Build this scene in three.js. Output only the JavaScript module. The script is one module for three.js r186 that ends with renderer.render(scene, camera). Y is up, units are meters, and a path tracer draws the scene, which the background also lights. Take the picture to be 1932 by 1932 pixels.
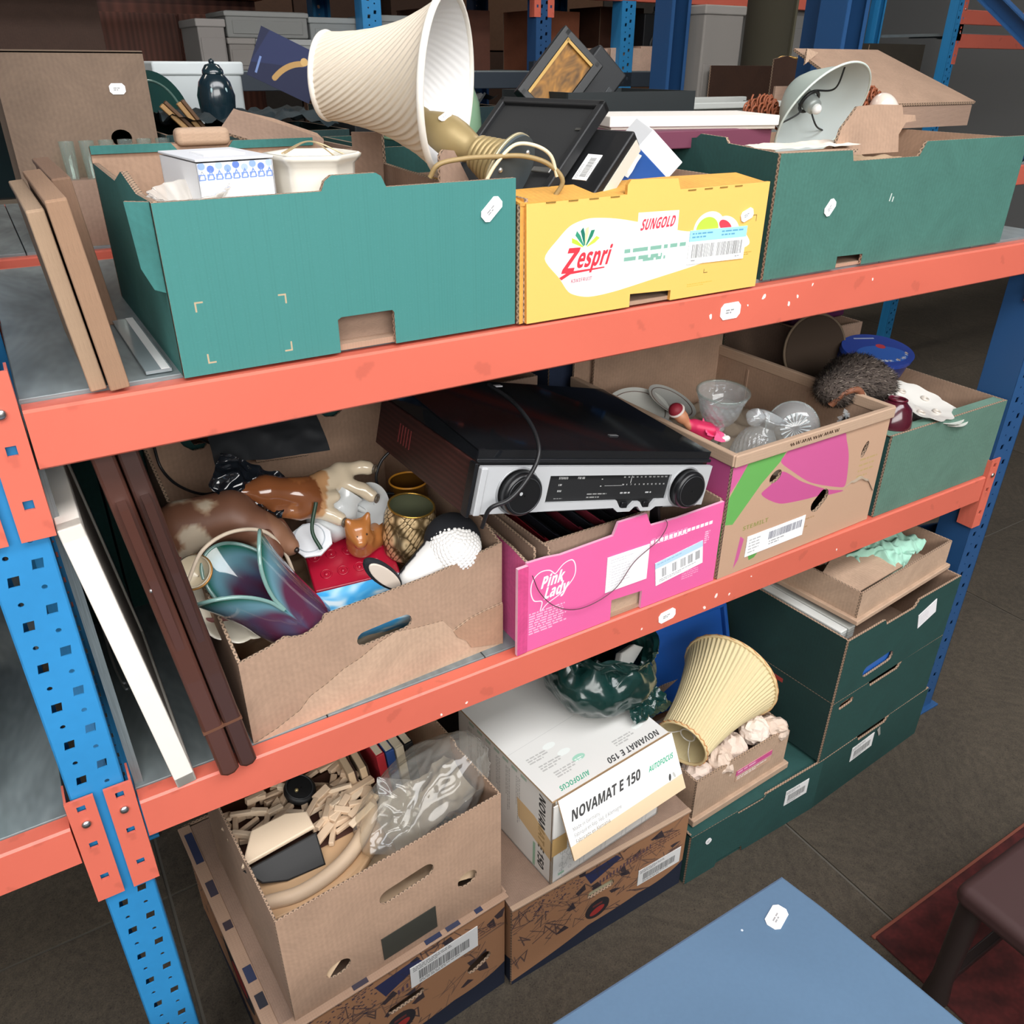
import * as THREE from 'three';
import { RoundedBoxGeometry } from 'three/addons/geometries/RoundedBoxGeometry.js';
import { mergeGeometries, mergeVertices } from 'three/addons/utils/BufferGeometryUtils.js';
import { MarchingCubes } from 'three/addons/objects/MarchingCubes.js';
import { ImprovedNoise } from 'three/addons/math/ImprovedNoise.js';
import { RectAreaLightUniformsLib } from 'three/addons/lights/RectAreaLightUniformsLib.js';

// ---------------------------------------------------------------- camera, light, exposure
const scene = new THREE.Scene();
scene.background = new THREE.Color(0x8fa3b5);
const camera = new THREE.PerspectiveCamera(63.87, 1, 0.05, 60);
{
  const m = new THREE.Matrix4().makeBasis(new THREE.Vector3(0.85371, 0.00495, 0.52072), new THREE.Vector3(0.24616, 0.87734, -0.41192), new THREE.Vector3(-0.45889, 0.47984, 0.74778));
  camera.quaternion.setFromRotationMatrix(m);
  camera.position.set(0, 1.78, 1.0);
}
const renderer = new THREE.WebGLRenderer();
renderer.toneMapping = THREE.LinearToneMapping;
renderer.toneMappingExposure = 0.86;
renderer.shadowMap.enabled = true;
RectAreaLightUniformsLib.init();
// daylight through the translucent wall panels behind the camera, and the strip lamps under the roof
const DAY = { x: -1.3, y: 3.3, z: 4.37, w: 6.4, h: 1.9, power: 7.5, color: 0xfffcf8 };
const LAMPS = [[-1.2, -2.3, 20], [2.6, -2.3, 20], [6.2, -2.6, 18], [1.0, -5.6, 10], [4.8, -5.6, 10]];
const ROOF = { x: 0.9, y: 4.34, z: 2.1, w: 6.6, d: 1.5, power: 8.2, color: 0xfdfdff };
const LAMP = { y: 4.15, w: 1.5, d: 0.3, color: 0xfff4e6 };

// ---------------------------------------------------------------- helpers
const V = (x, y, z) => new THREE.Vector3(x, y, z);
let rs = 12345;
const rnd = (a = 0, b = 1) => { rs = (Math.imul(rs, 1664525) + 1013904223) >>> 0; return a + (b - a) * (rs / 4294967296); };
const noise = new ImprovedNoise();
const used = {};
function numbered(n) { used[n] = (used[n] ?? -1) + 1; return used[n] ? n + '_' + String(used[n]).padStart(3, '0') : n; }
function tag(o, label, category, group) { o.userData.label = label; o.userData.category = category; if (group) o.userData.group = group; return o; }
function shade(o) { o.traverse((c) => { if (c.isMesh) { c.castShadow = true; c.receiveShadow = true; } }); return o; }
function thing(name, label, category, pos = [0, 0, 0], turn = 0, group) {
  const g = new THREE.Group(); g.name = numbered(name); g.position.set(...pos); g.rotation.y = turn; scene.add(g);
  return tag(g, label, category, group);
}
function part(parent, name, geo, mat, pos, rot, label) {
  const m = new THREE.Mesh(geo, mat); m.name = name; m.castShadow = m.receiveShadow = true;
  if (pos) m.position.set(...pos); if (rot) m.rotation.set(...rot); if (label) m.userData.label = label;
  parent.add(m); return m;
}
function single(name, geo, mat, label, category, pos, rot, group) { return tag(part(scene, numbered(name), geo, mat, pos, rot), label, category, group); }
function struct(name, geo, mat, pos, rot) { const m = part(scene, name, geo, mat, pos, rot); m.userData.kind = 'structure'; return m; }
function aim(o, pos, x, y) {           // place o with its local x along x and its local y near y
  const X = V(...x).normalize(), Z = X.clone().cross(V(...y)).normalize(), Y = Z.clone().cross(X);
  o.quaternion.setFromRotationMatrix(new THREE.Matrix4().makeBasis(X, Y, Z)); o.position.set(...pos); return o;
}
function aimY(o, pos, y) {             // local y along y
  o.quaternion.setFromUnitVectors(V(0, 1, 0), V(...y).normalize()); o.position.set(...pos); return o;
}
// materials
const mats = {};
function M(color, rough = 0.8, metal = 0, more) {
  const k = [color, rough, metal, JSON.stringify(more ?? 0)].join();
  return mats[k] ??= new THREE.MeshPhysicalMaterial({ color, roughness: rough, metalness: metal, side: THREE.DoubleSide, ...more });
}
function canvas(w, h, draw) {
  const c = document.createElement('canvas'); c.width = w; c.height = h; const g = c.getContext('2d'); draw(g, w, h);
  const t = new THREE.CanvasTexture(c); t.colorSpace = THREE.SRGBColorSpace; return t;
}
function noiseMap(n, fn, srgb = true) {
  const d = new Uint8Array(n * n * 4);
  for (let y = 0; y < n; y++) for (let x = 0; x < n; x++) { const c = fn(x / n, y / n), i = (y * n + x) * 4; for (let k = 0; k < 3; k++) d[i + k] = Math.max(0, Math.min(255, (c.length ? c[k] : c) * 255)); d[i + 3] = 255; }
  const t = new THREE.DataTexture(d, n, n); t.wrapS = t.wrapT = THREE.RepeatWrapping; t.magFilter = THREE.LinearFilter; if (srgb) t.colorSpace = THREE.SRGBColorSpace; t.needsUpdate = true; return t;
}
const tileN = (x, y, f, s) => { const a = x * Math.PI * 2, b = y * Math.PI * 2, r = f / 6.283; return noise.noise(Math.cos(a) * r + s, Math.sin(a) * r + Math.cos(b) * r, Math.sin(b) * r + s * 0.7); };
const cardTex = noiseMap(256, (x, y) => { const v = 0.94 + 0.05 * tileN(x, y, 5, 3) + 0.04 * tileN(x, y, 40, 9) + 0.03 * (rnd() - 0.5) + 0.012 * Math.sin(x * 256 * 0.7); return v; });
cardTex.repeat.set(4, 4);
const corrTex = noiseMap(64, (x, y) => { const e = Math.abs(((x * 8) % 1) - 0.5) * 2, v = ((y * 1) % 1); return Math.abs(v - e) < 0.35 ? 1 : 0.55; }); corrTex.repeat.set(14, 170);
const card = (color, more) => M(color, 0.85, 0, { map: cardTex, ...more });
const KRAFT = 0xb0917a, KRAFT2 = 0x9d8270, KRAFTL = 0xc2a48b;
const kraft = card(KRAFT), kraft2 = card(KRAFT2), kraftL = card(KRAFTL), edgeK = M(0xb3977f, 0.9, 0, { map: corrTex });
// geometry
function shp(pts, holes = []) {
  const s = new THREE.Shape(pts.map((p) => new THREE.Vector2(...p)));
  for (const h of holes) s.holes.push(new THREE.Path(h.map((p) => new THREE.Vector2(...p))));
  return s;
}
const rect = (x0, y0, x1, y1) => [[x0, y0], [x1, y0], [x1, y1], [x0, y1]];
const oval = (cx, cy, rx, ry, a = 0, n = 20) => Array.from({ length: n }, (_, i) => { const t = i / n * Math.PI * 2, x = rx * Math.cos(t), y = ry * Math.sin(t); return [cx + x * Math.cos(a) - y * Math.sin(a), cy + x * Math.sin(a) + y * Math.cos(a)]; });
const slot = (cx, cy, w, h, a = 0) => { const p = []; for (let i = 0; i <= 8; i++) { const t = -Math.PI / 2 + i / 8 * Math.PI; p.push([w / 2 - h / 2 + h / 2 * Math.cos(t), h / 2 * Math.sin(t)]); } for (let i = 0; i <= 8; i++) { const t = Math.PI / 2 + i / 8 * Math.PI; p.push([-w / 2 + h / 2 + h / 2 * Math.cos(t), h / 2 * Math.sin(t)]); } return p.map(([x, y]) => [cx + x * Math.cos(a) - y * Math.sin(a), cy + x * Math.sin(a) + y * Math.cos(a)]); };
function slab(s, t, seg = 10) {        // a sheet with its own face, back and cut edge (materials 0, 1, 2)
  const g = new THREE.ExtrudeGeometry(s, { depth: t, bevelEnabled: false, curveSegments: seg });
  const n = g.groups[0].count; g.clearGroups(); g.addGroup(n / 2, n / 2, 0); g.addGroup(0, n / 2, 1); g.addGroup(n, g.attributes.position.count - n, 2); return g;
}
function bev(s, t, b = 0.002, seg = 10) { const g = new THREE.ExtrudeGeometry(s, { depth: t - 2 * b, bevelEnabled: true, bevelThickness: b, bevelSize: b, bevelOffset: -b, bevelSegments: 2, curveSegments: seg }); g.translate(0, 0, b); return g; }
const box = (w, h, d, r = 0.003) => new RoundedBoxGeometry(w, h, d, 2, Math.min(r, w / 2.01, h / 2.01, d / 2.01));
const bx = (w, h, d, x = 0, y = 0, z = 0) => new THREE.BoxGeometry(w, h, d).translate(x, y, z);
const cyl = (r0, r1, h, n = 24, open = false) => new THREE.CylinderGeometry(r0, r1, h, n, 1, open);
const lathe = (pts, n = 40) => new THREE.LatheGeometry(pts.map((p) => new THREE.Vector2(...p)), n);
const tube = (pts, r, n = 40, k = 8, closed = false) => new THREE.TubeGeometry(new THREE.CatmullRomCurve3(pts.map((p) => V(...p)), closed), n, r, k, closed);
const join = (...g) => mergeGeometries(g.map((a) => { a = a.index ? a.toNonIndexed() : a; if (!a.attributes.uv) a.setAttribute('uv', new THREE.BufferAttribute(new Float32Array(a.attributes.position.count * 2), 2)); for (const k of Object.keys(a.attributes)) if (!['position', 'normal', 'uv'].includes(k)) a.deleteAttribute(k); a.clearGroups(); return a; }));
// uv of a flat sheet in metres -> whole texture over w x h
const fit = (t, w, h, x = 0, y = 0) => { t.repeat.set(1 / w, 1 / h); t.offset.set(-x / w, -y / h); return t; };
// a smooth body from tapered capsules [a, b, ra, rb, colourIndex?]
function blob(caps, cells, k, colorAt) {
  const lo = V(1e9, 1e9, 1e9), hi = V(-1e9, -1e9, -1e9);
  for (const [a, b, ra, rb] of caps) { lo.min(V(...a).addScalar(-ra * 1.15 - k)); lo.min(V(...b).addScalar(-rb * 1.15 - k)); hi.max(V(...a).addScalar(ra * 1.15 + k)); hi.max(V(...b).addScalar(rb * 1.15 + k)); }
  const c = lo.clone().add(hi).multiplyScalar(0.5), half = Math.max(hi.x - lo.x, hi.y - lo.y, hi.z - lo.z) / 2 * 1.12, n = cells;
  const mc = new MarchingCubes(n, new THREE.MeshBasicMaterial(), false, false, 120000);
  mc.isolation = 0;
  const C = caps.map(([a, b, ra, rb]) => { const d = [b[0] - a[0], b[1] - a[1], b[2] - a[2]]; return [a, d, d[0] * d[0] + d[1] * d[1] + d[2] * d[2] || 1e-9, ra, rb]; });
  const dist = (x, y, z) => {
    let s = 0;
    for (const [a, d, l, ra, rb] of C) {
      const px = x - a[0], py = y - a[1], pz = z - a[2], t = Math.max(0, Math.min(1, (px * d[0] + py * d[1] + pz * d[2]) / l)), qx = px - d[0] * t, qy = py - d[1] * t, qz = pz - d[2] * t;
      s += Math.exp(-(Math.sqrt(qx * qx + qy * qy + qz * qz) - (ra + (rb - ra) * t)) / k);
    }
    return -k * Math.log(s + 1e-30);
  };
  for (let z = 0; z < n; z++) for (let y = 0; y < n; y++) for (let x = 0; x < n; x++) mc.field[x + y * n + z * n * n] = -dist(c.x + (x / (n / 2) - 1) * half, c.y + (y / (n / 2) - 1) * half, c.z + (z / (n / 2) - 1) * half);
  mc.update();
  const N = mc.count, p = new Float32Array(N * 3), q = new Float32Array(N * 3);
  for (let i = 0; i < N; i++) {
    const x = mc.positionArray[i * 3] * half + c.x, y = mc.positionArray[i * 3 + 1] * half + c.y, z = mc.positionArray[i * 3 + 2] * half + c.z, e = half / n * 0.6;
    p.set([x, y, z], i * 3);
    const g = V(dist(x + e, y, z) - dist(x - e, y, z), dist(x, y + e, z) - dist(x, y - e, z), dist(x, y, z + e) - dist(x, y, z - e)).normalize(); q.set([g.x, g.y, g.z], i * 3);
  }
  const g = new THREE.BufferGeometry(); g.setAttribute('position', new THREE.BufferAttribute(p, 3)); g.setAttribute('normal', new THREE.BufferAttribute(q, 3));
  if (colorAt) { const col = new Float32Array(N * 3), K = new THREE.Color(); for (let i = 0; i < N; i++) { K.set(colorAt(p[i * 3], p[i * 3 + 1], p[i * 3 + 2])); col.set([K.r, K.g, K.b], i * 3); } g.setAttribute('color', new THREE.BufferAttribute(col, 3)); }
  return g;
}
const painted = (rough, more) => M(0xffffff, rough, 0, { vertexColors: true, ...more });
// crumpled sheet: grid in local xy with fold noise
function crumple(w, h, nx, ny, amp, f, seed, bend = () => [0, 0, 0]) {
  const g = new THREE.PlaneGeometry(w, h, nx, ny), p = g.attributes.position;
  for (let i = 0; i < p.count; i++) {
    const x = p.getX(i), y = p.getY(i), r = (a, b, c) => 1 - 2 * Math.abs(noise.noise(a, b, c));
    const n = r(x * f + seed, y * f, seed) * 0.6 + r(x * f * 2.1, y * f * 2.1 + seed, 4) * 0.3 + noise.noise(x * f * 4, y * f * 4, seed) * 0.15, d = bend(x, y);
    p.setXYZ(i, x + d[0] + amp * 0.5 * noise.noise(x * f, y * f, seed + 7), y + d[1] + amp * 0.5 * noise.noise(y * f, x * f, seed + 3), d[2] + amp * n);
  }
  g.computeVertexNormals(); return g;
}
// a carton: front-left-bottom corner at `at`, width w along x, depth d backwards, height h
function carton(o) {
  const { w, d, h, at, turn = 0, th = 0.006 } = o, out = o.out ?? kraft, inn = o.inn ?? kraft, edge = o.edge ?? edgeK;
  const g = thing(o.name ?? 'cardboard_box', o.label, o.category ?? 'box', [0, 0, 0], turn, o.group);
  g.position.set(at[0] + Math.cos(turn) * w / 2 - Math.sin(turn) * d / 2, at[1], at[2] - Math.sin(turn) * w / 2 - Math.cos(turn) * d / 2);
  const pan = (n, spec, len, rotY, off) => {
    spec = spec ?? {}; if (spec === 'none') return;
    const hh = spec.h ?? h, s = shp(spec.pts ?? rect(0, 0, len, hh), spec.holes ?? []), geo = slab(s, th);
    geo.translate(-len / 2, 0, off - th).rotateY(rotY);
    const m = part(g, n, geo, [spec.mat ?? out, spec.inn ?? inn, spec.edge ?? edge]); if (spec.label) m.userData.label = spec.label; return m;
  };
  g.front = pan('front_panel', o.front, w, 0, d / 2);
  g.back = pan('back_panel', o.back, w, Math.PI, d / 2);
  g.left = pan('side_panel', o.left, d - 2 * th, -Math.PI / 2, w / 2);
  g.right = pan('side_panel', o.right, d - 2 * th, Math.PI / 2, w / 2);
  part(g, 'base_panel', bx(w - 2 * th, th, d - 2 * th, 0, th / 2, 0), inn);
  if (o.top) part(g, 'lid_panel', bx(w, th, d, 0, h - th / 2 + th, 0), out);
  g.spec = o; return g;
}
// sheet stuck on a carton's front: u, v in metres from the front panel's lower left corner
function stick(g, name, tex, u, v, w, h, a = 0, mat) {
  const { w: W, d: D } = g.spec, m = part(g, name, new THREE.BoxGeometry(w, h, 0.0012), mat ?? new THREE.MeshPhysicalMaterial({ map: tex, roughness: 0.55 }), [u - W / 2, v, D / 2 + 0.0011]);
  m.rotation.z = a; return m;
}
const grain = (g, w, h, n, a) => { for (let i = 0; i < n; i++) { g.fillStyle = rnd() > 0.5 ? `rgba(255,255,255,${a})` : `rgba(0,0,0,${a})`; g.fillRect(rnd(0, w), rnd(0, h), rnd(1, 5), rnd(1, 2)); } };
const lines = (g, x, y, w, n, dy, lh, color) => { g.fillStyle = color; for (let i = 0; i < n; i++) { let cx = x; const end = x + w * (i === n - 1 ? 0.6 : rnd(0.85, 1)); while (cx < end) { const l = Math.min(rnd(lh * 1.2, lh * 5), end - cx); g.fillRect(cx, y + i * dy, l, lh); cx += l + lh * 0.8; } } };
const bars = (g, x, y, w, h, color = '#333') => { g.fillStyle = color; let cx = x; while (cx < x + w) { const l = rnd(2, 7); g.fillRect(cx, y, l, h); cx += l + rnd(2, 7); } };
const barcodeTex = canvas(512, 256, (g, w, h) => { g.fillStyle = '#f4f4f2'; g.fillRect(0, 0, w, h); lines(g, 20, 18, 300, 3, 20, 9, '#888'); bars(g, 60, 90, 380, 110, '#555'); lines(g, 60, 212, 330, 2, 18, 8, '#777'); });
const lotTex = canvas(256, 128, (g, w, h) => { g.fillStyle = '#fbfbfb'; g.fillRect(0, 0, w, h); lines(g, 66, 50, 120, 2, 20, 12, '#999'); });
const lotMat = new THREE.MeshPhysicalMaterial({ map: lotTex, roughness: 0.5 });
// price sticker with cut corners, lying in local xy
function lotGeo(w, h) { const c = h * 0.25, g = slab(shp([[c, 0], [w - c, 0], [w, c], [w, h - c], [w - c, h], [c, h], [0, h - c], [0, c]]), 0.0012); g.clearGroups(); const uv = g.attributes.uv; for (let i = 0; i < uv.count; i++) uv.setXY(i, uv.getX(i) / w, uv.getY(i) / h); g.translate(-w / 2, -h / 2, 0); return g; }
// ---------------------------------------------------------------- room
const X0 = -5, X1 = 9.5, Z0 = -9, Z1 = 4.5, H = 4.4;
const concTex = noiseMap(512, (x, y) => { const v = 0.62 + 0.05 * tileN(x, y, 3, 1) + 0.03 * tileN(x, y, 9, 5) + 0.07 * tileN(x, y, 60, 8) + 0.16 * (rnd() - 0.5) - (rnd() > 0.992 ? 0.25 : 0); return [v, v * 0.95, v * 0.86]; });
concTex.repeat.set(1, 1);
const concrete = M(0x77716a, 0.92, 0, { map: concTex });
{
  // the slab is cast in bays of 0.98 m with a shallow joint between them
  const f = struct('floor', bx(X1 - X0, 0.1, Z1 - Z0, (X0 + X1) / 2, -0.0535, (Z0 + Z1) / 2), M(0x5c5850, 0.95));
  const P = 1.45, geo = slab(shp(rect(0, 0, P - 0.008, P - 0.008)), 0.02).rotateX(-Math.PI / 2).translate(0, -0.02, 0);
  for (let i = -3; i < 6; i++) for (let j = -4; j < 4; j++) part(f, 'floor_slab', geo, [concrete, concrete, concrete], [-0.02 + i * P, 0, -0.545 + P - j * P]);
}
const wallM = M(0x8d8f90, 0.9), roofM = M(0x77797c, 0.9);
struct('ceiling', bx(X1 - X0, 0.1, Z1 - Z0, (X0 + X1) / 2, H + 0.05, (Z0 + Z1) / 2), roofM);
struct('wall_back', bx(X1 - X0, H, 0.15, (X0 + X1) / 2, H / 2, Z0 - 0.075), wallM);
struct('wall_left', bx(0.15, H, Z1 - Z0, X0 - 0.075, H / 2, (Z0 + Z1) / 2), wallM);
struct('wall_right', bx(0.15, H, Z1 - Z0, X1 + 0.075, H / 2, (Z0 + Z1) / 2), wallM);
struct('wall_front', bx(X1 - X0, H, 0.15, (X0 + X1) / 2, H / 2, Z1 + 0.075), wallM);
{
  const w = new THREE.Group(); w.name = 'window_1'; w.userData.kind = 'structure'; scene.add(w);
  const glow = new THREE.MeshStandardMaterial({ color: 0xffffff, emissive: 0xffffff, emissiveIntensity: 1.2, roughness: 0.6 });
  for (let i = 0; i < 4; i++) part(w, 'pane', bx(DAY.w / 4 - 0.05, DAY.h - 0.05, 0.02, DAY.x - DAY.w / 2 + (i + 0.5) * DAY.w / 4, DAY.y, Z1 - 0.03), glow);
  for (let i = 0; i <= 4; i++) part(w, 'mullion', bx(0.05, DAY.h + 0.05, 0.05, DAY.x - DAY.w / 2 + i * DAY.w / 4, DAY.y, Z1 - 0.03), M(0x55585c, 0.6));
  const l = new THREE.RectAreaLight(DAY.color, DAY.power, DAY.w, DAY.h); l.position.set(DAY.x, DAY.y, DAY.z); l.name = 'daylight'; l.castShadow = true; scene.add(l);
}
{
  const w = new THREE.Group(); w.name = 'window_2'; w.userData.kind = 'structure'; scene.add(w);
  const glow = new THREE.MeshStandardMaterial({ color: 0xffffff, emissive: 0xffffff, emissiveIntensity: 1.2, roughness: 0.6 });
  for (let i = 0; i < 5; i++) part(w, 'pane', bx(ROOF.w / 5 - 0.04, 0.02, ROOF.d - 0.04, ROOF.x - ROOF.w / 2 + (i + 0.5) * ROOF.w / 5, H - 0.02, ROOF.z), glow);
  for (let i = 0; i <= 5; i++) part(w, 'mullion', bx(0.05, 0.05, ROOF.d, ROOF.x - ROOF.w / 2 + i * ROOF.w / 5, H - 0.025, ROOF.z), M(0x55585c, 0.6));
  const l = new THREE.RectAreaLight(ROOF.color, ROOF.power, ROOF.w, ROOF.d); l.rotation.x = -Math.PI / 2; l.position.set(ROOF.x, ROOF.y, ROOF.z); l.name = 'roof_daylight'; l.castShadow = true; scene.add(l);
}
const LAMP_AT = ['above the aisle behind the wardrobe side', 'above the aisle behind the large lampshade', 'above the aisle behind the right green tray', 'left in the rear hall', 'right in the rear hall'];
LAMPS.forEach(([x, z, p], i) => {
  const t = thing('strip_lamp', 'white strip lamp under the roof, ' + LAMP_AT[i], 'lamp', [x, LAMP.y, z], 0, 'strip lamps under the roof');
  part(t, 'housing', box(LAMP.w + 0.06, 0.06, LAMP.d + 0.06, 0.01), M(0xe6e6e6, 0.5), [0, 0.05, 0]);
  part(t, 'diffuser', bx(LAMP.w, 0.02, LAMP.d, 0, 0.01, 0), new THREE.MeshStandardMaterial({ color: 0xffffff, emissive: 0xffffff, emissiveIntensity: 1.5 }));
  for (const s of [-1, 1]) part(t, 'suspension_wire', cyl(0.004, 0.004, 0.2, 6), M(0x777777, 0.5), [s * 0.5, 0.17, 0]);
  const l = new THREE.RectAreaLight(LAMP.color, p, LAMP.w, LAMP.d); l.rotation.x = -Math.PI / 2; l.position.y = -0.02; l.name = 'lamp_light'; l.castShadow = true; t.add(l);
});

// ---------------------------------------------------------------- racks
const blueTex = noiseMap(128, (x, y) => 0.95 + 0.05 * tileN(x, y, 5, 2) + 0.02 * (rnd() - 0.5));
const postM = M(0x318dca, 0.42, 0, { map: blueTex }), navyM = M(0x27507f, 0.45), boltM = M(0xc9c9c9, 0.3, 1);
const scuff = noiseMap(256, (x, y) => { const v = 0.97 + 0.03 * tileN(x, y, 5, 4) - (tileN(x, y, 30, 11) > 0.52 ? 0.06 : 0); return v; });
const beamM = M(0xdc6e5a, 0.42, 0, { map: scuff, clearcoat: 0.15, clearcoatRoughness: 0.4 }), galvTex = noiseMap(256, (x, y) => { const v = 0.8 + 0.1 * tileN(x, y, 8, 6) + 0.07 * tileN(x, y, 30, 2); return [v * 0.97, v, v]; });
const galv = M(0xa3aaac, 0.5, 0.25, { map: galvTex });
const Y1 = 1.445, Y2 = 0.835;
// perforated upright: open channel, web at the front with two rows of holes
function uprightGeo(h, w, holes) {
  const hs = [];
  if (holes) for (let y = 0.055; y < h - 0.06; y += 0.0655) for (const s of [-0.0148, 0.0148]) {
    const yy = y + (s > 0 ? 0.0165 : 0);
    hs.push(rect(s - 0.0062, yy - 0.007, s + 0.0062, yy + 0.007).map(([x, y2]) => [x + (y2 > yy ? 0.0015 : -0.0005), y2]), oval(s, yy + 0.0327, 0.0034, 0.0034, 0, 10));
  }
  const web = slab(shp(rect(-w / 2, 0, w / 2, h), hs), 0.002, 6); web.clearGroups(); web.translate(0, 0, -0.002);
  return web;
}
const flangeGeo = (h, w, d) => join(bx(0.002, h, d, -w / 2 + 0.001, h / 2, -d / 2), bx(0.002, h, d, w / 2 - 0.001, h / 2, -d / 2), bx(0.014, h, 0.002, -w / 2 + 0.008, h / 2, -d), bx(0.014, h, 0.002, w / 2 - 0.008, h / 2, -d));
function frame(x, z, depth, h, label, m, holes = true, w = 0.07, dd = 0.06, braced = true) {
  const t = thing('rack_upright', label, 'rack upright', [x, 0, z]);
  const web = uprightGeo(h, w, holes), fl = flangeGeo(h, w, dd);
  part(t, 'web', web, m); part(t, 'flange', fl, m);
  part(t, 'web', web, m, [0, 0, -depth], [0, Math.PI, 0]); part(t, 'flange', fl, m, [0, 0, -depth], [0, Math.PI, 0]);
  for (const s of [0, -depth + 0.055]) part(t, 'foot_plate', box(w + 0.04, 0.008, dd + 0.03, 0.002), m, [0, 0.004, s - dd / 2]);
  const n = braced ? Math.round(h / 0.55) : 0; for (let i = 0; i < n; i++) { const y0 = 0.15 + i * 0.52, y1 = y0 + 0.5, L = Math.hypot(depth - 0.08, y1 - y0); if (y1 > h) break;
    const b = part(t, 'brace', join(bx(0.003, 0.035, L, 0.011, 0, 0), bx(0.022, 0.003, L, 0, 0.017, 0), bx(0.022, 0.003, L, 0, -0.017, 0)), m, [0, (y0 + y1) / 2, -depth / 2]); b.rotation.x = (i % 2 ? 1 : -1) * Math.atan2(y1 - y0, depth - 0.08); }
  return t;
}
const DEPTH = 0.80;
frame(-0.064, -0.006, DEPTH, 2.7, 'bright blue perforated rack upright with orange beam plates at the left', postM);
frame(2.13, -0.006, DEPTH, 2.7, 'dark blue rack upright with brace standing behind the right green trays', navyM, true, 0.09, 0.09);
// step beam with its end plates; from x0 to x1, top edge at y
function beam(x0, x1, y, z, label, back = false, m = beamM) {
  const t = thing('shelf_beam', label, 'shelf beam', [(x0 + x1) / 2, y, z], back ? Math.PI : 0), L = x1 - x0, hh = 0.072;
  const prof = shp([[0, 0.0025], [0.0025, 0], [0.045, 0], [0.045, hh + 0.001], [0.03, hh + 0.001], [0.03, hh - 0.014], [0.0025, hh - 0.014 + 0.012], [0, hh - 0.005]].map(([a, b]) => [a, b - hh]));
  const g = new THREE.ExtrudeGeometry(shp([[0, -hh + 0.0025], [0.0025, -hh], [0.045, -hh], [0.045, -0.018], [0.03, -0.018], [0.03, -0.0015], [0.0035, 0], [0, -0.003]]), { depth: L, bevelEnabled: false });
  g.rotateY(Math.PI / 2).translate(-L / 2, 0, 0); part(t, 'beam_rail', g, m);
  for (const s of [-1, 1]) {
    const holes = [0.03, -0.042, -0.11].map((v) => rect(-0.0055, v - 0.006, 0.0055, v + 0.006));
    const p = part(t, 'end_plate', slab(shp([[-0.0185, -0.155], [0.0185, -0.155], [0.0185, 0.048], [-0.0185, 0.048]], holes), 0.004), [m, m, m], [s * (L / 2 + 0.021), 0, -0.0015]);
    part(p, 'bolt', new THREE.SphereGeometry(0.0065, 14, 8).scale(1, 1, 0.6), boltM, [0, 0.002, 0.006]);
    part(p, 'plate_return', bx(0.003, 0.2, 0.04, -s * 0.017, -0.055, -0.02), m);
  }
  return t;
}
const bU = beam(-0.018, 2.07, 1.441, 0, 'orange shelf beam under the teal, yellow and green trays');
const bL = beam(-0.018, 2.07, 0.834, 0, 'orange shelf beam under the torn brown box and the pink carton');
beam(-0.018, 2.07, 1.441, -0.816, 'orange rear beam of the upper shelf behind the trays', true);
beam(-0.018, 2.07, 0.834, -0.816, 'orange rear beam of the middle shelf seen beside the torn box', true);
beam(-2.2, -0.11, 1.441, 0, 'orange upper beam of the neighbouring bay left of the blue upright');
beam(-2.2, -0.11, 0.834, 0, 'orange middle beam of the neighbouring bay left of the blue upright');
// scuffs of bare primer on the front of the beams
const chip = M(0xf2e2da, 0.7);
[[bU, [[1.005, 1.405, 6], [1.09, 1.413, 3], [1.128, 1.423, 7], [1.195, 1.402, 6], [1.215, 1.413, 5], [1.25, 1.43, 4], [1.42, 1.42, 4]]], [bL, [[0.92, 0.785, 4], [1.09, 0.775, 6], [1.12, 0.795, 7], [1.16, 0.785, 4], [1.22, 0.81, 3], [0.47, 0.772, 4], [0.52, 0.776, 4], [1.5, 0.79, 4]]]].forEach(([b, l]) => l.forEach(([x, y, r]) => { const o = slab(shp(oval(0, 0, r * 0.0005, r * 0.0008, rnd(-1, 1), 7).map(([a, c]) => [a + rnd(-0.0007, 0.0007), c + rnd(-0.0007, 0.0007)])), 0.0006); o.clearGroups(); part(b, 'paint_chip', o, chip, [x - b.position.x, y - b.position.y, 0.0001]); }));
part(bU, 'price_sticker', lotGeo(0.046, 0.028), lotMat, [1.05 - 1.026, 1.409 - 1.441, 0.0002]);
part(bL, 'price_sticker', lotGeo(0.044, 0.026), lotMat, [0.985 - 1.026, 0.794 - 0.834, 0.0002], [0, 0, 0.12]);
// galvanised deck panels, one piece every 0.3 m
function deck(y, x0, x1, label, z0 = -0.031, z1 = -0.785) {
  const t = thing('shelf_deck', label, 'shelf', [(x0 + x1) / 2, y, (z0 + z1) / 2]), n = Math.round((x1 - x0) / 0.3), W = (x1 - x0) / n, D = z0 - z1;
  const g = join(box(W - 0.002, 0.003, D, 0.0012).translate(0, -0.0015, 0), bx(W - 0.002, 0.014, 0.0015, 0, -0.008, D / 2 - 0.0008), bx(0.0015, 0.014, D, -W / 2 + 0.002, -0.008, 0), bx(0.0015, 0.014, D, W / 2 - 0.002, -0.008, 0));
  for (let i = 0; i < n; i++) part(t, 'deck_panel', g, galv, [-(x1 - x0) / 2 + (i + 0.5) * W, 0, 0]);
}
deck(Y1, -0.02, 2.07, 'galvanised steel deck of the upper shelf under the trays');
deck(Y2, -0.02, 2.07, 'galvanised steel deck of the middle shelf under the torn box');
deck(Y1, -2.2, -0.11, 'galvanised upper deck of the neighbouring bay on the left');
deck(Y2, -2.2, -0.11, 'galvanised middle deck of the neighbouring bay on the left');
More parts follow.
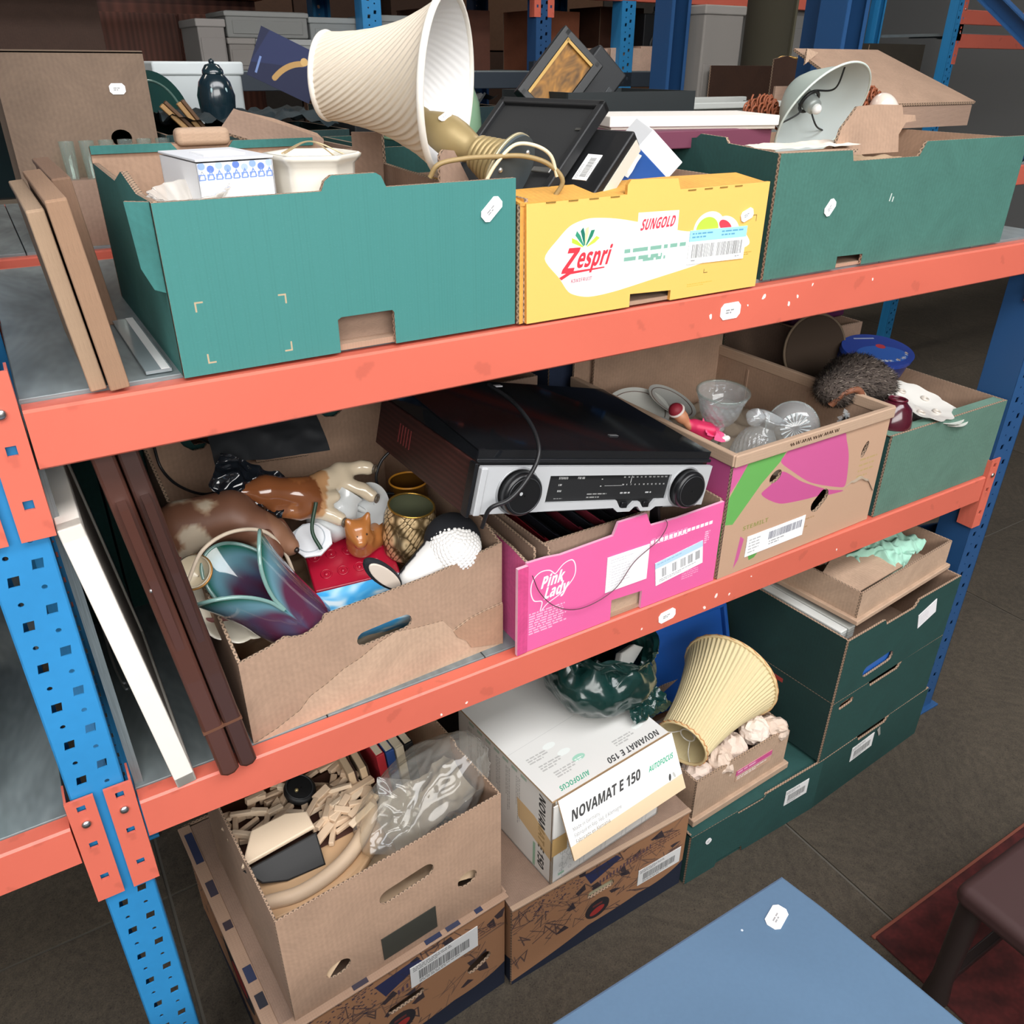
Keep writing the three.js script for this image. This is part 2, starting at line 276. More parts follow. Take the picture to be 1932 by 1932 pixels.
// ---------------------------------------------------------------- printed sheets
function printed(w, h, px, draw) {   // canvas in metres: X(u), Y(v) from the lower left
  const t = canvas(Math.round(w * px), Math.round(h * px), (g, W, Hh) => draw(g, (u) => u * px, (v) => Hh - v * px, px, W, Hh));
  return new THREE.MeshPhysicalMaterial({ map: fit(t, w, h), roughness: 0.72, side: THREE.DoubleSide });
}
const poly = (g, X, Y, pts) => { g.beginPath(); pts.forEach(([u, v], i) => (i ? g.lineTo(X(u), Y(v)) : g.moveTo(X(u), Y(v)))); g.closePath(); g.fill(); };
const curve = (g, X, Y, pts) => { const c = new THREE.CatmullRomCurve3(pts.map((p) => V(p[0], p[1], 0)), true, 'catmullrom', 0.4).getPoints(90); poly(g, X, Y, c.map((p) => [p.x, p.y])); };
function text(g, s, x, y, size, color, font = 'bold', a = 0, sx = 1, skew = 0) {
  if (font.includes('italic')) { font = 'bold'; skew = Math.min(skew, -0.32); } g.save(); g.translate(x, y); g.rotate(a); g.transform(sx, 0, skew, 1, 0, 0); g.fillStyle = color; g.font = `${font} ${size}px sans-serif`; g.fillText(s, 0, 0); if (size > 40) { g.strokeStyle = color; g.lineWidth = size * 0.03; g.lineJoin = 'round'; g.strokeText(s, 0, 0); } g.restore(); }

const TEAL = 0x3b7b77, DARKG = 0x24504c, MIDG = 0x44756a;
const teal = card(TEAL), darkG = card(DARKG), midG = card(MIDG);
const tealPrint = printed(0.466, 0.22, 2200, (g, X, Y, S, W, Hh) => {
  g.fillStyle = '#3d7f7a'; g.fillRect(0, 0, W, Hh); grain(g, W, Hh, 9000, 0.022);
  for (let i = 0; i < W; i += 9) { g.fillStyle = `rgba(0,30,30,${rnd(0.0, 0.04)})`; g.fillRect(i, 0, 4, Hh); }
  g.strokeStyle = '#b9a183'; g.lineWidth = 4.4;
  for (const [u, v, a, b] of [[0.027, 0.087, 1, -1], [0.134, 0.084, -1, -1], [0.031, 0.014, 1, 1], [0.134, 0.014, -1, 1]]) { g.beginPath(); g.moveTo(X(u + a * 0.009), Y(v)); g.lineTo(X(u), Y(v)); g.lineTo(X(u), Y(v + b * 0.011)); g.stroke(); }
});
const T1 = carton({
  name: 'fruit_tray', label: 'bright teal cardboard tray of crockery at the left of the upper shelf', category: 'box', at: [0.157, Y1, -0.01], w: 0.466, d: 0.46, h: 0.2, th: 0.008, out: teal,
  front: { mat: tealPrint, pts: [[0, 0], [0.198, 0], [0.198, 0.043], [0.203, 0.046], [0.274, 0.046], [0.277, 0.043], [0.277, 0], [0.466, 0], [0.466, 0.199], [0.277, 0.199], [0.271, 0.212], [0.264, 0.216], [0.207, 0.216], [0.198, 0.21], [0.193, 0.199], [0, 0.199]] },
  back: { pts: [[0, 0], [0.466, 0], [0.466, 0.222], [0.124, 0.222], [0.09, 0.17], [0, 0.17]] },
  left: { pts: [[0, 0], [0.448, 0], [0.448, 0.2], [0.36, 0.198], [0.27, 0.214], [0.2, 0.196], [0, 0.2]] },
  right: { pts: [[0, 0], [0.448, 0], [0.448, 0.236], [0.43, 0.236], [0.425, 0.18], [0.2, 0.172], [0, 0.178]], inn: kraft2 },
});
part(T1, 'rim_flap', slab(shp([[0, 0], [0.342, 0], [0.342, 0.012], [0.21, 0.012], [0.2, 0], [0.125, 0], [0.115, 0.012], [0, 0.012]]), 0.005), [teal, teal, edgeK], [-0.233, 0.212, -0.222]);
part(T1, 'folded_tab', box(0.083, 0.026, 0.03, 0.009), kraftL, [-0.068, 0.231, -0.225]);
part(T1, 'corner_flap', slab(shp([[0, 0], [0.055, 0], [0.055, 0.165], [0.03, 0.205], [0.012, 0.207], [0.005, 0.2]]), 0.006), [kraft2, kraft2, edgeK], [0.172, 0.02, 0.11], [0, 0.15, 0]);
part(T1, 'corner_post', slab(shp(rect(0, 0.04, 0.05, 0.232)), 0.006), [kraft2, kraft2, edgeK], [0.17, 0, -0.195], [0, -0.5, 0]);
part(T1, 'inner_flap', bx(0.1, 0.05, 0.004), kraft2, [0.005, 0.026, 0.2]);
stick(T1, 'price_sticker', lotTex, 0.427, 0.162, 0.034, 0.021, 0.75, lotMat).geometry = lotGeo(0.036, 0.019);
part(T1, 'corner_fold', slab(shp([[-0.026, 0.2], [-0.022, 0.128], [-0.012, 0.104], [0, 0.1], [0, 0.199]]), 0.007), [teal, teal, edgeK], [-0.231, 0, 0.2135], [0, -0.35, 0]);

const zes = printed(0.468, 0.19, 2600, (g, X, Y, S, W, Hh) => {
  g.fillStyle = '#eebc62'; g.fillRect(0, 0, W, Hh); grain(g, W, Hh, 5000, 0.018);
  const u0 = (p) => p.map(([x, y]) => [x - 0.634, y - 1.445]);
  g.fillStyle = '#ffffff'; curve(g, X, Y, u0([[0.666, 1.535], [0.688, 1.56], [0.71, 1.577], [0.742, 1.584], [0.79, 1.58], [0.85, 1.568], [0.93, 1.55], [1.0, 1.547], [1.05, 1.543], [1.074, 1.518], [1.03, 1.506], [0.945, 1.493], [0.87, 1.483], [0.796, 1.473], [0.746, 1.471], [0.712, 1.481], [0.692, 1.505]]));
  poly(g, X, Y, u0([[0.832, 1.55], [0.832, 1.585], [0.912, 1.583], [0.912, 1.545]]));
  g.beginPath(); g.ellipse(X(0.345), Y(0.105), 0.033 * S, 0.026 * S, 0, 0, 7); g.fill(); g.beginPath(); g.ellipse(X(0.385), Y(0.102), 0.028 * S, 0.018 * S, 0.4, 0, 7); g.fill();
  // green sheaf over the word
  const cx = X(0.102), cy = Y(0.098);
  [['#b9cf3a', -1.05, 20], ['#2f8f6f', -0.62, 15], ['#0f6f5c', -0.22, 15], ['#cfe3a0', 0.1, 11], ['#1f7d5f', 0.52, 15], ['#c5d24b', 1.05, 20]].forEach(([c, a, r]) => { g.save(); g.translate(cx, cy); g.rotate(a); g.fillStyle = c; g.beginPath(); g.moveTo(-2, -0.004 * S); g.lineTo(2, -0.004 * S); g.lineTo(9, -0.026 * S + r); g.lineTo(6, -0.032 * S + r * 0.4); g.lineTo(-9, -0.029 * S + r * 0.5); g.fill(); g.restore(); });
  text(g, 'Z', X(0.061), Y(0.066), 0.048 * S, '#d3303f', 'bold italic', 0.03, 0.86, -0.12);
  text(g, 'espri', X(0.086), Y(0.071), 0.037 * S, '#d3303f', 'bold italic', 0, 0.68, -0.1);
  g.fillStyle = '#d3303f'; poly(g, X, Y, [[0.058, 0.06], [0.075, 0.067], [0.14, 0.068], [0.14, 0.066], [0.078, 0.063], [0.062, 0.056]]);
  text(g, 'KIWIFRUIT', X(0.079), Y(0.05), 0.0075 * S, '#b05060', 'bold', -0.02, 1);
  text(g, 'SUNGOLD', X(0.203), Y(0.114), 0.0215 * S, '#d2384a', 'bold italic', -0.02, 0.66);
  lines(g, X(0.176), Y(0.089), 0.125 * S, 2, 0.012 * S, 0.006 * S, '#7fae9c'); lines(g, X(0.213), Y(0.0745 - 0.002), 0.075 * S, 1, 9, 0.005 * S, '#7fae9c');
  g.fillStyle = '#b7cf45'; g.beginPath(); g.ellipse(X(0.341), Y(0.103), 0.024 * S, 0.02 * S, 0, 0, 7); g.fill();
  g.fillStyle = '#d83c4c'; g.beginPath(); g.ellipse(X(0.38), Y(0.106), 0.016 * S, 0.008 * S, 0.5, 0, 7); g.fill();
  g.strokeStyle = '#6e5a2a'; g.lineWidth = 3; g.beginPath(); g.moveTo(X(0.44), Y(0.118)); g.lineTo(X(0.448), Y(0.118)); g.lineTo(X(0.448), Y(0.108)); g.moveTo(X(0.344), Y(0.042)); g.lineTo(X(0.344), Y(0.036)); g.lineTo(X(0.352), Y(0.036)); g.stroke();
  lines(g, X(0.31), Y(0.021), 0.06 * S, 2, 8, 3, '#d9a83c'); lines(g, X(0.43), Y(0.06), 0.018 * S, 2, 8, 3, '#a8852c');
});
const YEL = 0xe6a94e, yellow = card(YEL);
const T2 = carton({
  name: 'fruit_carton', label: 'yellow kiwifruit carton between the teal tray and the dark green tray', at: [0.634, Y1, 0], w: 0.468, d: 0.4, h: 0.166, out: yellow,
  front: { mat: zes, pts: [[0.003, 0], [0.193, 0], [0.193, 0.02], [0.276, 0.016], [0.276, 0], [0.468, 0], [0.468, 0.168], [0.276, 0.168], [0.27, 0.184], [0.18, 0.187], [0.174, 0.18], [0.174, 0.167], [0, 0.166]], edge: yellow },
  left: { pts: rect(0, 0, 0.388, 0.172) },
});
part(T2, 'rim_flap', slab(shp([[-0.008, 0], [0.17, 0], [0.176, 0.008], [0.272, 0.008], [0.28, 0], [0.464, 0], [0.452, 0.06], [0.3, 0.066], [-0.008, 0.06]]), 0.004).rotateX(-Math.PI / 2 + 0.16), [yellow, yellow, yellow], [-0.234, 0.163, 0.196]);
for (const u of [0.04, 0.078, 0.114, 0.152, 0.3, 0.334, 0.366, 0.398]) part(T2, 'crease_slit', bx(0.016, 0.0016, 0.0012), M(0x8a6a2a, 0.9), [u - 0.234, 0.1655, 0.2004]);
part(T2, 'corner_fold', slab(shp(rect(0, 0, 0.02, 0.165)), 0.006), [yellow, yellow, edgeK], [-0.243, 0.0, 0.19], [0, 0.25, 0]);
const bcB = canvas(512, 256, (g, w, h) => { g.fillStyle = '#f7f7f5'; g.fillRect(0, 0, w, h); g.fillStyle = '#9fd4e8'; g.fillRect(0, 0, w, 84); lines(g, 20, 20, 200, 2, 26, 11, '#5b9fc0'); lines(g, 280, 20, 200, 2, 26, 11, '#5b9fc0'); bars(g, 30, 105, 190, 105, '#777'); bars(g, 250, 105, 230, 105, '#666'); lines(g, 30, 225, 60, 1, 9, 9, '#999'); lines(g, 430, 225, 60, 1, 9, 9, '#999'); });
stick(T2, 'barcode_label', bcB, 0.366, 0.078, 0.124, 0.052, -0.02);
stick(T2, 'price_sticker', lotTex, 0.424, 0.12, 0.026, 0.016, 0.35, lotMat).geometry = lotGeo(0.027, 0.017);

const T3 = carton({
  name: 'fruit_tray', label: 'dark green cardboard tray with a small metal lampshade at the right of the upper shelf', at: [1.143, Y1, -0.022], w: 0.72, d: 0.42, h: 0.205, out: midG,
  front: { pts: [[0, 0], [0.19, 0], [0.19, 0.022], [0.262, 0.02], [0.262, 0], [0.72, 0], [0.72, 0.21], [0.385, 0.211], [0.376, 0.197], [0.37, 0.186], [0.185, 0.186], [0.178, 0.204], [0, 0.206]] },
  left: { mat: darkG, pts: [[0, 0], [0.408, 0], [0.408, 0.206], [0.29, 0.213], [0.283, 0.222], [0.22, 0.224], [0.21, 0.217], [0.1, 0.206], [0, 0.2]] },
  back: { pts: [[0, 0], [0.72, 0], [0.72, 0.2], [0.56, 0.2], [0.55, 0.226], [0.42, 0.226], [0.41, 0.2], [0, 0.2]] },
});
part(T3, 'folded_tab', slab(shp([[0, 0], [0.185, 0.0], [0.182, 0.03], [0.2, 0.05], [0.23, 0.052], [0.226, 0.062], [0.19, 0.064], [0.185, 0.08], [0.11, 0.082], [0.06, 0.08], [0.02, 0.045]]), 0.006), [kraft, kraft, edgeK], [-0.185, 0.19, 0.165], [-0.15, 0, 0]);
part(T3, 'rim_flap', slab(shp([[0, 0], [0.19, 0], [0.19, 0.03], [0.012, 0.03]]), 0.005).rotateX(-Math.PI / 2), [kraftL, kraftL, edgeK], [-0.352, 0.2, 0.205]);
stick(T3, 'price_sticker', lotTex, 0.143, 0.112, 0.03, 0.02, 0.9, lotMat).geometry = lotGeo(0.03, 0.02);
for (const [u, v, l] of [[0.31, 0.118, 0.014], [0.318, 0.114, 0.009]]) part(T3, 'scuff', bx(0.002, l, 0.0008), M(0xcfd8d2, 0.8), [u - 0.36, v, 0.2103], [0, 0, -0.2]);

// ---------------------------------------------------------------- middle shelf
const B1 = carton({
  name: 'cardboard_box', label: 'torn open brown box of ornaments on the middle shelf, holding a glass vase', at: [0.157, Y2, -0.032], turn: 0.04, w: 0.468, d: 0.46, h: 0.33, th: 0.005,
  front: { h: 0.21, pts: [[0, 0], [0.468, 0], [0.468, 0.217], [0.4, 0.205], [0.33, 0.198], [0.24, 0.194], [0.14, 0.192], [0.135, 0.182], [0.125, 0.176], [0.112, 0.17], [0.1, 0.168], [0.085, 0.172], [0.075, 0.177], [0.05, 0.168], [0, 0.158]], holes: [slot(0.238, 0.123, 0.1, 0.028, 0.06)] },
  back: { pts: [[0, 0], [0.468, 0], [0.468, 0.335], [0.405, 0.335], [0.4, 0.325], [0.385, 0.312], [0.365, 0.312], [0.35, 0.33], [0.3, 0.34], [0.28, 0.27], [0.165, 0.26], [0.165, 0.333], [0.135, 0.333], [0.125, 0.322], [0.105, 0.318], [0.09, 0.327], [0.085, 0.336], [0, 0.335]] },
  left: { pts: [[0, 0], [0.45, 0], [0.45, 0.158], [0.35, 0.2], [0.31, 0.206], [0.295, 0.222], [0.2, 0.265], [0.1, 0.3], [0, 0.334]] },
  right: { pts: [[0, 0], [0.45, 0], [0.45, 0.333], [0.2, 0.27], [0.1, 0.25], [0, 0.217]] },
});
part(B1, 'torn_flap', slab(shp([[0, 0], [0.1, -0.01], [0.105, 0.03], [0.04, 0.045], [0.01, 0.07]]), 0.005).rotateX(-0.8), [kraft, kraft, edgeK], [-0.05, 0.275, -0.19]);
part(B1, 'torn_layer', slab(shp([[0.0, 0.0], [0.468, 0.0], [0.468, 0.092], [0.43, 0.09], [0.395, 0.084], [0.365, 0.072], [0.345, 0.1], [0.3, 0.105], [0.255, 0.113], [0.22, 0.102], [0.19, 0.087], [0.16, 0.078], [0.13, 0.062], [0.1, 0.05], [0.08, 0.03], [0.04, 0.012]]), 0.0012), [kraftL, kraftL, edgeK], [-0.234, 0.0, 0.2305]);
part(B1, 'torn_layer', slab(shp([[0.365, 0.07], [0.372, 0.055], [0.39, 0.04], [0.4, 0.02], [0.468, 0.0], [0.468, 0.09], [0.43, 0.088], [0.4, 0.084]]), 0.0012), [card(0xb08c72), kraft, edgeK], [-0.234, 0.0, 0.232]);

const pinkMat = printed(0.462, 0.222, 2400, (g, X, Y, S, W, Hh) => {
  g.fillStyle = '#e2619c'; g.fillRect(0, 0, W, Hh); grain(g, W, Hh, 5000, 0.014);
  // heart with a tail
  g.strokeStyle = '#fbe6ef'; g.lineWidth = 0.0022 * S; g.beginPath();
  new THREE.CatmullRomCurve3([[0.062, 0.152], [0.078, 0.166], [0.096, 0.168], [0.104, 0.15], [0.1, 0.128], [0.075, 0.105], [0.045, 0.092], [0.03, 0.08], [0.033, 0.1], [0.016, 0.108], [0.009, 0.13], [0.013, 0.152], [0.028, 0.164], [0.047, 0.162], [0.058, 0.152]].map((p) => V(p[0], p[1], 0)), true, 'catmullrom', 0.5).getPoints(120).forEach((p, i) => (i ? g.lineTo(X(p.x), Y(p.y)) : g.moveTo(X(p.x), Y(p.y)))); g.closePath(); g.stroke();
  text(g, 'Pink', X(0.028), Y(0.128), 0.032 * S, '#fdf0f5', 'bold italic', -0.05, 0.72, -0.2); text(g, 'Lady', X(0.035), Y(0.103), 0.032 * S, '#fdf0f5', 'bold italic', -0.05, 0.72, -0.2);
  lines(g, X(0.006), Y(0.082), 0.085 * S, 9, 0.0054 * S, 0.003 * S, '#f7b4d1');
  lines(g, X(0.28), Y(0.155), 0.15 * S, 1, 9, 0.004 * S, '#f48cba'); g.fillStyle = '#fdeef4'; for (let u = 0.278; u < 0.432; u += 0.0115) { g.fillRect(X(u), Y(0.151), 0.009 * S, 0.0075 * S); } lines(g, X(0.278), Y(0.143), 0.155 * S, 1, 9, 0.002 * S, '#fdeef4');
  lines(g, X(0.42), Y(0.13), 0.014 * S, 6, 0.005 * S, 0.003 * S, '#f7b4d1'); lines(g, X(0.37), Y(0.05), 0.05 * S, 4, 0.005 * S, 0.002 * S, '#f7a4c7');
});
const pink = card(0xe0629b);
const B2 = carton({
  name: 'apple_carton', label: 'bright pink apple carton with a heart print under the music centre', at: [0.647, Y2, -0.004], w: 0.462, d: 0.4, h: 0.19, out: pink,
  front: { mat: pinkMat, pts: [[0, 0], [0.193, 0], [0.193, 0.046], [0.268, 0.042], [0.268, 0], [0.462, 0], [0.462, 0.186], [0.424, 0.185], [0.34, 0.183], [0.275, 0.186], [0.268, 0.2], [0.262, 0.215], [0.196, 0.215], [0.19, 0.2], [0.186, 0.19], [0.07, 0.186], [0.04, 0.19], [0, 0.191]], edge: M(0xe9a9c4, 0.8) },
  left: { pts: [[0, 0], [0.388, 0], [0.388, 0.19], [0.34, 0.196], [0, 0.2]] },
});
for (const [x, z, a] of [[-0.205, 0.02, 0], [-0.19, 0.03, 0.05]]) part(B2, 'inner_divider', slab(shp(rect(-0.16, 0, 0.16, 0.19)), 0.005), [kraft2, kraft2, edgeK], [x, 0.012, z], [0, Math.PI / 2 + a, 0]);
part(B2, 'inner_divider', slab(shp(rect(0, 0, 0.24, 0.19)), 0.005), [kraft2, kraft2, edgeK], [-0.18, 0.012, 0.17]);
part(B2, 'corner_fold', slab(shp(rect(-0.02, 0.002, 0.002, 0.187)), 0.007), [card(0xd84a86), pink, M(0xe6b4c8, 0.8)], [-0.232, 0.0, 0.196], [0, 0.06, 0]);
part(B2, 'inner_flap', bx(0.1, 0.05, 0.004), kraftL, [0.0, 0.028, 0.186]);
const whiteLab = canvas(512, 384, (g, w, h) => { g.fillStyle = '#f3f1f3'; g.fillRect(0, 0, w, h); lines(g, 40, 40, 330, 2, 26, 8, '#cfcbd0'); lines(g, 60, 110, 240, 8, 30, 10, '#d2cfd3'); lines(g, 30, 100, 26, 9, 28, 8, '#d8d5d9'); });
stick(B2, 'paper_label', whiteLab, 0.225, 0.108, 0.1, 0.078, -0.005);
const bcS = canvas(512, 256, (g, w, h) => { g.fillStyle = '#f4f4f6'; g.fillRect(0, 0, w, h); g.fillStyle = '#b9d7ea'; g.fillRect(0, 0, w, 66); lines(g, 20, 20, 440, 1, 20, 10, '#8fb9d6'); for (const x of [70, 180, 270, 350, 430]) bars(g, x, 90, 46, 96, '#777'); lines(g, 40, 205, 400, 2, 18, 8, '#aaa'); });
stick(B2, 'barcode_label', bcS, 0.358, 0.077, 0.122, 0.055, 0.13);

const stemMat = printed(0.487, 0.29, 2200, (g, X, Y, S, W, Hh) => {
  g.fillStyle = '#bd9a80'; g.fillRect(0, 0, W, Hh); grain(g, W, Hh, 7000, 0.025);
  g.fillStyle = '#c95c92'; poly(g, X, Y, [[0, 0.262], [0.052, 0.262], [0, 0.2]]);
  g.fillStyle = '#63a653'; poly(g, X, Y, [[0.05, 0.27], [0.155, 0.268], [0.14, 0.24], [0.09, 0.2], [0.022, 0.125], [0, 0.13], [0, 0.19]]);
  g.fillStyle = '#c6588f'; curve(g, X, Y, [[0.148, 0.25], [0.19, 0.275], [0.318, 0.268], [0.345, 0.235], [0.365, 0.19], [0.375, 0.122], [0.345, 0.124], [0.25, 0.16], [0.18, 0.205], [0.14, 0.235]]);
  g.fillStyle = '#c0538b'; curve(g, X, Y, [[0.095, 0.176], [0.12, 0.19], [0.15, 0.212], [0.22, 0.17], [0.31, 0.128], [0.372, 0.108], [0.33, 0.11], [0.29, 0.118], [0.24, 0.122], [0.165, 0.133], [0.12, 0.155]]);
  g.fillStyle = '#c45a90'; poly(g, X, Y, [[0.052, 0.088], [0.064, 0.078], [0.056, 0.03], [0.044, 0.012]]); g.fillStyle = '#5d9c4c'; poly(g, X, Y, [[0.084, 0.032], [0.12, 0.035], [0.105, 0.02], [0.09, 0.018]]);
  text(g, 'STEMILT', X(0.055), Y(0.1), 0.014 * S, '#8d8a4c', 'bold', 0, 1.35);
  lines(g, X(0.41), Y(0.175), 0.06 * S, 4, 0.014 * S, 0.004 * S, '#b39a68'); lines(g, X(0.24), Y(0.07), 0.05 * S, 2, 0.02 * S, 0.003 * S, '#a6855f');
  g.fillStyle = '#5b4230'; g.font = `italic bold ${0.02 * S}px serif`; g.save(); g.translate(X(0.15), Y(0.272)); g.rotate(-0.01); lines(g, 0, 0, 0.16 * S, 1, 9, 0.004 * S, '#6b4d38'); lines(g, 0.01 * S, 0.006 * S, 0.06 * S, 1, 9, 0.003 * S, '#6b4d38'); g.restore();
});
const B3 = carton({
  name: 'apple_box', label: 'tall brown apple box printed magenta and green, full of cut glass', at: [1.118, Y2, -0.002], turn: 0.02, w: 0.49, d: 0.53, h: 0.28, th: 0.007,
  front: { mat: stemMat, pts: [[0, 0], [0.49, 0], [0.487, 0.281], [0, 0.281]], holes: [oval(0.13, 0.206, 0.018, 0.013, 0.5), oval(0.418, 0.198, 0.008, 0.02, -0.35), slot(0.293, 0.105, 0.06, 0.034, 0.75)] },
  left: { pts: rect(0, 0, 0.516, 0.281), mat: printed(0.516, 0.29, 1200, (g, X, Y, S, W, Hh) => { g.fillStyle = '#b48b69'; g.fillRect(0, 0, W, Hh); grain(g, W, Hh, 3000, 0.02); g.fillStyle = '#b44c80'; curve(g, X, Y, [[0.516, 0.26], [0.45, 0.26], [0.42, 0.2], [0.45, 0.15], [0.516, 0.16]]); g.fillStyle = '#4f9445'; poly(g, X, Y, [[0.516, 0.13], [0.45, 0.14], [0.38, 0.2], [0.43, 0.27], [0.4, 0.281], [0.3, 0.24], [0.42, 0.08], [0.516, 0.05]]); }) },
  back: { pts: rect(0, 0, 0.49, 0.35) },
});
for (const [n, l, p, r] of [['front', 0.49, [0, 0.272, 0.264], 0], ['left', 0.53, [-0.243, 0.273, 0], Math.PI / 2], ['right', 0.53, [0.243, 0.273, 0], Math.PI / 2]]) part(B3, 'rim_band', box(l + 0.004, 0.026, 0.014, 0.003), kraftL, p, [0, r, 0]);
part(B3, 'side_seam', bx(0.003, 0.24, 0.006), kraft, [0.237, 0.13, 0.04]); part(B3, 'side_seam', bx(0.003, 0.24, 0.006), kraft, [0.237, 0.13, -0.15]);
part(B3, 'back_flap', slab(shp([[0, 0], [0.2, 0], [0.2, 0.27], [0, 0.27]]), 0.006), [kraft, kraft, edgeK], [-0.2, 0.06, -0.25], [0.02, 0, 0]);
stick(B3, 'barcode_label', canvas(512, 160, (g, w, h) => { g.fillStyle = '#f0f1f2'; g.fillRect(0, 0, w, h); lines(g, 20, 30, 100, 5, 24, 9, '#bbb'); bars(g, 190, 26, 290, 60, '#667'); lines(g, 200, 100, 150, 2, 20, 9, '#aaa'); }), 0.163, 0.056, 0.18, 0.05, 0);

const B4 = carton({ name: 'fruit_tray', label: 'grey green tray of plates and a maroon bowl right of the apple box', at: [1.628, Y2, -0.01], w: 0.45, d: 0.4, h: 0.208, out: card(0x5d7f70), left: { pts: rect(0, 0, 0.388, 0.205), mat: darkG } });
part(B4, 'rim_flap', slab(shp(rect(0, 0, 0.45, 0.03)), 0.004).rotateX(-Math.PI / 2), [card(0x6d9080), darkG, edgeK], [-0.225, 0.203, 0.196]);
// ---------------------------------------------------------------- upper shelf, things in the trays
const glaze = (c, more) => M(c, 0.18, 0, { clearcoat: 0.6, clearcoatRoughness: 0.1, ...more });
const clearGlass = M(0xf2f8f6, 0.04, 0, { transmission: 0.95, ior: 1.5, thickness: 0 }), solidGlass = M(0xf4faf8, 0.03, 0, { transmission: 0.97, ior: 1.5, thickness: 0.004 });
const paperBrown = M(0xc3a88a, 0.9), paperWhite = M(0xe4dcd0, 0.9);
function packing(label, pos, w, d, amp, mat, seed, turn = 0) {
  const g = crumple(w, d, 60, 60, amp, 9, seed, (x, y) => [0, 0, -0.05 * (Math.abs(x / w * 2) ** 8 + Math.abs(y / d * 2) ** 8)]).rotateX(-Math.PI / 2);
  return single('packing_paper', g, mat, label, 'paper', pos, [0, turn, 0]);
}
packing('crumpled beige packing paper around the crockery in the teal tray', [0.38, 1.575, -0.24], 0.42, 0.4, 0.035, paperBrown, 2.2);

{ // white crockery gift box
  const t = thing('crockery_box', 'white crockery gift box with a blue border in the teal tray', 'box', [0.258, Y1 + 0.006, -0.122], 0.12);
  const wht = M(0xe9e9ea, 0.6), front = printed(0.092, 0.23, 3000, (g, X, Y, S, W, Hh) => {
    g.fillStyle = '#eceded'; g.fillRect(0, 0, W, Hh); g.fillStyle = '#dfe6f2'; g.fillRect(0, 0, W, 0.026 * S);
    for (let i = 0; i < 9; i++) { g.fillStyle = ['#8aa6da', '#5f7cc4', '#a9bde2'][i % 3]; const x = (i + 0.5) * W / 9; g.beginPath(); g.ellipse(x, 22 + (i % 2) * 10, 13, 12, 0, 0, 7); g.fill(); g.beginPath(); g.moveTo(x - 14, 66); g.lineTo(x, 38); g.lineTo(x + 12, 64); g.stroke(); g.strokeStyle = '#6f8bcb'; g.lineWidth = 4; g.strokeRect(x - 12, 50, 20, 16); }
    g.fillStyle = '#a7aeb8'; g.fillRect(0.045 * S, 0.066 * S, 12, 16); g.fillStyle = '#e79aa0'; g.fillRect(0.055 * S, 0.064 * S, 12, 16); lines(g, 0.02 * S, 0.05 * S, 0.05 * S, 1, 9, 3, '#c8ccd2');
  });
  for (const [n, len, ry, o] of [['front_panel', 0.092, 0, 0.065], ['back_panel', 0.092, Math.PI, 0.065], ['side_panel', 0.13, Math.PI / 2, 0.046], ['side_panel', 0.13, -Math.PI / 2, 0.046]]) part(t, n, slab(shp(rect(0, 0, len, 0.226)), 0.002).translate(-len / 2, 0, o - 0.002).rotateY(ry), n === 'front_panel' ? [front, wht, wht] : [wht, wht, wht]);
  part(t, 'lid_flap', box(0.094, 0.003, 0.132, 0.001), M(0xd9dbe0, 0.6), [0, 0.229, 0]); part(t, 'tuck_flap', bx(0.05, 0.002, 0.05, 0.0, 0.2315, 0.01), wht);
}
{ // white octagonal pot with moulded rim
  const t = thing('planter', 'white fluted ceramic pot beside the crockery box in the teal tray', 'pot', [0.368, 1.556, -0.085], 0.2);
  const ring = (r, y, k) => Array.from({ length: 48 }, (_, i) => { const a = i / 48 * Math.PI * 2, m = Math.cos(Math.PI / 6) / Math.cos(((a + Math.PI / 6) % (Math.PI / 3)) - Math.PI / 6), q = r * (1 + (m - 1) * k); return [q * Math.cos(a), y, q * Math.sin(a)]; });
  const prof = [[0.036, 0, 0.3], [0.04, 0.004, 0.4], [0.048, 0.06, 0.7], [0.052, 0.1, 0.9], [0.053, 0.112, 1], [0.06, 0.118, 1], [0.062, 0.123, 1], [0.058, 0.125, 1], [0.05, 0.12, 1], [0.047, 0.1, 0.8], [0.042, 0.03, 0.5], [0.001, 0.02, 0]];
  const pos = [], idx = []; prof.forEach(([r, y, k]) => ring(r, y, k).forEach((p) => pos.push(...p)));
  for (let j = 0; j < prof.length - 1; j++) for (let i = 0; i < 48; i++) { const a = j * 48 + i, b = j * 48 + (i + 1) % 48; idx.push(a, a + 48, b, b, a + 48, b + 48); }
  const g = new THREE.BufferGeometry(); g.setAttribute('position', new THREE.Float32BufferAttribute(pos, 3)); g.setIndex(idx); g.computeVertexNormals();
  part(t, 'pot_body', g, glaze(0xe8e3d6));
  for (const s of [[-0.02, -0.045, 0.03], [0.01, 0.045, -0.02]]) part(t, 'wire_hanger', tube([[s[0], 0.12, s[1]], [0.0, 0.137, 0], [s[2], 0.122, -s[1] * 0.7]], 0.0009, 24, 6), M(0xcdb691, 0.4, 0.5));
}
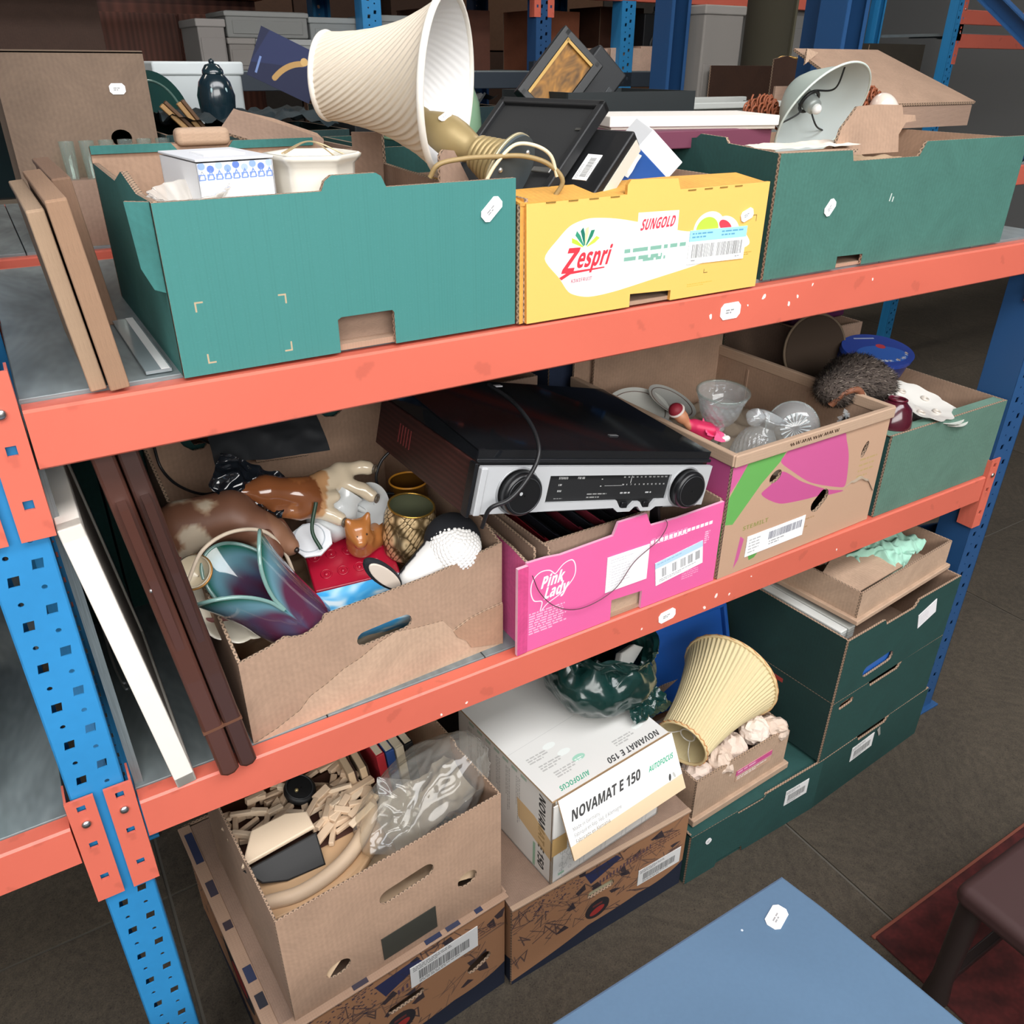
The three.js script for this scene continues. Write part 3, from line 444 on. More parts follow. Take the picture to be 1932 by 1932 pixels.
{ // pressed glass dish
  const t = thing('glass_dish', 'clear pressed glass dish at the left front of the teal tray', 'dish', [0.212, 1.612, -0.062], 0); t.rotation.set(0.12, 0, 0.1);
  const pts = [[0.001, 0], [0.018, 0], [0.02, 0.006], [0.03, 0.02], [0.044, 0.036], [0.046, 0.038], [0.044, 0.039], [0.028, 0.024], [0.015, 0.01], [0.001, 0.008]];
  const g = lathe(pts, 60), p = g.attributes.position; for (let i = 0; i < p.count; i++) { const a = Math.atan2(p.getZ(i), p.getX(i)), r = Math.hypot(p.getX(i), p.getZ(i)), k = 1 + 0.05 * Math.cos(a * 16) * Math.min(1, r / 0.03); p.setX(i, p.getX(i) * k); p.setZ(i, p.getZ(i) * k); } g.computeVertexNormals();
  part(t, 'dish_bowl', g, M(0xf6f3ee, 0.08, 0, { transmission: 0.7, thickness: 0 }));
}
// pleated lampshade: local +y runs from the narrow end to the wide end
function lampshade(name, label, pos, dir, o) {
  const t = thing(name, label, 'lampshade'); aimY(t, pos, dir);
  const { r0, r1, L, pleats, twist, col, trim, inner, flare = 1.7, amp = 0.0013 } = o, nx = pleats * 6, ny = 26;
  const surf = (off, a) => {
    const g = new THREE.PlaneGeometry(1, 1, nx, ny), p = g.attributes.position, uv = g.attributes.uv;
    for (let i = 0; i < p.count; i++) { const u = p.getX(i) + 0.5, v = p.getY(i) + 0.5, th = u * Math.PI * 2 + twist * v, r = r0 + (r1 - r0) * Math.pow(v, flare) * 0.8 + (r1 - r0) * v * 0.2 + off + a * Math.sin(u * pleats * Math.PI * 2) * (0.5 + 0.5 * v) + a * 0.6 * noise.noise(u * pleats * 0.7, v * 2, 3); p.setXYZ(i, r * Math.cos(th), v * L, r * Math.sin(th)); }
    g.computeVertexNormals(); return g;
  };
  part(t, 'pleated_cover', surf(0, amp), M(col, 0.75, 0, { transmission: 0.12, sheen: 0.3, sheenRoughness: 0.6 }));
  part(t, 'lining', surf(-0.0028, amp * 0.12), M(inner, 0.6, 0, { transmission: 0.1 }));
  for (const [r, y, b] of [[r0, 0.001, 0.0035], [r1, L - 0.001, 0.0042]]) part(t, 'trim_band', new THREE.TorusGeometry(r, b, 8, 72).rotateX(Math.PI / 2).scale(1, 1.3, 1), M(trim, 0.7), [0, y, 0]);
  if (o.cord) for (const [r, y] of [[r0, 0.001], [r1, L - 0.001]]) part(t, 'cord_edging', tube(Array.from({ length: 90 }, (_, i) => { const a = i / 90 * Math.PI * 2; return [(r + 0.0035 + 0.0012 * Math.cos(i * 1.7)) * Math.cos(a), y + 0.0022 * Math.sin(i * 1.7), (r + 0.0035) * Math.sin(a)]; }), 0.0012, 260, 5, true), M(o.cord, 0.8));
  const w = []; for (let i = 0; i < 3; i++) { const a = i * 2.094; w.push(tube([[0.018 * Math.cos(a), o.ringY ?? 0.03, 0.018 * Math.sin(a)], [r0 * 0.6 * Math.cos(a), 0.01, r0 * 0.6 * Math.sin(a)], [(r0 - 0.003) * Math.cos(a), 0.004, (r0 - 0.003) * Math.sin(a)]], 0.0014, 14, 6)); }
  part(t, 'wire_spider', join(...w, new THREE.TorusGeometry(0.018, 0.0018, 8, 30).rotateX(Math.PI / 2).translate(0, o.ringY ?? 0.03, 0)), M(0xd8d4cb, 0.4, 0.4));
  return t;
}
lampshade('lampshade', 'large cream swirl-pleated lampshade tipped on its side over the teal tray', [0.4895, 1.7605, -0.335], [0.701, -0.065, 0.71], { r0: 0.058, r1: 0.119, L: 0.19, pleats: 46, twist: 2.1, flare: 2.7, col: 0xd9cdbb, trim: 0xe9e4da, inner: 0xf0efee, amp: 0.0017 });
{ // brass table lamp lying down
  const t = thing('table_lamp', 'antique brass table lamp lying with its grey felt base towards the front', 'lamp'); aimY(t, [0.655, 1.643, -0.072], [-0.40, 0.36, -0.84]);
  const brass = M(0xa18d62, 0.42, 0.3), P = [[0.001, 0.004], [0.053, 0.004], [0.053, 0.009], [0.043, 0.014], [0.036, 0.018]];
  part(t, 'felt_pad', cyl(0.052, 0.052, 0.004, 48), M(0x434c50, 0.95), [0, 0.002, 0]);
  for (let i = 0; i < 3; i++) { const a = i * 2.09 + 0.4; part(t, 'screw', new THREE.SphereGeometry(0.004, 10, 8), M(0xd9d6cf, 0.3, 0.8), [0.036 * Math.cos(a), 0.0, 0.036 * Math.sin(a)]); }
  part(t, 'foot', lathe(P, 48), M(0xe0d2ac, 0.35, 0.5));
  for (let i = 0; i < 6; i++) part(t, 'ridged_collar', new THREE.TorusGeometry(0.033 - i * 0.0024, 0.0042, 10, 40).rotateX(Math.PI / 2), brass, [0, 0.02 + i * 0.0085, 0]);
  part(t, 'lamp_body', lathe([[0.001, 0.014], [0.031, 0.016], [0.018, 0.066], [0.021, 0.078], [0.027, 0.1], [0.029, 0.118], [0.026, 0.138], [0.02, 0.156], [0.016, 0.166], [0.018, 0.17], [0.018, 0.178], [0.012, 0.181], [0.001, 0.181]], 40), brass);
  part(t, 'lamp_holder', lathe([[0.001, 0.18], [0.012, 0.181], [0.012, 0.2], [0.016, 0.202], [0.016, 0.215], [0.011, 0.216], [0.011, 0.208], [0.001, 0.208]], 24), M(0x3a352e, 0.5));
  part(t, 'price_sticker', lotGeo(0.022, 0.011), lotMat, [0.0, 0.125, 0.028]);
  const cord = M(0x9c8458, 0.5);
  const c = tag(part(scene, numbered('lamp_cord'), tube([[0.52, 1.645, -0.062], [0.528, 1.66, -0.055], [0.565, 1.667, -0.05], [0.61, 1.668, -0.045], [0.655, 1.667, -0.038], [0.69, 1.655, -0.028], [0.708, 1.634, -0.022], [0.7, 1.612, -0.03]], 0.0034, 60, 8), cord), 'gold flex of the brass lamp looping over the teal tray rim', 'cord');
  tag(part(scene, numbered('lamp_cord'), tube([[0.6, 1.638, -0.05], [0.612, 1.658, -0.045], [0.64, 1.682, -0.04], [0.665, 1.681, -0.03], [0.688, 1.668, -0.025], [0.7, 1.64, -0.025]], 0.0026, 40, 8), M(0xe3d6b4, 0.5)), 'pale loop of flex arching above the grey felt lamp base', 'cord');
}
{ // black picture frame seen from its back, and a flat black case below it
  const blk = M(0x1d1e20, 0.5), soft = M(0x232425, 0.75);
  const t = thing('picture_frame', 'black picture frame tilted back in the yellow carton, seen from behind', 'frame'); aim(t, [0.72, 1.645, -0.175], [0.30, 0.0, 0.954], [0.60, 0.52, -0.19]);
  const w = 0.21, h = 0.25; for (const [x, y, a, b] of [[0, h / 2 - 0.006, w, 0.012], [0, -h / 2 + 0.006, w, 0.012], [-w / 2 + 0.006, 0, 0.012, h], [w / 2 - 0.006, 0, 0.012, h]]) part(t, 'frame_rail', box(a, b, 0.02, 0.003), blk, [x, y, 0]);
  part(t, 'back_board', bx(w - 0.024, h - 0.024, 0.004), soft); part(t, 'strut', slab(shp([[0, 0], [0.04, 0], [0.028, 0.11], [0.012, 0.11]]), 0.004), [soft, soft, soft], [-0.02, -0.06, 0.003], [0.12, 0, 0]);
  for (const y of [0.07, -0.05]) part(t, 'clip', box(0.012, 0.004, 0.002, 0.0008), M(0x6d6d6a, 0.4, 0.7), [w / 2 - 0.02, y, 0.004]);
  part(t, 'hinge', box(0.035, 0.01, 0.004, 0.002), M(0x8b8b88, 0.35, 0.8), [0.075, -0.02, 0.011]);
  const c = thing('presentation_case', 'flat black case with a barcode label under the black picture frame', 'case'); aim(c, [0.76, 1.618, -0.118], [0.30, 0.0, 0.954], [0.60, 0.52, -0.19]);
  part(c, 'case_shell', box(0.19, 0.2, 0.03, 0.004), M(0x17181a, 0.45)); part(c, 'page_edge', bx(0.004, 0.19, 0.02, 0.0945, 0, -0.008), M(0xcfc9bb, 0.8));
  part(c, 'barcode_label', new THREE.BoxGeometry(0.05, 0.026, 0.001), new THREE.MeshStandardMaterial({ map: barcodeTex, roughness: 0.6 }), [0.055, 0.022, 0.0156], [0, 0, 1.57]);
}
{ // blue and white packet beside the case
  const t = thing('packet', 'blue and white cardboard packet standing right of the black case', 'packet'); aim(t, [0.985, 1.612, -0.2], [0.66, -0.55, 0.1], [0.5, 0.75, 0.3]);
  part(t, 'carton_body', box(0.1, 0.06, 0.08, 0.002), M(0x1f4f97, 0.5)); part(t, 'white_sleeve', box(0.082, 0.04, 0.079, 0.002), M(0xe9ebee, 0.6), [-0.006, 0.045, -0.004]);
  part(t, 'paper_liner', crumple(0.05, 0.04, 14, 14, 0.006, 40, 3), M(0xe7e4dc, 0.9), [-0.055, 0.0, 0.035], [0, -0.5, 0.2]);
}
packing('crumpled white paper filling the yellow carton under the black case', [0.865, 1.57, -0.2], 0.44, 0.37, 0.03, paperWhite, 5.1);
{ // album boxes lying across the trays
  const t = thing('album', 'maroon album box lying flat behind the blue packet', 'album', [1.165, 1.658, -0.34], -0.1);
  part(t, 'cover', box(0.35, 0.006, 0.2, 0.002), M(0x5e2c40, 0.6), [0, 0.013, 0]); part(t, 'cover', box(0.35, 0.006, 0.2, 0.002), M(0x5e2c40, 0.6), [0, -0.013, 0]); part(t, 'spine', box(0.35, 0.03, 0.006, 0.002), M(0x6a3348, 0.6), [0, 0, 0.1]); part(t, 'page_block', bx(0.335, 0.02, 0.19), M(0xe2dccf, 0.9));
  const b = thing('flat_box', 'long shallow white box lying on top of the maroon album', 'box', [1.19, 1.687, -0.335], -0.3);
  part(b, 'lid', box(0.34, 0.018, 0.17, 0.002), M(0xeae4dd, 0.7)); part(b, 'tray', box(0.332, 0.012, 0.162, 0.002), M(0xcfc6bb, 0.8), [0, -0.009, 0]);
}
{ // small enamelled lampshade with gallery ring
  const t = thing('lampshade', 'small pale grey-green metal lampshade in the dark green tray', 'lampshade'); aimY(t, [1.443, 1.695, -0.205], [0.03, -0.52, 0.85]);
  const dome = (o) => lathe([[0.02, -0.085], [0.032, -0.08], [0.05, -0.064], [0.075, -0.034], [0.093, -0.01], [0.103, 0], [0.107, 0.003]].map(([r, y]) => [r - o, y - o * 0.3]), 64);
  part(t, 'outer_shell', dome(0), M(0xb9c7bf, 0.4, 0.1)); part(t, 'inner_lining', dome(0.003), M(0xc6d2d2, 0.55)); part(t, 'rolled_rim', new THREE.TorusGeometry(0.106, 0.0022, 8, 72).rotateX(Math.PI / 2), M(0xcdd8d0, 0.4), [0, 0.002, 0]);
  const wire = M(0x2c2f30, 0.45, 0.4);
  for (const a of [0.6, 2.7, 4.8]) part(t, 'gallery_wire', tube([[0.088 * Math.cos(a), -0.02, 0.088 * Math.sin(a)], [0.045 * Math.cos(a + 0.25), -0.016, 0.045 * Math.sin(a + 0.25)], [0.02 * Math.cos(a), -0.045, 0.02 * Math.sin(a)]], 0.0018, 20, 6), wire);
  part(t, 'gallery_ring', new THREE.TorusGeometry(0.021, 0.0035, 8, 36).rotateX(Math.PI / 2), wire, [0, -0.04, 0]); part(t, 'lamp_holder', lathe([[0.001, -0.02], [0.014, -0.02], [0.016, -0.03], [0.016, -0.075], [0.001, -0.08]], 24), M(0xa9b2b0, 0.4, 0.3)); part(t, 'bulb_cap', new THREE.SphereGeometry(0.01, 14, 10), M(0xf0f0ee, 0.3), [0, -0.016, 0]);
}
{ // auburn curly wig and the smooth head under it
  const g = []; for (let i = 0; i < 170; i++) { const side = i % 3 ? 1 : 0, cx = side ? 1.628 : 1.418, a = rnd(0, 6.28), e = rnd(-0.2, 1.4), r = side ? 0.055 : 0.035, x = cx + r * Math.cos(a) * Math.cos(e), z = (side ? -0.27 : -0.34) + r * Math.sin(a) * Math.cos(e), y = (side ? 1.69 : 1.688) + r * 0.9 * Math.sin(e), P = [], rr = rnd(0.006, 0.011), ax = rnd(0, 6); for (let k = 0; k < 9; k++) P.push([x + rr * Math.cos(k * 1.1 + ax), y + rr * Math.sin(k * 1.1 + ax) - k * 0.002, z + k * 0.0022]); g.push(tube(P, 0.0024, 18, 4)); }
  const w = thing('wig', 'auburn curly wig tucked behind the small metal lampshade', 'wig'); part(w, 'curls', join(...g), M(0x8a4a2c, 0.6, 0, { sheen: 0.6 })); part(w, 'wig_cap', join(new THREE.SphereGeometry(0.05, 24, 16).translate(1.628, 1.686, -0.275), new THREE.SphereGeometry(0.03, 20, 14).translate(1.418, 1.686, -0.345)), M(0x5f3320, 0.8));
  const e = thing('ornament', 'smooth pale pink egg ornament resting in the auburn curls', 'ornament', [1.632, 1.69, -0.205]); e.rotation.z = 0.5; part(e, 'shell', new THREE.SphereGeometry(0.031, 32, 24).scale(1, 1.4, 1), glaze(0xe8d2c4)); part(e, 'stem_hole', new THREE.TorusGeometry(0.006, 0.0012, 6, 18), M(0xbfa596, 0.5), [0, 0, 0.031]);
}
packing('crumpled brown paper inside the dark green tray on the upper shelf', [1.5, 1.585, -0.24], 0.66, 0.38, 0.03, paperBrown, 9.4);
single('tissue_sheet', crumple(0.2, 0.09, 30, 16, 0.006, 14, 6).rotateX(-Math.PI / 2), M(0xf0e2d4, 0.9), 'pinkish white tissue sheet over the corner of the dark green tray', 'paper', [1.26, 1.652, -0.09], [0, -0.1, 0.02]);
{ // cardboard carton with a raised sloping lid at the right
  const t = thing('cardboard_box', 'plain tan carton with a raised sloping lid behind the auburn wig', 'box', [1.9, 1.653, -0.5], 0);
  part(t, 'front_panel', bx(0.36, 0.045, 0.006, 0, 0.0225, 0.2), kraft2); part(t, 'side_panel', bx(0.006, 0.045, 0.29, -0.177, 0.0225, 0.055), kraft2); part(t, 'side_panel', bx(0.006, 0.045, 0.29, 0.177, 0.0225, 0.055), kraft2); part(t, 'back_panel', bx(0.36, 0.08, 0.006, 0, 0.04, -0.09), kraft2); part(t, 'base_panel', bx(0.36, 0.004, 0.29, 0, 0.002, 0.055), kraft2);
  part(t, 'lid_flap', slab(shp([[-0.2, 0], [0.185, 0], [0.17, 0.31], [-0.14, 0.31]]), 0.006), [kraft, kraft, edgeK], [0, 0.046, 0.205], [-Math.PI / 2 + 0.36, 0, 0]); part(t, 'torn_corner', slab(shp([[0, 0], [0.06, 0.01], [0.03, 0.03]]), 0.005), [kraftL, kraftL, edgeK], [-0.17, 0.125, -0.02], [-0.5, 0, 0.3]);
}
// flat boards leaning at the left end of the upper shelf
[[0.094, -0.012, 0.3, 0.21, 0.018, 0x9d7c62, 'pale wooden board leaning left of the teal tray, nearest the shelf edge'], [0.07, -0.02, 0.28, 0.2, 0.014, 0xa58a70, 'thin card-backed panel leaning behind the pale wooden board'], [0.125, -0.3, 0.3, 0.2, 0.02, 0x8c6d58, 'brown wooden panel set back beside the teal tray side']].forEach(([x, z, d, h, w, c, l]) => {
  const t = thing('flat_picture', l, 'picture', [x, Y1, z - d / 2]); t.rotation.z = 0.09; part(t, 'panel_board', box(w, h, d, 0.002).translate(-w / 2, h / 2, 0), card(c)); part(t, 'edge_strip', box(w + 0.004, h, 0.006, 0.002).translate(-w / 2, h / 2, d / 2 - 0.001), card(c)); part(t, 'edge_strip', box(w + 0.004, 0.008, d, 0.002).translate(-w / 2, h - 0.003, 0), card(c));
});
{ const t = thing('glass_plate', 'loose grey glass plate lying on the deck beside the teal tray', 'glass plate', [0.134, Y1 + 0.004, -0.17]); part(t, 'pane', bx(0.03, 0.004, 0.26), M(0xaebcc0, 0.1, 0, { transmission: 0.5 })); part(t, 'tape_strip', bx(0.01, 0.0006, 0.26, 0.008, 0.0025, 0), M(0xd7d9d8, 0.5)); }
// ---------------------------------------------------------------- middle shelf, ornaments in the torn brown box
const sig = (x) => Math.max(0, Math.min(1, x));
packing('crumpled brown paper at the bottom of the torn brown box', [0.385, 0.9, -0.27], 0.4, 0.38, 0.03, paperBrown, 12.7, 0.04);
{ // handkerchief vase: lobed thick glass, purple body, blue and green rim
  const t = thing('glass_vase', 'purple and green art glass vase with a wavy folded rim in the torn box', 'vase'); aimY(t, [0.287, 0.962, -0.102], [-0.58, 0.8, -0.13]); t.rotateY(-0.35);
  const nu = 120, nv = 40, rim = (th) => 0.085 + 0.1 * Math.pow(Math.abs(Math.cos(1.5 * th)), 0.55), rad = (th, v) => 0.05 + 0.012 * v + 0.014 * v * v * v * (0.2 + 0.9 * Math.abs(Math.cos(1.5 * th)) ** 1.5);
  const surf = (off) => { const g = new THREE.PlaneGeometry(1, 1, nu, nv), p = g.attributes.position, c = new Float32Array(p.count * 3), K = new THREE.Color(), A = new THREE.Color(0x6a3450), B = new THREE.Color(0x555878), C = new THREE.Color(0x74a3b3), D = new THREE.Color(0x1b6e58);
    for (let i = 0; i < p.count; i++) { const th = (p.getX(i) + 0.5) * Math.PI * 2, v = p.getY(i) + 0.5, r = rad(th, v) - off * (1 - 0.5 * v); p.setXYZ(i, r * Math.cos(th), 0.004 + (off ? 0.012 * (1 - v) : 0) + v * rim(th), r * Math.sin(th)); const s = noise.noise(Math.cos(th) * 2.2, Math.sin(th) * 2.2, v * 3); K.copy(A).lerp(B, sig(s * 1.3 + 0.35)).lerp(C, sig((v - 0.62 + s * 0.12) / 0.2)).lerp(D, sig((v - 0.86) / 0.12)); c.set([K.r, K.g, K.b], i * 3); }
    g.setAttribute('color', new THREE.BufferAttribute(c, 3)); g.computeVertexNormals(); return g; };
  const gm = painted(0.05, { transmission: 0.35, thickness: 0, clearcoat: 1, clearcoatRoughness: 0.03 });
  part(t, 'vase_body', surf(0), gm); part(t, 'vase_lining', surf(0.008), gm);
  part(t, 'rim_edge', tube(Array.from({ length: 120 }, (_, i) => { const th = i / 120 * Math.PI * 2, r = rad(th, 1) - 0.002; return [r * Math.cos(th), 0.004 + rim(th), r * Math.sin(th)]; }), 0.0032, 360, 8, true), M(0x9fc9c2, 0.04, 0, { transmission: 0.5, clearcoat: 1 }));
  part(t, 'vase_foot', lathe([[0.001, 0], [0.044, 0], [0.05, 0.004], [0.048, 0.012], [0.001, 0.018]], 40), M(0x43305f, 0.05, 0, { transmission: 0.4, clearcoat: 1 }));
}
{ // brown and white spaniel figurine
  const t = thing('dog_figurine', 'matt brown and cream spaniel figurine lying behind the glass vase', 'figurine', [0.2, 1.092, -0.255]);
  const P = (x, y, z) => [x - 0.2, y - 1.07, z + 0.25];
  const caps = [[P(0.15, 1.09, -0.27), P(0.225, 1.1, -0.25), 0.044, 0.04], [P(0.225, 1.1, -0.25), P(0.25, 1.085, -0.225), 0.032, 0.028], [P(0.262, 1.078, -0.212), P(0.272, 1.07, -0.207), 0.029, 0.028], [P(0.28, 1.062, -0.2), P(0.298, 1.048, -0.19), 0.02, 0.016], [P(0.14, 1.06, -0.26), P(0.13, 1.035, -0.25), 0.024, 0.018]];
  part(t, 'body', blob(caps, 46, 0.007, (x, y, z) => { const n = noise.noise(x * 20 + 5, y * 20, z * 20 + 2); return n > 0.2 ? 0xcdbda6 : n > 0.1 ? 0xa98a70 : x > 0.075 ? 0x8a6149 : 0x7c5440; }), painted(0.5));
  for (const s of [[0.262, 1.085, -0.182, 1], [0.296, 1.075, -0.225, -1]]) part(t, 'ear', blob([[P(s[0], s[1], s[2]), P(s[0] + 0.006, s[1] - 0.032, s[2] + 0.006), 0.01, 0.016]], 20, 0.004), M(0x6f4634, 0.5));
  for (const z of [-0.185]) part(t, 'eye', new THREE.SphereGeometry(0.0035, 12, 8), M(0x1c1512, 0.2), P(0.285, 1.078, z)); part(t, 'nose', new THREE.SphereGeometry(0.005, 12, 8), M(0x241a17, 0.3), P(0.305, 1.046, -0.176));
}
{ // glazed animal on its side, hollow hooves to the right
  const t = thing('animal_figurine', 'glazed brown and cream ceramic animal lying on its side, hooves to the right', 'figurine', [0.36, 1.12, -0.26]);
  const P = (x, y, z) => [x - 0.36, y - 1.12, z + 0.26];
  const caps = [[P(0.25, 1.152, -0.27), P(0.29, 1.142, -0.27), 0.01, 0.024], [P(0.29, 1.142, -0.27), P(0.345, 1.122, -0.27), 0.026, 0.027], [P(0.345, 1.122, -0.27), P(0.4, 1.122, -0.29), 0.026, 0.02], [P(0.4, 1.122, -0.29), P(0.43, 1.125, -0.3), 0.019, 0.018],
    [P(0.355, 1.1, -0.25), P(0.39, 1.082, -0.24), 0.016, 0.009], [P(0.39, 1.082, -0.24), P(0.402, 1.073, -0.235), 0.009, 0.012], [P(0.37, 1.11, -0.255), P(0.405, 1.108, -0.255), 0.014, 0.009],
    [P(0.425, 1.115, -0.29), P(0.462, 1.1, -0.27), 0.014, 0.009], [P(0.462, 1.1, -0.27), P(0.474, 1.088, -0.262), 0.009, 0.012], [P(0.435, 1.13, -0.305), P(0.475, 1.128, -0.305), 0.014, 0.009], [P(0.475, 1.128, -0.305), P(0.488, 1.124, -0.302), 0.009, 0.012], [P(0.3, 1.11, -0.25), P(0.335, 1.095, -0.245), 0.01, 0.008]];
  part(t, 'body', blob(caps, 60, 0.006, (x, y, z) => { const n = noise.noise(x * 16, y * 16 + 3, z * 16), s = x * 0.9 - y * 0.5 + n * 0.03; return s > 0.018 ? 0xd9c8ad : s > 0.004 ? 0xc39468 : n > 0.25 ? 0x9a6038 : 0x86502f; }), painted(0.12, { clearcoat: 1, clearcoatRoughness: 0.06 }));
  for (const [x, y, z] of [[0.406, 1.071, -0.223], [0.481, 1.085, -0.252], [0.497, 1.123, -0.294]]) part(t, 'hoof_ring', new THREE.TorusGeometry(0.007, 0.0022, 8, 20), M(0x5d5348, 0.3), P(x, y, z), [0.2, 0.7, 0]);
}
single('bubble_wrap', crumple(0.13, 0.075, 46, 30, 0.02, 22, 8), M(0x161a20, 0.12, 0, { clearcoat: 1 }), 'shiny black plastic wrapping between the two animal figurines', 'plastic wrap', [0.268, 1.152, -0.28], [-0.7, 0.25, -0.55]);
single('black_sheet', crumple(0.2, 0.1, 30, 20, 0.008, 12, 4), M(0x26282b, 0.5), 'dark grey folded cloth behind the glazed animal figurine', 'cloth', [0.33, 1.2, -0.37], [-0.9, 0.1, -0.05]);
const blackCord = M(0x1b1c1e, 0.4);
tag(part(scene, numbered('power_cord'), tube([[0.155, 1.185, -0.47], [0.158, 1.14, -0.46], [0.175, 1.115, -0.43], [0.215, 1.108, -0.38], [0.25, 1.13, -0.36], [0.262, 1.175, -0.37], [0.235, 1.19, -0.42], [0.2, 1.2, -0.455]], 0.0026, 70, 8), blackCord), 'thin black cord draped over the back of the torn brown box', 'cord');
tag(part(scene, numbered('power_cord'), tube([[0.535, 1.15, -0.3], [0.514, 1.133, -0.3], [0.5, 1.1, -0.298], [0.51, 1.072, -0.295], [0.54, 1.062, -0.29], [0.595, 1.045, -0.285]], 0.0028, 50, 8), blackCord), 'black cord looping down beside the wooden music centre side', 'cord');
{ // white glazed jug, saucer and shallow dish
  const t = thing('jug', 'white glazed jug lying behind the small orange animal head', 'jug'); aimY(t, [0.375, 1.03, -0.27], [0.55, 0.55, -0.2]); part(t, 'jug_body', lathe([[0.001, 0], [0.028, 0], [0.042, 0.02], [0.045, 0.045], [0.036, 0.07], [0.03, 0.082], [0.034, 0.092], [0.031, 0.092], [0.027, 0.08], [0.03, 0.06], [0.001, 0.01]], 40), glaze(0xd4d8d8));
  part(t, 'handle', tube([[0.034, 0.078, 0], [0.062, 0.075, 0], [0.066, 0.045, 0], [0.043, 0.028, 0]], 0.005, 30, 10), glaze(0xd4d8d8)); part(t, 'painted_band', new THREE.TorusGeometry(0.0448, 0.0015, 6, 60).rotateX(Math.PI / 2), M(0x2d5a48, 0.3), [0, 0.045, 0]);
  const s = thing('saucer', 'white glazed saucer standing on edge left of the gold votive jar', 'saucer'); aimY(s, [0.485, 1.062, -0.275], [-0.75, 0.35, 0.45]); part(s, 'saucer_dish', lathe([[0.001, 0], [0.02, 0], [0.032, 0.006], [0.04, 0.013], [0.041, 0.014], [0.03, 0.01], [0.018, 0.004], [0.001, 0.004]], 48), glaze(0xd8dcdd)); part(s, 'foot_ring', new THREE.TorusGeometry(0.019, 0.002, 8, 40).rotateX(Math.PI / 2), glaze(0xd0d4d5), [0, -0.001, 0]);
  const d = thing('dish', 'bright white shallow dish in front of the spaniel figurine head', 'dish'); aimY(d, [0.345, 1.05, -0.235], [-0.25, 0.75, 0.6]); part(d, 'dish_plate', new THREE.ExtrudeGeometry(shp([[-0.034, 0.004], [-0.022, 0.02], [0, 0.026], [0.022, 0.018], [0.034, -0.004], [0.028, -0.024], [0.004, -0.034], [-0.02, -0.026]]), { depth: 0.004, bevelEnabled: true, bevelSize: 0.003, bevelThickness: 0.002, bevelSegments: 3 }).rotateX(-Math.PI / 2), glaze(0xe9ecf0)); part(d, 'rim_line', new THREE.TorusGeometry(0.026, 0.001, 6, 40).rotateX(Math.PI / 2), M(0xbcc4cc, 0.3), [0, 0.0065, 0]);
}
single('cane', tube([[0.362, 1.12, -0.23], [0.345, 1.075, -0.215], [0.352, 1.045, -0.2]], 0.0035, 20, 8), M(0x23402f, 0.4), 'short dark green cane leaning on the bright white dish', 'cane');
{ // orange animal head figurine
  const t = thing('animal_figurine', 'small orange glazed animal figurine with two pointed ears beside the gold jar', 'figurine', [0.43, 1.045, -0.22]);
  const P = (x, y, z) => [x, y, z]; part(t, 'body', blob([[P(-0.004, 0.005, 0.004), P(0.0, -0.01, 0), 0.022, 0.024], [P(0.005, -0.03, -0.01), P(0.05, -0.03, -0.03), 0.026, 0.022], [P(-0.016, 0.02, 0.0), P(-0.02, 0.03, 0.0), 0.008, 0.004], [P(0.014, 0.02, 0.0), P(0.019, 0.032, 0.0), 0.008, 0.004], [P(-0.008, -0.004, 0.022), P(-0.009, -0.006, 0.026), 0.011, 0.009]], 36, 0.005), glaze(0xb0703c)); for (const x of [-0.013, 0.004]) part(t, 'eye', new THREE.SphereGeometry(0.0022, 8, 6), M(0x2b1a10, 0.2), [x, 0.008, 0.0255]);
}
{ // gold crackled votive jar
  const crack = noiseMap(256, (x, y) => { let d1 = 9, d2 = 9; for (let i = 0; i < 60; i++) { const px = ((i * 0.618 + 0.13) % 1), py = ((i * 0.7548 + 0.37) % 1); let dx = Math.abs(x - px), dy = Math.abs(y - py); dx = Math.min(dx, 1 - dx); dy = Math.min(dy, 1 - dy); const d = Math.hypot(dx, dy * 1.2); if (d < d1) { d2 = d1; d1 = d; } else if (d < d2) d2 = d; } const e = sig((d2 - d1) / 0.02), k = 0.6 + 0.4 * Math.sin(d1 * 40); return [0.3 + 0.62 * e * k, 0.24 + 0.56 * e * k, 0.15 + 0.46 * e * k]; }); crack.repeat.set(3, 1);
  const t = thing('votive_jar', 'gold crackled mosaic glass votive jar behind the white and black toy', 'jar', [0.517, 0.975, -0.215]); t.rotation.set(0.12, 0, -0.08);
  part(t, 'jar_wall', lathe([[0.001, 0], [0.034, 0], [0.044, 0.012], [0.05, 0.045], [0.048, 0.085], [0.042, 0.108]], 48), M(0xffffff, 0.25, 0.35, { map: crack, bumpMap: crack, bumpScale: 0.001 })); part(t, 'jar_lining', lathe([[0.04, 0.108], [0.045, 0.085], [0.046, 0.045], [0.04, 0.014], [0.001, 0.004]], 48), M(0x7f8468, 0.25, 0.5)); part(t, 'rim', new THREE.TorusGeometry(0.041, 0.002, 8, 60).rotateX(Math.PI / 2), M(0xc59a4a, 0.2, 0.8), [0, 0.108, 0]);
  const a = thing('votive_jar', 'amber glass rim of a second jar behind the gold votive jar', 'jar', [0.565, 0.99, -0.3]); part(a, 'jar_wall', lathe([[0.001, 0], [0.03, 0], [0.038, 0.03], [0.036, 0.09]], 40), M(0x6e4a1c, 0.1, 0, { transmission: 0.5 })); part(a, 'rim', new THREE.TorusGeometry(0.036, 0.002, 8, 50).rotateX(Math.PI / 2), M(0xc98a2e, 0.15), [0, 0.09, 0]);
}
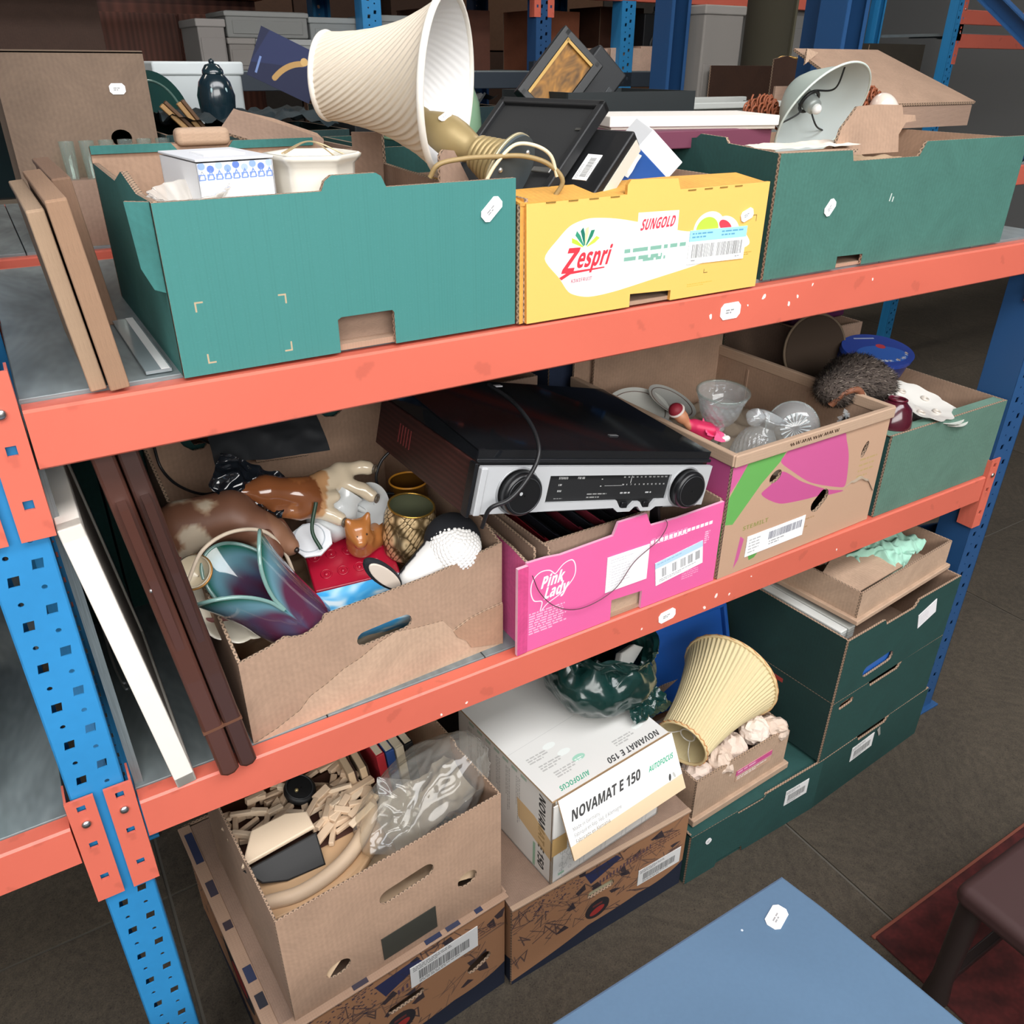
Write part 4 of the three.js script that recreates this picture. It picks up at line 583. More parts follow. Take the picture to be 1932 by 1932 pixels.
{ // red embossed box and blue marbled box
  const r = thing('gift_box', 'red box lid with embossed flowers in the middle of the torn box', 'box'); aim(r, [0.415, 0.975, -0.235], [0.98, 0.03, 0.16], [0.0, 0.9, 0.43]);
  const red = M(0xb01432, 0.3, 0, { clearcoat: 0.4 }); part(r, 'lid', box(0.155, 0.03, 0.1, 0.004), red); part(r, 'tray', box(0.148, 0.03, 0.094, 0.003), M(0x8b1029, 0.5), [0, -0.022, 0]);
  for (let i = 0; i < 9; i++) { const x = -0.062 + (i % 5) * 0.03 + (i > 4 ? 0.012 : 0), z = i > 4 ? 0.018 : -0.022; part(r, 'embossed_flower', join(new THREE.TorusGeometry(0.009, 0.0016, 6, 20).rotateX(Math.PI / 2), new THREE.SphereGeometry(0.004, 10, 8).scale(1, 0.6, 1)), red, [x, 0.0155, z]); }
  for (let i = 0; i < 6; i++) part(r, 'embossed_flower', join(new THREE.TorusGeometry(0.007, 0.0014, 6, 18), new THREE.SphereGeometry(0.0032, 10, 8)), red, [-0.062 + i * 0.025, 0, 0.0505]);
  const b = thing('gift_box', 'white box marbled with sky blue in front of the red box', 'box'); aim(b, [0.4, 0.925, -0.145], [0.985, 0.02, 0.12], [0.0, 0.85, 0.52]);
  const mar = noiseMap(256, (x, y) => { const w = tileN(x, y, 3, 2) * 1.3, s = sig(0.5 + 1.6 * tileN((x + w * 0.08) % 1, (y + w * 0.15 + 1) % 1, 7, 5)); return [0.86 - 0.62 * s, 0.93 - 0.26 * s, 0.97 - 0.05 * s]; });
  const mm = M(0xffffff, 0.35, 0, { map: mar }); part(b, 'lid', new RoundedBoxGeometry(0.165, 0.09, 0.085, 2, 0.003), mm); part(b, 'tray', box(0.158, 0.04, 0.08, 0.002), M(0xdfeaf0, 0.5), [0, -0.05, 0]);
}
{ // cream ceramic shell, small cup, patterned cloth and basket handle
  const s = thing('shell_dish', 'cream scalloped ceramic dish seen through the folds of the glass vase', 'dish'); aimY(s, [0.195, 0.99, -0.19], [0.05, 0.75, 0.65]);
  const g = lathe([[0.001, 0], [0.02, 0.0], [0.045, 0.012], [0.068, 0.034], [0.07, 0.036], [0.064, 0.036], [0.04, 0.018], [0.001, 0.008]], 72), p = g.attributes.position; for (let i = 0; i < p.count; i++) { const a = Math.atan2(p.getZ(i), p.getX(i)), k = 1 + 0.06 * Math.abs(Math.sin(a * 6)) * Math.min(1, Math.hypot(p.getX(i), p.getZ(i)) / 0.05); p.setX(i, p.getX(i) * k); p.setZ(i, p.getZ(i) * k); } g.computeVertexNormals(); part(s, 'dish_bowl', g, glaze(0xe6dfcc)); part(s, 'dish_foot', new THREE.TorusGeometry(0.02, 0.003, 8, 36).rotateX(Math.PI / 2), glaze(0xdad2be));
  const c = thing('egg_cup', 'small cream and brown ceramic cup at the left wall of the torn box', 'cup'); aimY(c, [0.15, 1.06, -0.19], [-0.3, 0.7, 0.5]); part(c, 'cup_bowl', lathe([[0.001, 0], [0.014, 0], [0.016, 0.004], [0.026, 0.02], [0.028, 0.034], [0.025, 0.034], [0.02, 0.018], [0.001, 0.008]], 36), glaze(0xd9cbb0)); part(c, 'gilt_band', new THREE.TorusGeometry(0.028, 0.002, 8, 40).rotateX(Math.PI / 2), M(0xa8783c, 0.3, 0.4), [0, 0.03, 0]);
  const cl = noiseMap(128, (x, y) => { const a = tileN(x, y, 9, 3), b = tileN(x, y, 14, 8); return a > 0.18 ? [0.55, 0.2, 0.22] : b > 0.2 ? [0.45, 0.3, 0.3] : [0.85, 0.78, 0.7]; });
  single('patterned_cloth', crumple(0.1, 0.08, 30, 24, 0.015, 16, 2), M(0xffffff, 0.9, 0, { map: cl }), 'small red and cream patterned cloth behind the vase', 'cloth', [0.145, 1.095, -0.28], [-1.0, 0, 0.2]);
  const h = thing('basket', 'thin cream basket handle arching behind the vase', 'basket', [0.2, 1.0, -0.17]); part(h, 'handle', tube([[-0.075, 0.08, 0.02], [-0.042, 0.128, 0.015], [0.003, 0.14, 0.005], [0.055, 0.122, -0.005], [0.085, 0.07, -0.015], [0.1, 0.0, -0.02]], 0.0032, 50, 8), M(0xd6c4ae, 0.6)); part(h, 'basket_rim', new THREE.TorusGeometry(0.07, 0.004, 8, 50).rotateX(Math.PI / 2).scale(1.25, 1, 0.7), M(0x8d5a56, 0.7), [0.01, 0.0, -0.02]);
}
{ // black and white penguin toy, head down
  const t = thing('soft_toy', 'white and black plush toy leaning over the front of the torn box', 'toy', [0.53, 1.0, -0.09]);
  const P = (x, y, z) => [x - 0.53, y - 1.0, z + 0.09];
  part(t, 'body', blob([[P(0.478, 1.0, -0.095), P(0.53, 1.03, -0.1), 0.03, 0.037]], 40, 0.006, (x, y, z) => (-0.55 * (x + 0.026) + 0.6 * (y - 0.015) - 0.6 * (z + 0.008) > 0.03 ? 0x15171d : 0xeceae6)), painted(0.85, { sheen: 0.4 }));
  const g = []; for (let i = 0; i < 520; i++) { const a = i * 2.399963, y = 1 - (i + 0.5) / 520 * 2, r = Math.sqrt(1 - y * y); g.push(new THREE.IcosahedronGeometry(0.0042, 1).translate(0.044 * r * Math.cos(a), 0.043 * y, 0.043 * r * Math.sin(a))); }
  part(t, 'fluffy_head', join(new THREE.SphereGeometry(0.045, 32, 24), ...g), M(0xf1efec, 0.95, 0, { sheen: 0.5 }), P(0.552, 1.042, -0.09)); part(t, 'hood', new THREE.SphereGeometry(0.05, 32, 20), M(0x15171d, 0.9), P(0.558, 1.046, -0.108));
  part(t, 'neck_seam', new THREE.TorusGeometry(0.0375, 0.0016, 6, 40), M(0xcabfb4, 0.9), P(0.532, 1.028, -0.096), [1.2, 0.75, 0]);
  const fs = shp(oval(0, 0, 0.018, 0.05, 0, 28)); aim(part(t, 'flipper', bev(fs, 0.012, 0.004), M(0x15171d, 0.85)), P(0.418, 1.035, -0.095), [0.75, 0.55, 0.2], [-0.55, 0.8, 0.1]); aim(part(t, 'flipper_lining', bev(shp(oval(0, -0.003, 0.0135, 0.042, 0, 28)), 0.004, 0.0015), M(0xd9cbbd, 0.9)), P(0.4165, 1.036, -0.0835), [0.75, 0.55, 0.2], [-0.55, 0.8, 0.1]);
}

// ---------------------------------------------------------------- records in the pink carton
[0x1a1b1f, 0x7a1d24, 0x23252c, 0x15161a, 0x6b2430, 0x2b2c33, 0x8f3342, 0x1d1e22, 0x39343b, 0x55202c, 0x202126, 0x302a2c].forEach((c, i) => {
  const t = thing('record_sleeve', ['black', 'dark red', 'charcoal', 'black', 'wine red', 'dark grey', 'red', 'black', 'grey', 'maroon', 'black', 'brown'][i] + ' record sleeve leaning in the pink carton, ' + ['first', 'second', 'third', 'fourth', 'fifth', 'sixth', 'seventh', 'eighth', 'ninth', 'tenth', 'eleventh', 'twelfth'][i] + ' from its left divider', 'record sleeve', [0.735 + i * 0.026, Y2 + 0.008, -0.22], 0, 'record sleeves in the pink carton');
  t.rotation.z = 0.16; part(t, 'sleeve', box(0.006, 0.172, 0.31, 0.001).translate(0, 0.086, 0), M(c, 0.4)); part(t, 'record_edge', bx(0.0025, 0.002, 0.28, 0, 0.1725, 0), M(0x0e0e10, 0.3));
});

// ---------------------------------------------------------------- music centre resting across the pink carton and the torn box
{
  const t = thing('music_centre', 'silver fronted music centre with smoked lid and two round knobs on the pink carton', 'record player'); aim(t, [0.528, 1.154, 0.0], [0.972, -0.234, 0], [0.234, 0.972, 0]); t.rotateX(-0.02);
  const W = 0.522, D = 0.345, Hh = 0.09, wood = M(0x4a2722, 0.5, 0, { map: noiseMap(128, (x, y) => 0.8 + 0.14 * tileN(x * 0.99, y, 3, 2) + 0.1 * Math.sin((y + 0.05 * tileN(x, y, 4, 7)) * 60)) }), blk = M(0x141518, 0.35), sil = M(0xc9cbcd, 0.38, 0.25), silD = M(0x9b9d9f, 0.38, 0.3);
  part(t, 'wood_side', box(0.014, Hh, D, 0.002), wood, [0.007, Hh / 2, -D / 2 - 0.01]); part(t, 'wood_side', box(0.014, Hh, D, 0.002), wood, [W - 0.007, Hh / 2, -D / 2 - 0.01]);
  part(t, 'base_panel', bx(W - 0.02, 0.006, D, W / 2, 0.003, -D / 2 - 0.01), blk); part(t, 'back_panel', bx(W - 0.02, Hh, 0.006, W / 2, Hh / 2, -D - 0.006), blk); part(t, 'plinth_top', bx(W - 0.02, 0.006, D, W / 2, Hh - 0.004, -D / 2 - 0.01), M(0x1c1d20, 0.5));
  for (let i = 0; i < 5; i++) part(t, 'side_vent', bx(0.001, 0.034, 0.003, -0.0006, 0.05, -0.22 - i * 0.011), M(0x6e2a28, 0.5));
  part(t, 'side_trim', box(0.006, Hh, 0.018, 0.001), blk, [0.0, Hh / 2, -0.004]);
  // front: silver plate, dial window, knobs
  const dialTex = printed(0.275, 0.048, 3600, (g, X, Y, S, Ww, H2) => { g.fillStyle = '#121315'; g.fillRect(0, 0, Ww, H2); g.fillStyle = '#c8c8c6'; const r = (u, v, w, h = 0.0016) => g.fillRect(X(u), Y(v), w * S, h * S);
    text(g, 'STEREO', X(0.022), Y(0.04), 0.0055 * S, '#d6d6d4'); text(g, 'FM 88', X(0.062), Y(0.04), 0.0055 * S, '#d6d6d4'); text(g, 'LW', X(0.024), Y(0.028), 0.005 * S, '#bdbdbb'); text(g, 'MW', X(0.024), Y(0.017), 0.005 * S, '#bdbdbb');
    r(0.115, 0.04, 0.003); r(0.115, 0.027, 0.003); r(0.125, 0.027, 0.04, 0.0006); for (let i = 0; i < 11; i++) { text(g, String(88 + i * 2), X(0.165 + i * 0.0098), Y(0.041), 0.004 * S, '#cfcfcd'); text(g, String([54, 6, 7, 8, 9, 10, 11, 12, 13, 14, 16][i]), X(0.165 + i * 0.0098), Y(0.027), 0.0038 * S, '#cfcfcd'); } r(0.183, 0.045, 0.0012, 0.014); lines(g, X(0.09), Y(0.013), 0.05 * S, 2, 0.006 * S, 0.0022 * S, '#8e8e8c'); lines(g, X(0.02), Y(0.006), 0.03 * S, 1, 9, 0.0016 * S, '#777'); lines(g, X(0.165), Y(0.014), 0.038 * S, 1, 9, 0.003 * S, '#aaa'); lines(g, X(0.225), Y(0.014), 0.024 * S, 1, 9, 0.003 * S, '#aaa'); });
  const plate = slab(shp([[0.008, 0.006], [0.296, 0.008], [0.308, 0.0], [0.337, 0.0], [0.346, 0.009], [0.354, 0.009], [0.363, 0.0], [0.387, 0.0], [0.398, 0.008], [W - 0.004, 0.008], [W - 0.004, Hh - 0.004], [0.008, Hh - 0.004]], [[[0.143, 0.022], [0.3, 0.022], [0.312, 0.007], [0.333, 0.007], [0.343, 0.018], [0.356, 0.018], [0.366, 0.007], [0.383, 0.007], [0.394, 0.022], [0.418, 0.022], [0.418, 0.07], [0.143, 0.07]]]), 0.008); plate.clearGroups();
  part(t, 'fascia', plate, sil); part(t, 'dial_window', new THREE.PlaneGeometry(0.275, 0.048).translate(0.1375, 0.024, 0), dialTex, [0.143, 0.022, 0.003]);
  { const p = t.children.at(-1).geometry, uv = p.attributes.uv; for (let i = 0; i < uv.count; i++) uv.setXY(i, uv.getX(i) * 0.275, uv.getY(i) * 0.048); }
  part(t, 'dial_recess', bx(0.285, 0.07, 0.001, 0.2805, 0.038, 0.0012), M(0x101113, 0.6));
  part(t, 'fascia_lip', bx(W - 0.016, 0.006, 0.016, W / 2, 0.005, -0.009), silD); part(t, 'fascia_edge', box(0.012, Hh - 0.01, 0.012, 0.002), sil, [0.012, Hh / 2, 0.006]);
  for (const [x, r] of [[0.083, 0.037], [0.458, 0.036]]) { const k = part(t, 'tuning_knob', lathe([[0.001, 0.022], [r - 0.006, 0.022], [r - 0.003, 0.02], [r, 0.016], [r, 0.0], [0.001, 0.0]], 56).rotateX(Math.PI / 2), M(0x17181a, 0.3), [x, 0.045, 0.008]); part(k, 'knob_ring', new THREE.TorusGeometry(r + 0.002, 0.0022, 8, 64), silD); part(k, 'knob_groove', new THREE.TorusGeometry(r - 0.007, 0.0007, 6, 56), M(0x55575a, 0.3, 0.6), [0, 0, 0.0222]); if (x < 0.2) part(k, 'knob_mark', new THREE.CircleGeometry(0.003, 14), M(0xb9bbbd, 0.5), [-0.008, 0.004, 0.0226]); }
  for (const x of [0.322, 0.374]) part(t, 'slide_button', box(0.014, 0.012, 0.008, 0.002), blk, [x, 0.012, 0.004]);
  // smoked lid: hollow wedge, taller at the rear; below it the platter and the arm
  const smoke = M(0x24262a, 0.06, 0, { transmission: 0.45, thickness: 0, clearcoat: 0.6, clearcoatRoughness: 0.05 });
  const side = slab(shp([[0, 0], [D, 0], [D, 0.04], [0, 0.018]]), 0.003); side.clearGroups(); side.rotateY(Math.PI / 2);
  const lid = part(t, 'dust_cover', join(side.clone().translate(0.004, Hh + 0.001, -0.006), side.clone().translate(W - 0.008, Hh + 0.001, -0.006), bx(W - 0.01, 0.018, 0.003, W / 2, Hh + 0.01, -0.006), bx(W - 0.01, 0.04, 0.003, W / 2, Hh + 0.021, -D - 0.004), new THREE.BoxGeometry(W - 0.008, 0.003, Math.hypot(D, 0.022)).rotateX(Math.atan2(0.022, D)).translate(W / 2, Hh + 0.0295, -D / 2 - 0.005)), smoke);
  part(lid, 'lid_lip', box(W - 0.004, 0.006, 0.006, 0.002), M(0x1a1b1e, 0.3), [W / 2, Hh + 0.003, -0.003]);
  const pl = part(t, 'platter', lathe([[0.001, 0.012], [0.13, 0.012], [0.138, 0.008], [0.138, 0], [0.001, 0]], 64), M(0x2d2f33, 0.35, 0.5), [0.2, Hh, -0.18]); part(pl, 'rubber_mat', lathe([[0.001, 0.015], [0.125, 0.015], [0.126, 0.012]], 64), M(0x121214, 0.7)); part(pl, 'spindle', cyl(0.003, 0.003, 0.02, 12), silD, [0, 0.02, 0]);
  part(t, 'tone_arm', tube([[0.43, Hh + 0.02, -0.29], [0.42, Hh + 0.022, -0.16], [0.38, Hh + 0.018, -0.1]], 0.0035, 30, 8), sil); part(t, 'arm_pivot', cyl(0.014, 0.018, 0.02, 24), silD, [0.43, Hh + 0.01, -0.29]);
  part(t, 'lid_badge', bx(0.02, 0.001, 0.007, 0.33, Hh + 0.0255, -0.075), M(0x8c8e90, 0.3, 0.6));
}
tag(part(scene, numbered('power_cord'), tube([[0.652, 1.306, -0.14], [0.664, 1.292, -0.08], [0.655, 1.27, 0.0], [0.64, 1.247, 0.035], [0.615, 1.215, 0.042], [0.58, 1.19, 0.045], [0.553, 1.178, 0.035], [0.545, 1.14, 0.022]], 0.0035, 80, 8), blackCord), 'black mains lead hanging over the front of the music centre', 'cord');
single('price_label', bx(0.022, 0.002, 0.008), M(0xcfcfd2, 0.4), 'small silver tag lying on the smoked lid of the music centre', 'label', [0.667, 1.3005, -0.14], [0, 0.2, -0.2]);
single('thread', tube([[0.652, 1.005, 0.006], [0.668, 0.965, 0.006], [0.7, 0.925, 0.006], [0.745, 0.9, 0.006], [0.79, 0.898, 0.006], [0.84, 0.915, 0.006], [0.88, 0.96, 0.006], [0.94, 0.995, 0.006], [0.955, 1.02, 0.004], [0.955, 1.026, -0.004]], 0.0009, 90, 6), M(0x5c3542, 0.5), 'thin dark wire hanging across the front of the pink carton', 'wire');

for (let i = 0; i < 9; i++) part(B3, 'pen_mark', tube(Array.from({ length: 7 }, (_, k) => [-0.095 + i * 0.017 + k * 0.0022, 0.2735 + 0.0042 * Math.sin(k * 2.1 + i * 1.7), 0.2716]), 0.0007, 20, 5), M(0x4a3324, 0.8));
// ---------------------------------------------------------------- cut glass and figures in the tall apple box
packing('crumpled pale newspaper under the cut glass in the apple box', [1.36, 0.99, -0.26], 0.46, 0.5, 0.035, M(0x9a8a78, 0.9), 20.3, 0.02);
const cut = (g, n, d, y0, y1) => { const p = g.attributes.position; for (let i = 0; i < p.count; i++) { const x = p.getX(i), y = p.getY(i), z = p.getZ(i); if (y < y0 || y > y1) continue; const a = Math.atan2(z, x), k = 1 - d * (Math.abs(Math.sin(a * n + y * 160)) + Math.abs(Math.sin(a * n - y * 160))) * 0.5; p.setXYZ(i, x * k, y, z * k); } g.computeVertexNormals(); return g; };
const dense = (pts, n) => { const c = new THREE.SplineCurve(pts.map((p) => new THREE.Vector2(...p))).getPoints(n); return c.map((p) => [Math.max(0.0008, p.x), p.y]); };
const cutGlass = M(0xf6f9fa, 0.05, 0, { transmission: 0.84, thickness: 0, clearcoat: 1, clearcoatRoughness: 0.03 });
{
  const t = thing('glass_goblet', 'tall cut glass goblet standing upright in the apple box', 'goblet', [1.252, 1.0, -0.19]); t.rotation.set(0.1, 0, 0.05);
  part(t, 'bowl', cut(lathe(dense([[0.008, 0.095], [0.028, 0.1], [0.042, 0.12], [0.05, 0.15], [0.056, 0.172]], 40), 90), 9, 0.09, 0.1, 0.158), cutGlass); part(t, 'bowl_lining', lathe([[0.054, 0.172], [0.047, 0.15], [0.038, 0.122], [0.001, 0.104]], 60), cutGlass); part(t, 'rim', new THREE.TorusGeometry(0.055, 0.0028, 8, 70).rotateX(Math.PI / 2), clearGlass, [0, 0.172, 0]);
  part(t, 'stem', lathe(dense([[0.01, 0.095], [0.018, 0.085], [0.009, 0.07], [0.008, 0.03], [0.014, 0.012]], 30), 8), cutGlass); part(t, 'foot', lathe([[0.014, 0.012], [0.03, 0.006], [0.044, 0.003], [0.044, 0], [0.001, 0]], 50), cutGlass);
}
{
  const t = thing('glass_decanter', 'squat cut glass decanter in the middle of the apple box', 'decanter', [1.312, 0.99, -0.145]); t.rotation.set(0.2, 0, -0.25);
  part(t, 'body', cut(lathe(dense([[0.028, 0], [0.046, 0.01], [0.05, 0.04], [0.042, 0.075], [0.024, 0.095], [0.018, 0.105]], 50), 100), 12, 0.1, 0.008, 0.09), cutGlass); part(t, 'neck', lathe([[0.018, 0.105], [0.02, 0.115], [0.034, 0.124], [0.036, 0.128], [0.03, 0.127], [0.016, 0.116]], 40), cutGlass); part(t, 'stopper', cut(lathe(dense([[0.001, 0.112], [0.014, 0.12], [0.02, 0.14], [0.001, 0.156]], 24), 40), 5, 0.05, 0.12, 0.15), cutGlass, [-0.02, 0.0, 0.004], [0, 0, 0.3]);
}
{
  const t = thing('glass_bowl', 'cut glass bowl tipped to show its star base at the right of the apple box', 'bowl'); aimY(t, [1.438, 1.062, -0.13], [-0.62, 0.35, 0.72]);
  part(t, 'bowl', lathe([[0.001, 0.012], [0.03, 0.012], [0.048, 0.0], [0.058, -0.022], [0.06, -0.024], [0.055, -0.024], [0.045, -0.006], [0.03, 0.006], [0.001, 0.006]], 64), cutGlass); part(t, 'rim', new THREE.TorusGeometry(0.059, 0.002, 8, 70).rotateX(Math.PI / 2), clearGlass, [0, -0.024, 0]); const g = []; for (let i = 0; i < 18; i++) g.push(new THREE.ConeGeometry(0.003, 0.026, 4).rotateX(-Math.PI / 2).translate(0, 0.013, 0.02).rotateY(i / 18 * Math.PI * 2)); part(t, 'star_cut', join(...g), M(0xe6ebec, 0.08, 0, { transmission: 0.4, clearcoat: 1 }));
}
{
  const t = thing('doll', 'small doll in pink with a red cap by the left wall of the apple box', 'doll', [1.19, 1.088, -0.18]); t.scale.setScalar(0.82);
  const P = (x, y, z) => [x, y, z]; part(t, 'body', blob([[P(-0.05, 0.055, -0.03), P(-0.045, 0.045, -0.02), 0.018, 0.017], [P(-0.035, 0.032, -0.012), P(-0.03, 0.025, -0.01), 0.008, 0.009], [P(-0.01, 0.015, -0.005), P(0.02, 0.0, 0.01), 0.02, 0.026], [P(-0.012, 0.02, 0.012), P(0.02, 0.012, 0.035), 0.008, 0.007]], 40, 0.005, (x, y) => (x < -0.03 ? 0xc98a66 : 0xd8305f)), painted(0.5)); part(t, 'cap', new THREE.SphereGeometry(0.0195, 24, 14, 0, Math.PI * 2, 0, 1.5), M(0x8b1e2e, 0.6), P(-0.054, 0.06, -0.032), [0, 0, 0.7]); part(t, 'cap_trim', new THREE.TorusGeometry(0.019, 0.0035, 8, 30).rotateX(Math.PI / 2), M(0xe6d9d2, 0.9), P(-0.053, 0.059, -0.031), [0, 0, 0.7]);
  part(t, 'skirt_frill', crumple(0.07, 0.05, 24, 18, 0.014, 30, 3), M(0xe0507e, 0.7), P(0.03, 0.0, 0.02), [-0.9, 0.3, -0.4]); for (const z of [-0.003, 0.012]) part(t, 'shoe', new THREE.SphereGeometry(0.01, 14, 10).scale(1.4, 0.9, 0.9), M(0xe6e2dc, 0.5), P(0.062, -0.018, 0.03 + z)); for (const z of [-0.012, -0.003]) part(t, 'eye', new THREE.SphereGeometry(0.0018, 8, 6), M(0x1b1412, 0.3), P(-0.04, 0.05, z - 0.004));
}
[[1.17, 1.07, -0.36, 0.075, 0.2, 'white patterned plate tilted at the back of the apple box', 0xcbcbc4], [1.255, 1.08, -0.345, 0.062, -0.25, 'second white plate overlapping behind the tall goblet', 0xc6c5bf], [1.1 + 0.06, 1.045, -0.28, 0.05, 0.35, 'small grey glass plate under the doll in the apple box', 0xb5b8b6]].forEach(([x, y, z, r, a, l, c]) => { const t = thing('plate', l, 'plate', [x, y, z]); t.rotation.set(0.35, 0, a); part(t, 'plate_dish', lathe([[0.001, 0], [r * 0.6, 0], [r * 0.7, 0.004], [r, 0.012], [r, 0.0145], [r * 0.68, 0.007], [0.001, 0.003]], 56), glaze(c)); part(t, 'rim_pattern', new THREE.TorusGeometry(r * 0.86, 0.0012, 6, 60).rotateX(Math.PI / 2), M(0x6c5b52, 0.4), [0, 0.0112, 0]); });
{ const t = thing('figurine', 'small dark and clear glass figure in the front right corner of the apple box', 'figurine', [1.53, 1.05, -0.07]); part(t, 'base', lathe([[0.001, 0], [0.016, 0], [0.018, 0.006], [0.01, 0.014], [0.012, 0.03], [0.001, 0.045]], 24), M(0x24201e, 0.15)); for (let i = 0; i < 6; i++) part(t, 'crystal', new THREE.OctahedronGeometry(0.008), cutGlass, [rnd(-0.018, 0.018), rnd(0.022, 0.052), rnd(-0.01, 0.016)], [rnd(0, 3), rnd(0, 3), 0]); }

// ---------------------------------------------------------------- grey green tray at the right end
packing('crumpled grey paper inside the grey green tray under the plates', [1.85, 0.985, -0.2], 0.4, 0.36, 0.03, M(0xb9b5aa, 0.9), 31.1);
{ // furry hat
  const core = blob([[[-0.07, 0.01, 0.04], [0.03, 0.0, 0.0], 0.045, 0.062], [[0.03, 0.0, 0.0], [0.075, -0.02, 0.02], 0.058, 0.05]], 36, 0.012), p = core.attributes.position, n = core.attributes.normal, P = [], N = [], Cc = [], K = new THREE.Color();
  for (let i = 0; i < 9000; i++) { const k = Math.floor(rnd(0, p.count - 1)), v = V(p.getX(k), p.getY(k), p.getZ(k)), m = V(n.getX(k), n.getY(k), n.getZ(k)), d = m.clone().multiplyScalar(0.6).add(V(rnd(-0.5, 0.5) + 0.35, rnd(-0.7, 0.3), rnd(-0.3, 0.6))).normalize(), L = rnd(0.006, 0.014), s = d.clone().cross(V(rnd(-1, 1), rnd(-1, 1), rnd(-1, 1))).normalize().multiplyScalar(0.0007), e = v.clone().addScaledVector(d, L); K.set([0x6a5c53, 0x84766a, 0x4c423c, 0xa39688, 0x5a4e48][i % 5]); for (const q of [v.clone().sub(s), v.clone().add(s), e]) { P.push(q.x, q.y, q.z); N.push(m.x, m.y, m.z); Cc.push(K.r, K.g, K.b); } }
  const g = new THREE.BufferGeometry(); g.setAttribute('position', new THREE.Float32BufferAttribute(P, 3)); g.setAttribute('normal', new THREE.Float32BufferAttribute(N, 3)); g.setAttribute('color', new THREE.Float32BufferAttribute(Cc, 3));
  const t = thing('fur_hat', 'grey brown furry hat lying behind the right wall of the apple box', 'hat', [1.665, 1.112, -0.19]); t.scale.set(1.15, 0.85, 1); part(t, 'hat_body', core, M(0x4a403a, 0.95)); const f = part(t, 'fur', g, painted(0.8, { sheen: 0.5 })); f.userData.kind = 'stuff'; part(t, 'leather_band', tube([[-0.1, -0.02, 0.06], [-0.085, 0.015, 0.075], [-0.055, 0.02, 0.085], [-0.04, -0.01, 0.09]], 0.009, 24, 8), M(0x7a4a32, 0.6)); part(t, 'cord_tie', tube([[-0.05, 0.025, 0.08], [-0.035, 0.0, 0.09], [-0.03, -0.03, 0.09]], 0.004, 20, 6), M(0xbfae96, 0.8));
}
{ // blue oval biscuit tin
  const top = printed(0.24, 0.15, 1600, (g, X, Y, S, W, H2) => { g.fillStyle = '#1d3f9c'; g.fillRect(0, 0, W, H2); g.fillStyle = '#2a62bd'; g.beginPath(); g.ellipse(W / 2, H2 * 0.62, W * 0.36, H2 * 0.24, 0, 0, 7); g.fill(); g.fillStyle = '#c33a48'; g.beginPath(); g.ellipse(W * 0.58, H2 * 0.4, 26, 16, 0, 0, 7); g.fill(); for (let i = 0; i < 60; i++) { g.fillStyle = ['#b8c4de', '#c9b39a', '#d6dbe6', '#6f8fd0'][i % 4]; const a = rnd(0.2, 2.9); g.beginPath(); g.ellipse(W / 2 + Math.cos(a) * W * 0.38, H2 * 0.52 + Math.sin(a) * H2 * 0.3, rnd(3, 10), rnd(2, 6), a, 0, 7); g.fill(); } g.fillStyle = '#aebad6'; g.fillRect(W * 0.3, H2 * 0.14, W * 0.3, 8); });
  const t = thing('biscuit_tin', 'blue oval biscuit tin with a fruit picture behind the furry hat', 'tin'); aim(t, [1.94, 1.085, -0.315], [0.98, -0.1, 0.15], [0.05, 0.93, 0.35]);
  const s = shp(oval(0, 0, 0.118, 0.07, 0, 56)); const lidG = slab(s, 0.012); const uv = lidG.attributes.uv; for (let i = 0; i < uv.count; i++) uv.setXY(i, uv.getX(i) + 0.12, uv.getY(i) + 0.075); part(t, 'lid', lidG.rotateX(-Math.PI / 2), [top, M(0x1b3a8c, 0.3), M(0x1b46a8, 0.25)], [0, 0.02, 0]); const bodyG = slab(shp(oval(0, 0, 0.114, 0.066, 0, 56)), 0.045).rotateX(-Math.PI / 2); bodyG.clearGroups(); part(t, 'tin_body', bodyG, M(0x16327c, 0.3, 0.2), [0, -0.025, 0]);
}
{ const t = thing('plate', 'white flower-moulded plate at the front of the grey green tray', 'plate', [1.815, 1.052, -0.09]); t.rotation.set(0.3, 0.2, -0.12); const g = lathe([[0.001, 0], [0.04, 0], [0.055, 0.006], [0.085, 0.016], [0.086, 0.019], [0.054, 0.01], [0.001, 0.004]], 80), p = g.attributes.position; for (let i = 0; i < p.count; i++) { const a = Math.atan2(p.getZ(i), p.getX(i)), q = Math.hypot(p.getX(i), p.getZ(i)); if (q > 0.06) { const k = 1 + 0.05 * Math.sin(a * 10); p.setX(i, p.getX(i) * k); p.setZ(i, p.getZ(i) * k); } } g.computeVertexNormals(); part(t, 'plate_dish', g, glaze(0xe2dfd8)); for (let i = 0; i < 5; i++) part(t, 'moulded_flower', new THREE.TorusGeometry(0.008, 0.003, 8, 16).rotateX(Math.PI / 2), glaze(0xc8bfb4), [0.05 * Math.cos(i * 1.25), 0.011, 0.05 * Math.sin(i * 1.25)]); }
for (const [x, y, l] of [[1.86, 1.03, 'white saucer under the flower-moulded plate'], [1.88, 1.02, 'lowest white saucer stacked in the grey green tray']]) { const t = thing('saucer', l, 'saucer', [x, y, -0.08]); t.rotation.set(0.2, 0, -0.1); part(t, 'saucer_dish', lathe([[0.001, 0], [0.04, 0], [0.08, 0.013], [0.081, 0.016], [0.04, 0.005], [0.001, 0.004]], 56), glaze(0xe4e1da)); part(t, 'well_line', new THREE.TorusGeometry(0.04, 0.001, 6, 50).rotateX(Math.PI / 2), M(0xb5b0a6, 0.4), [0, 0.0052, 0]); }
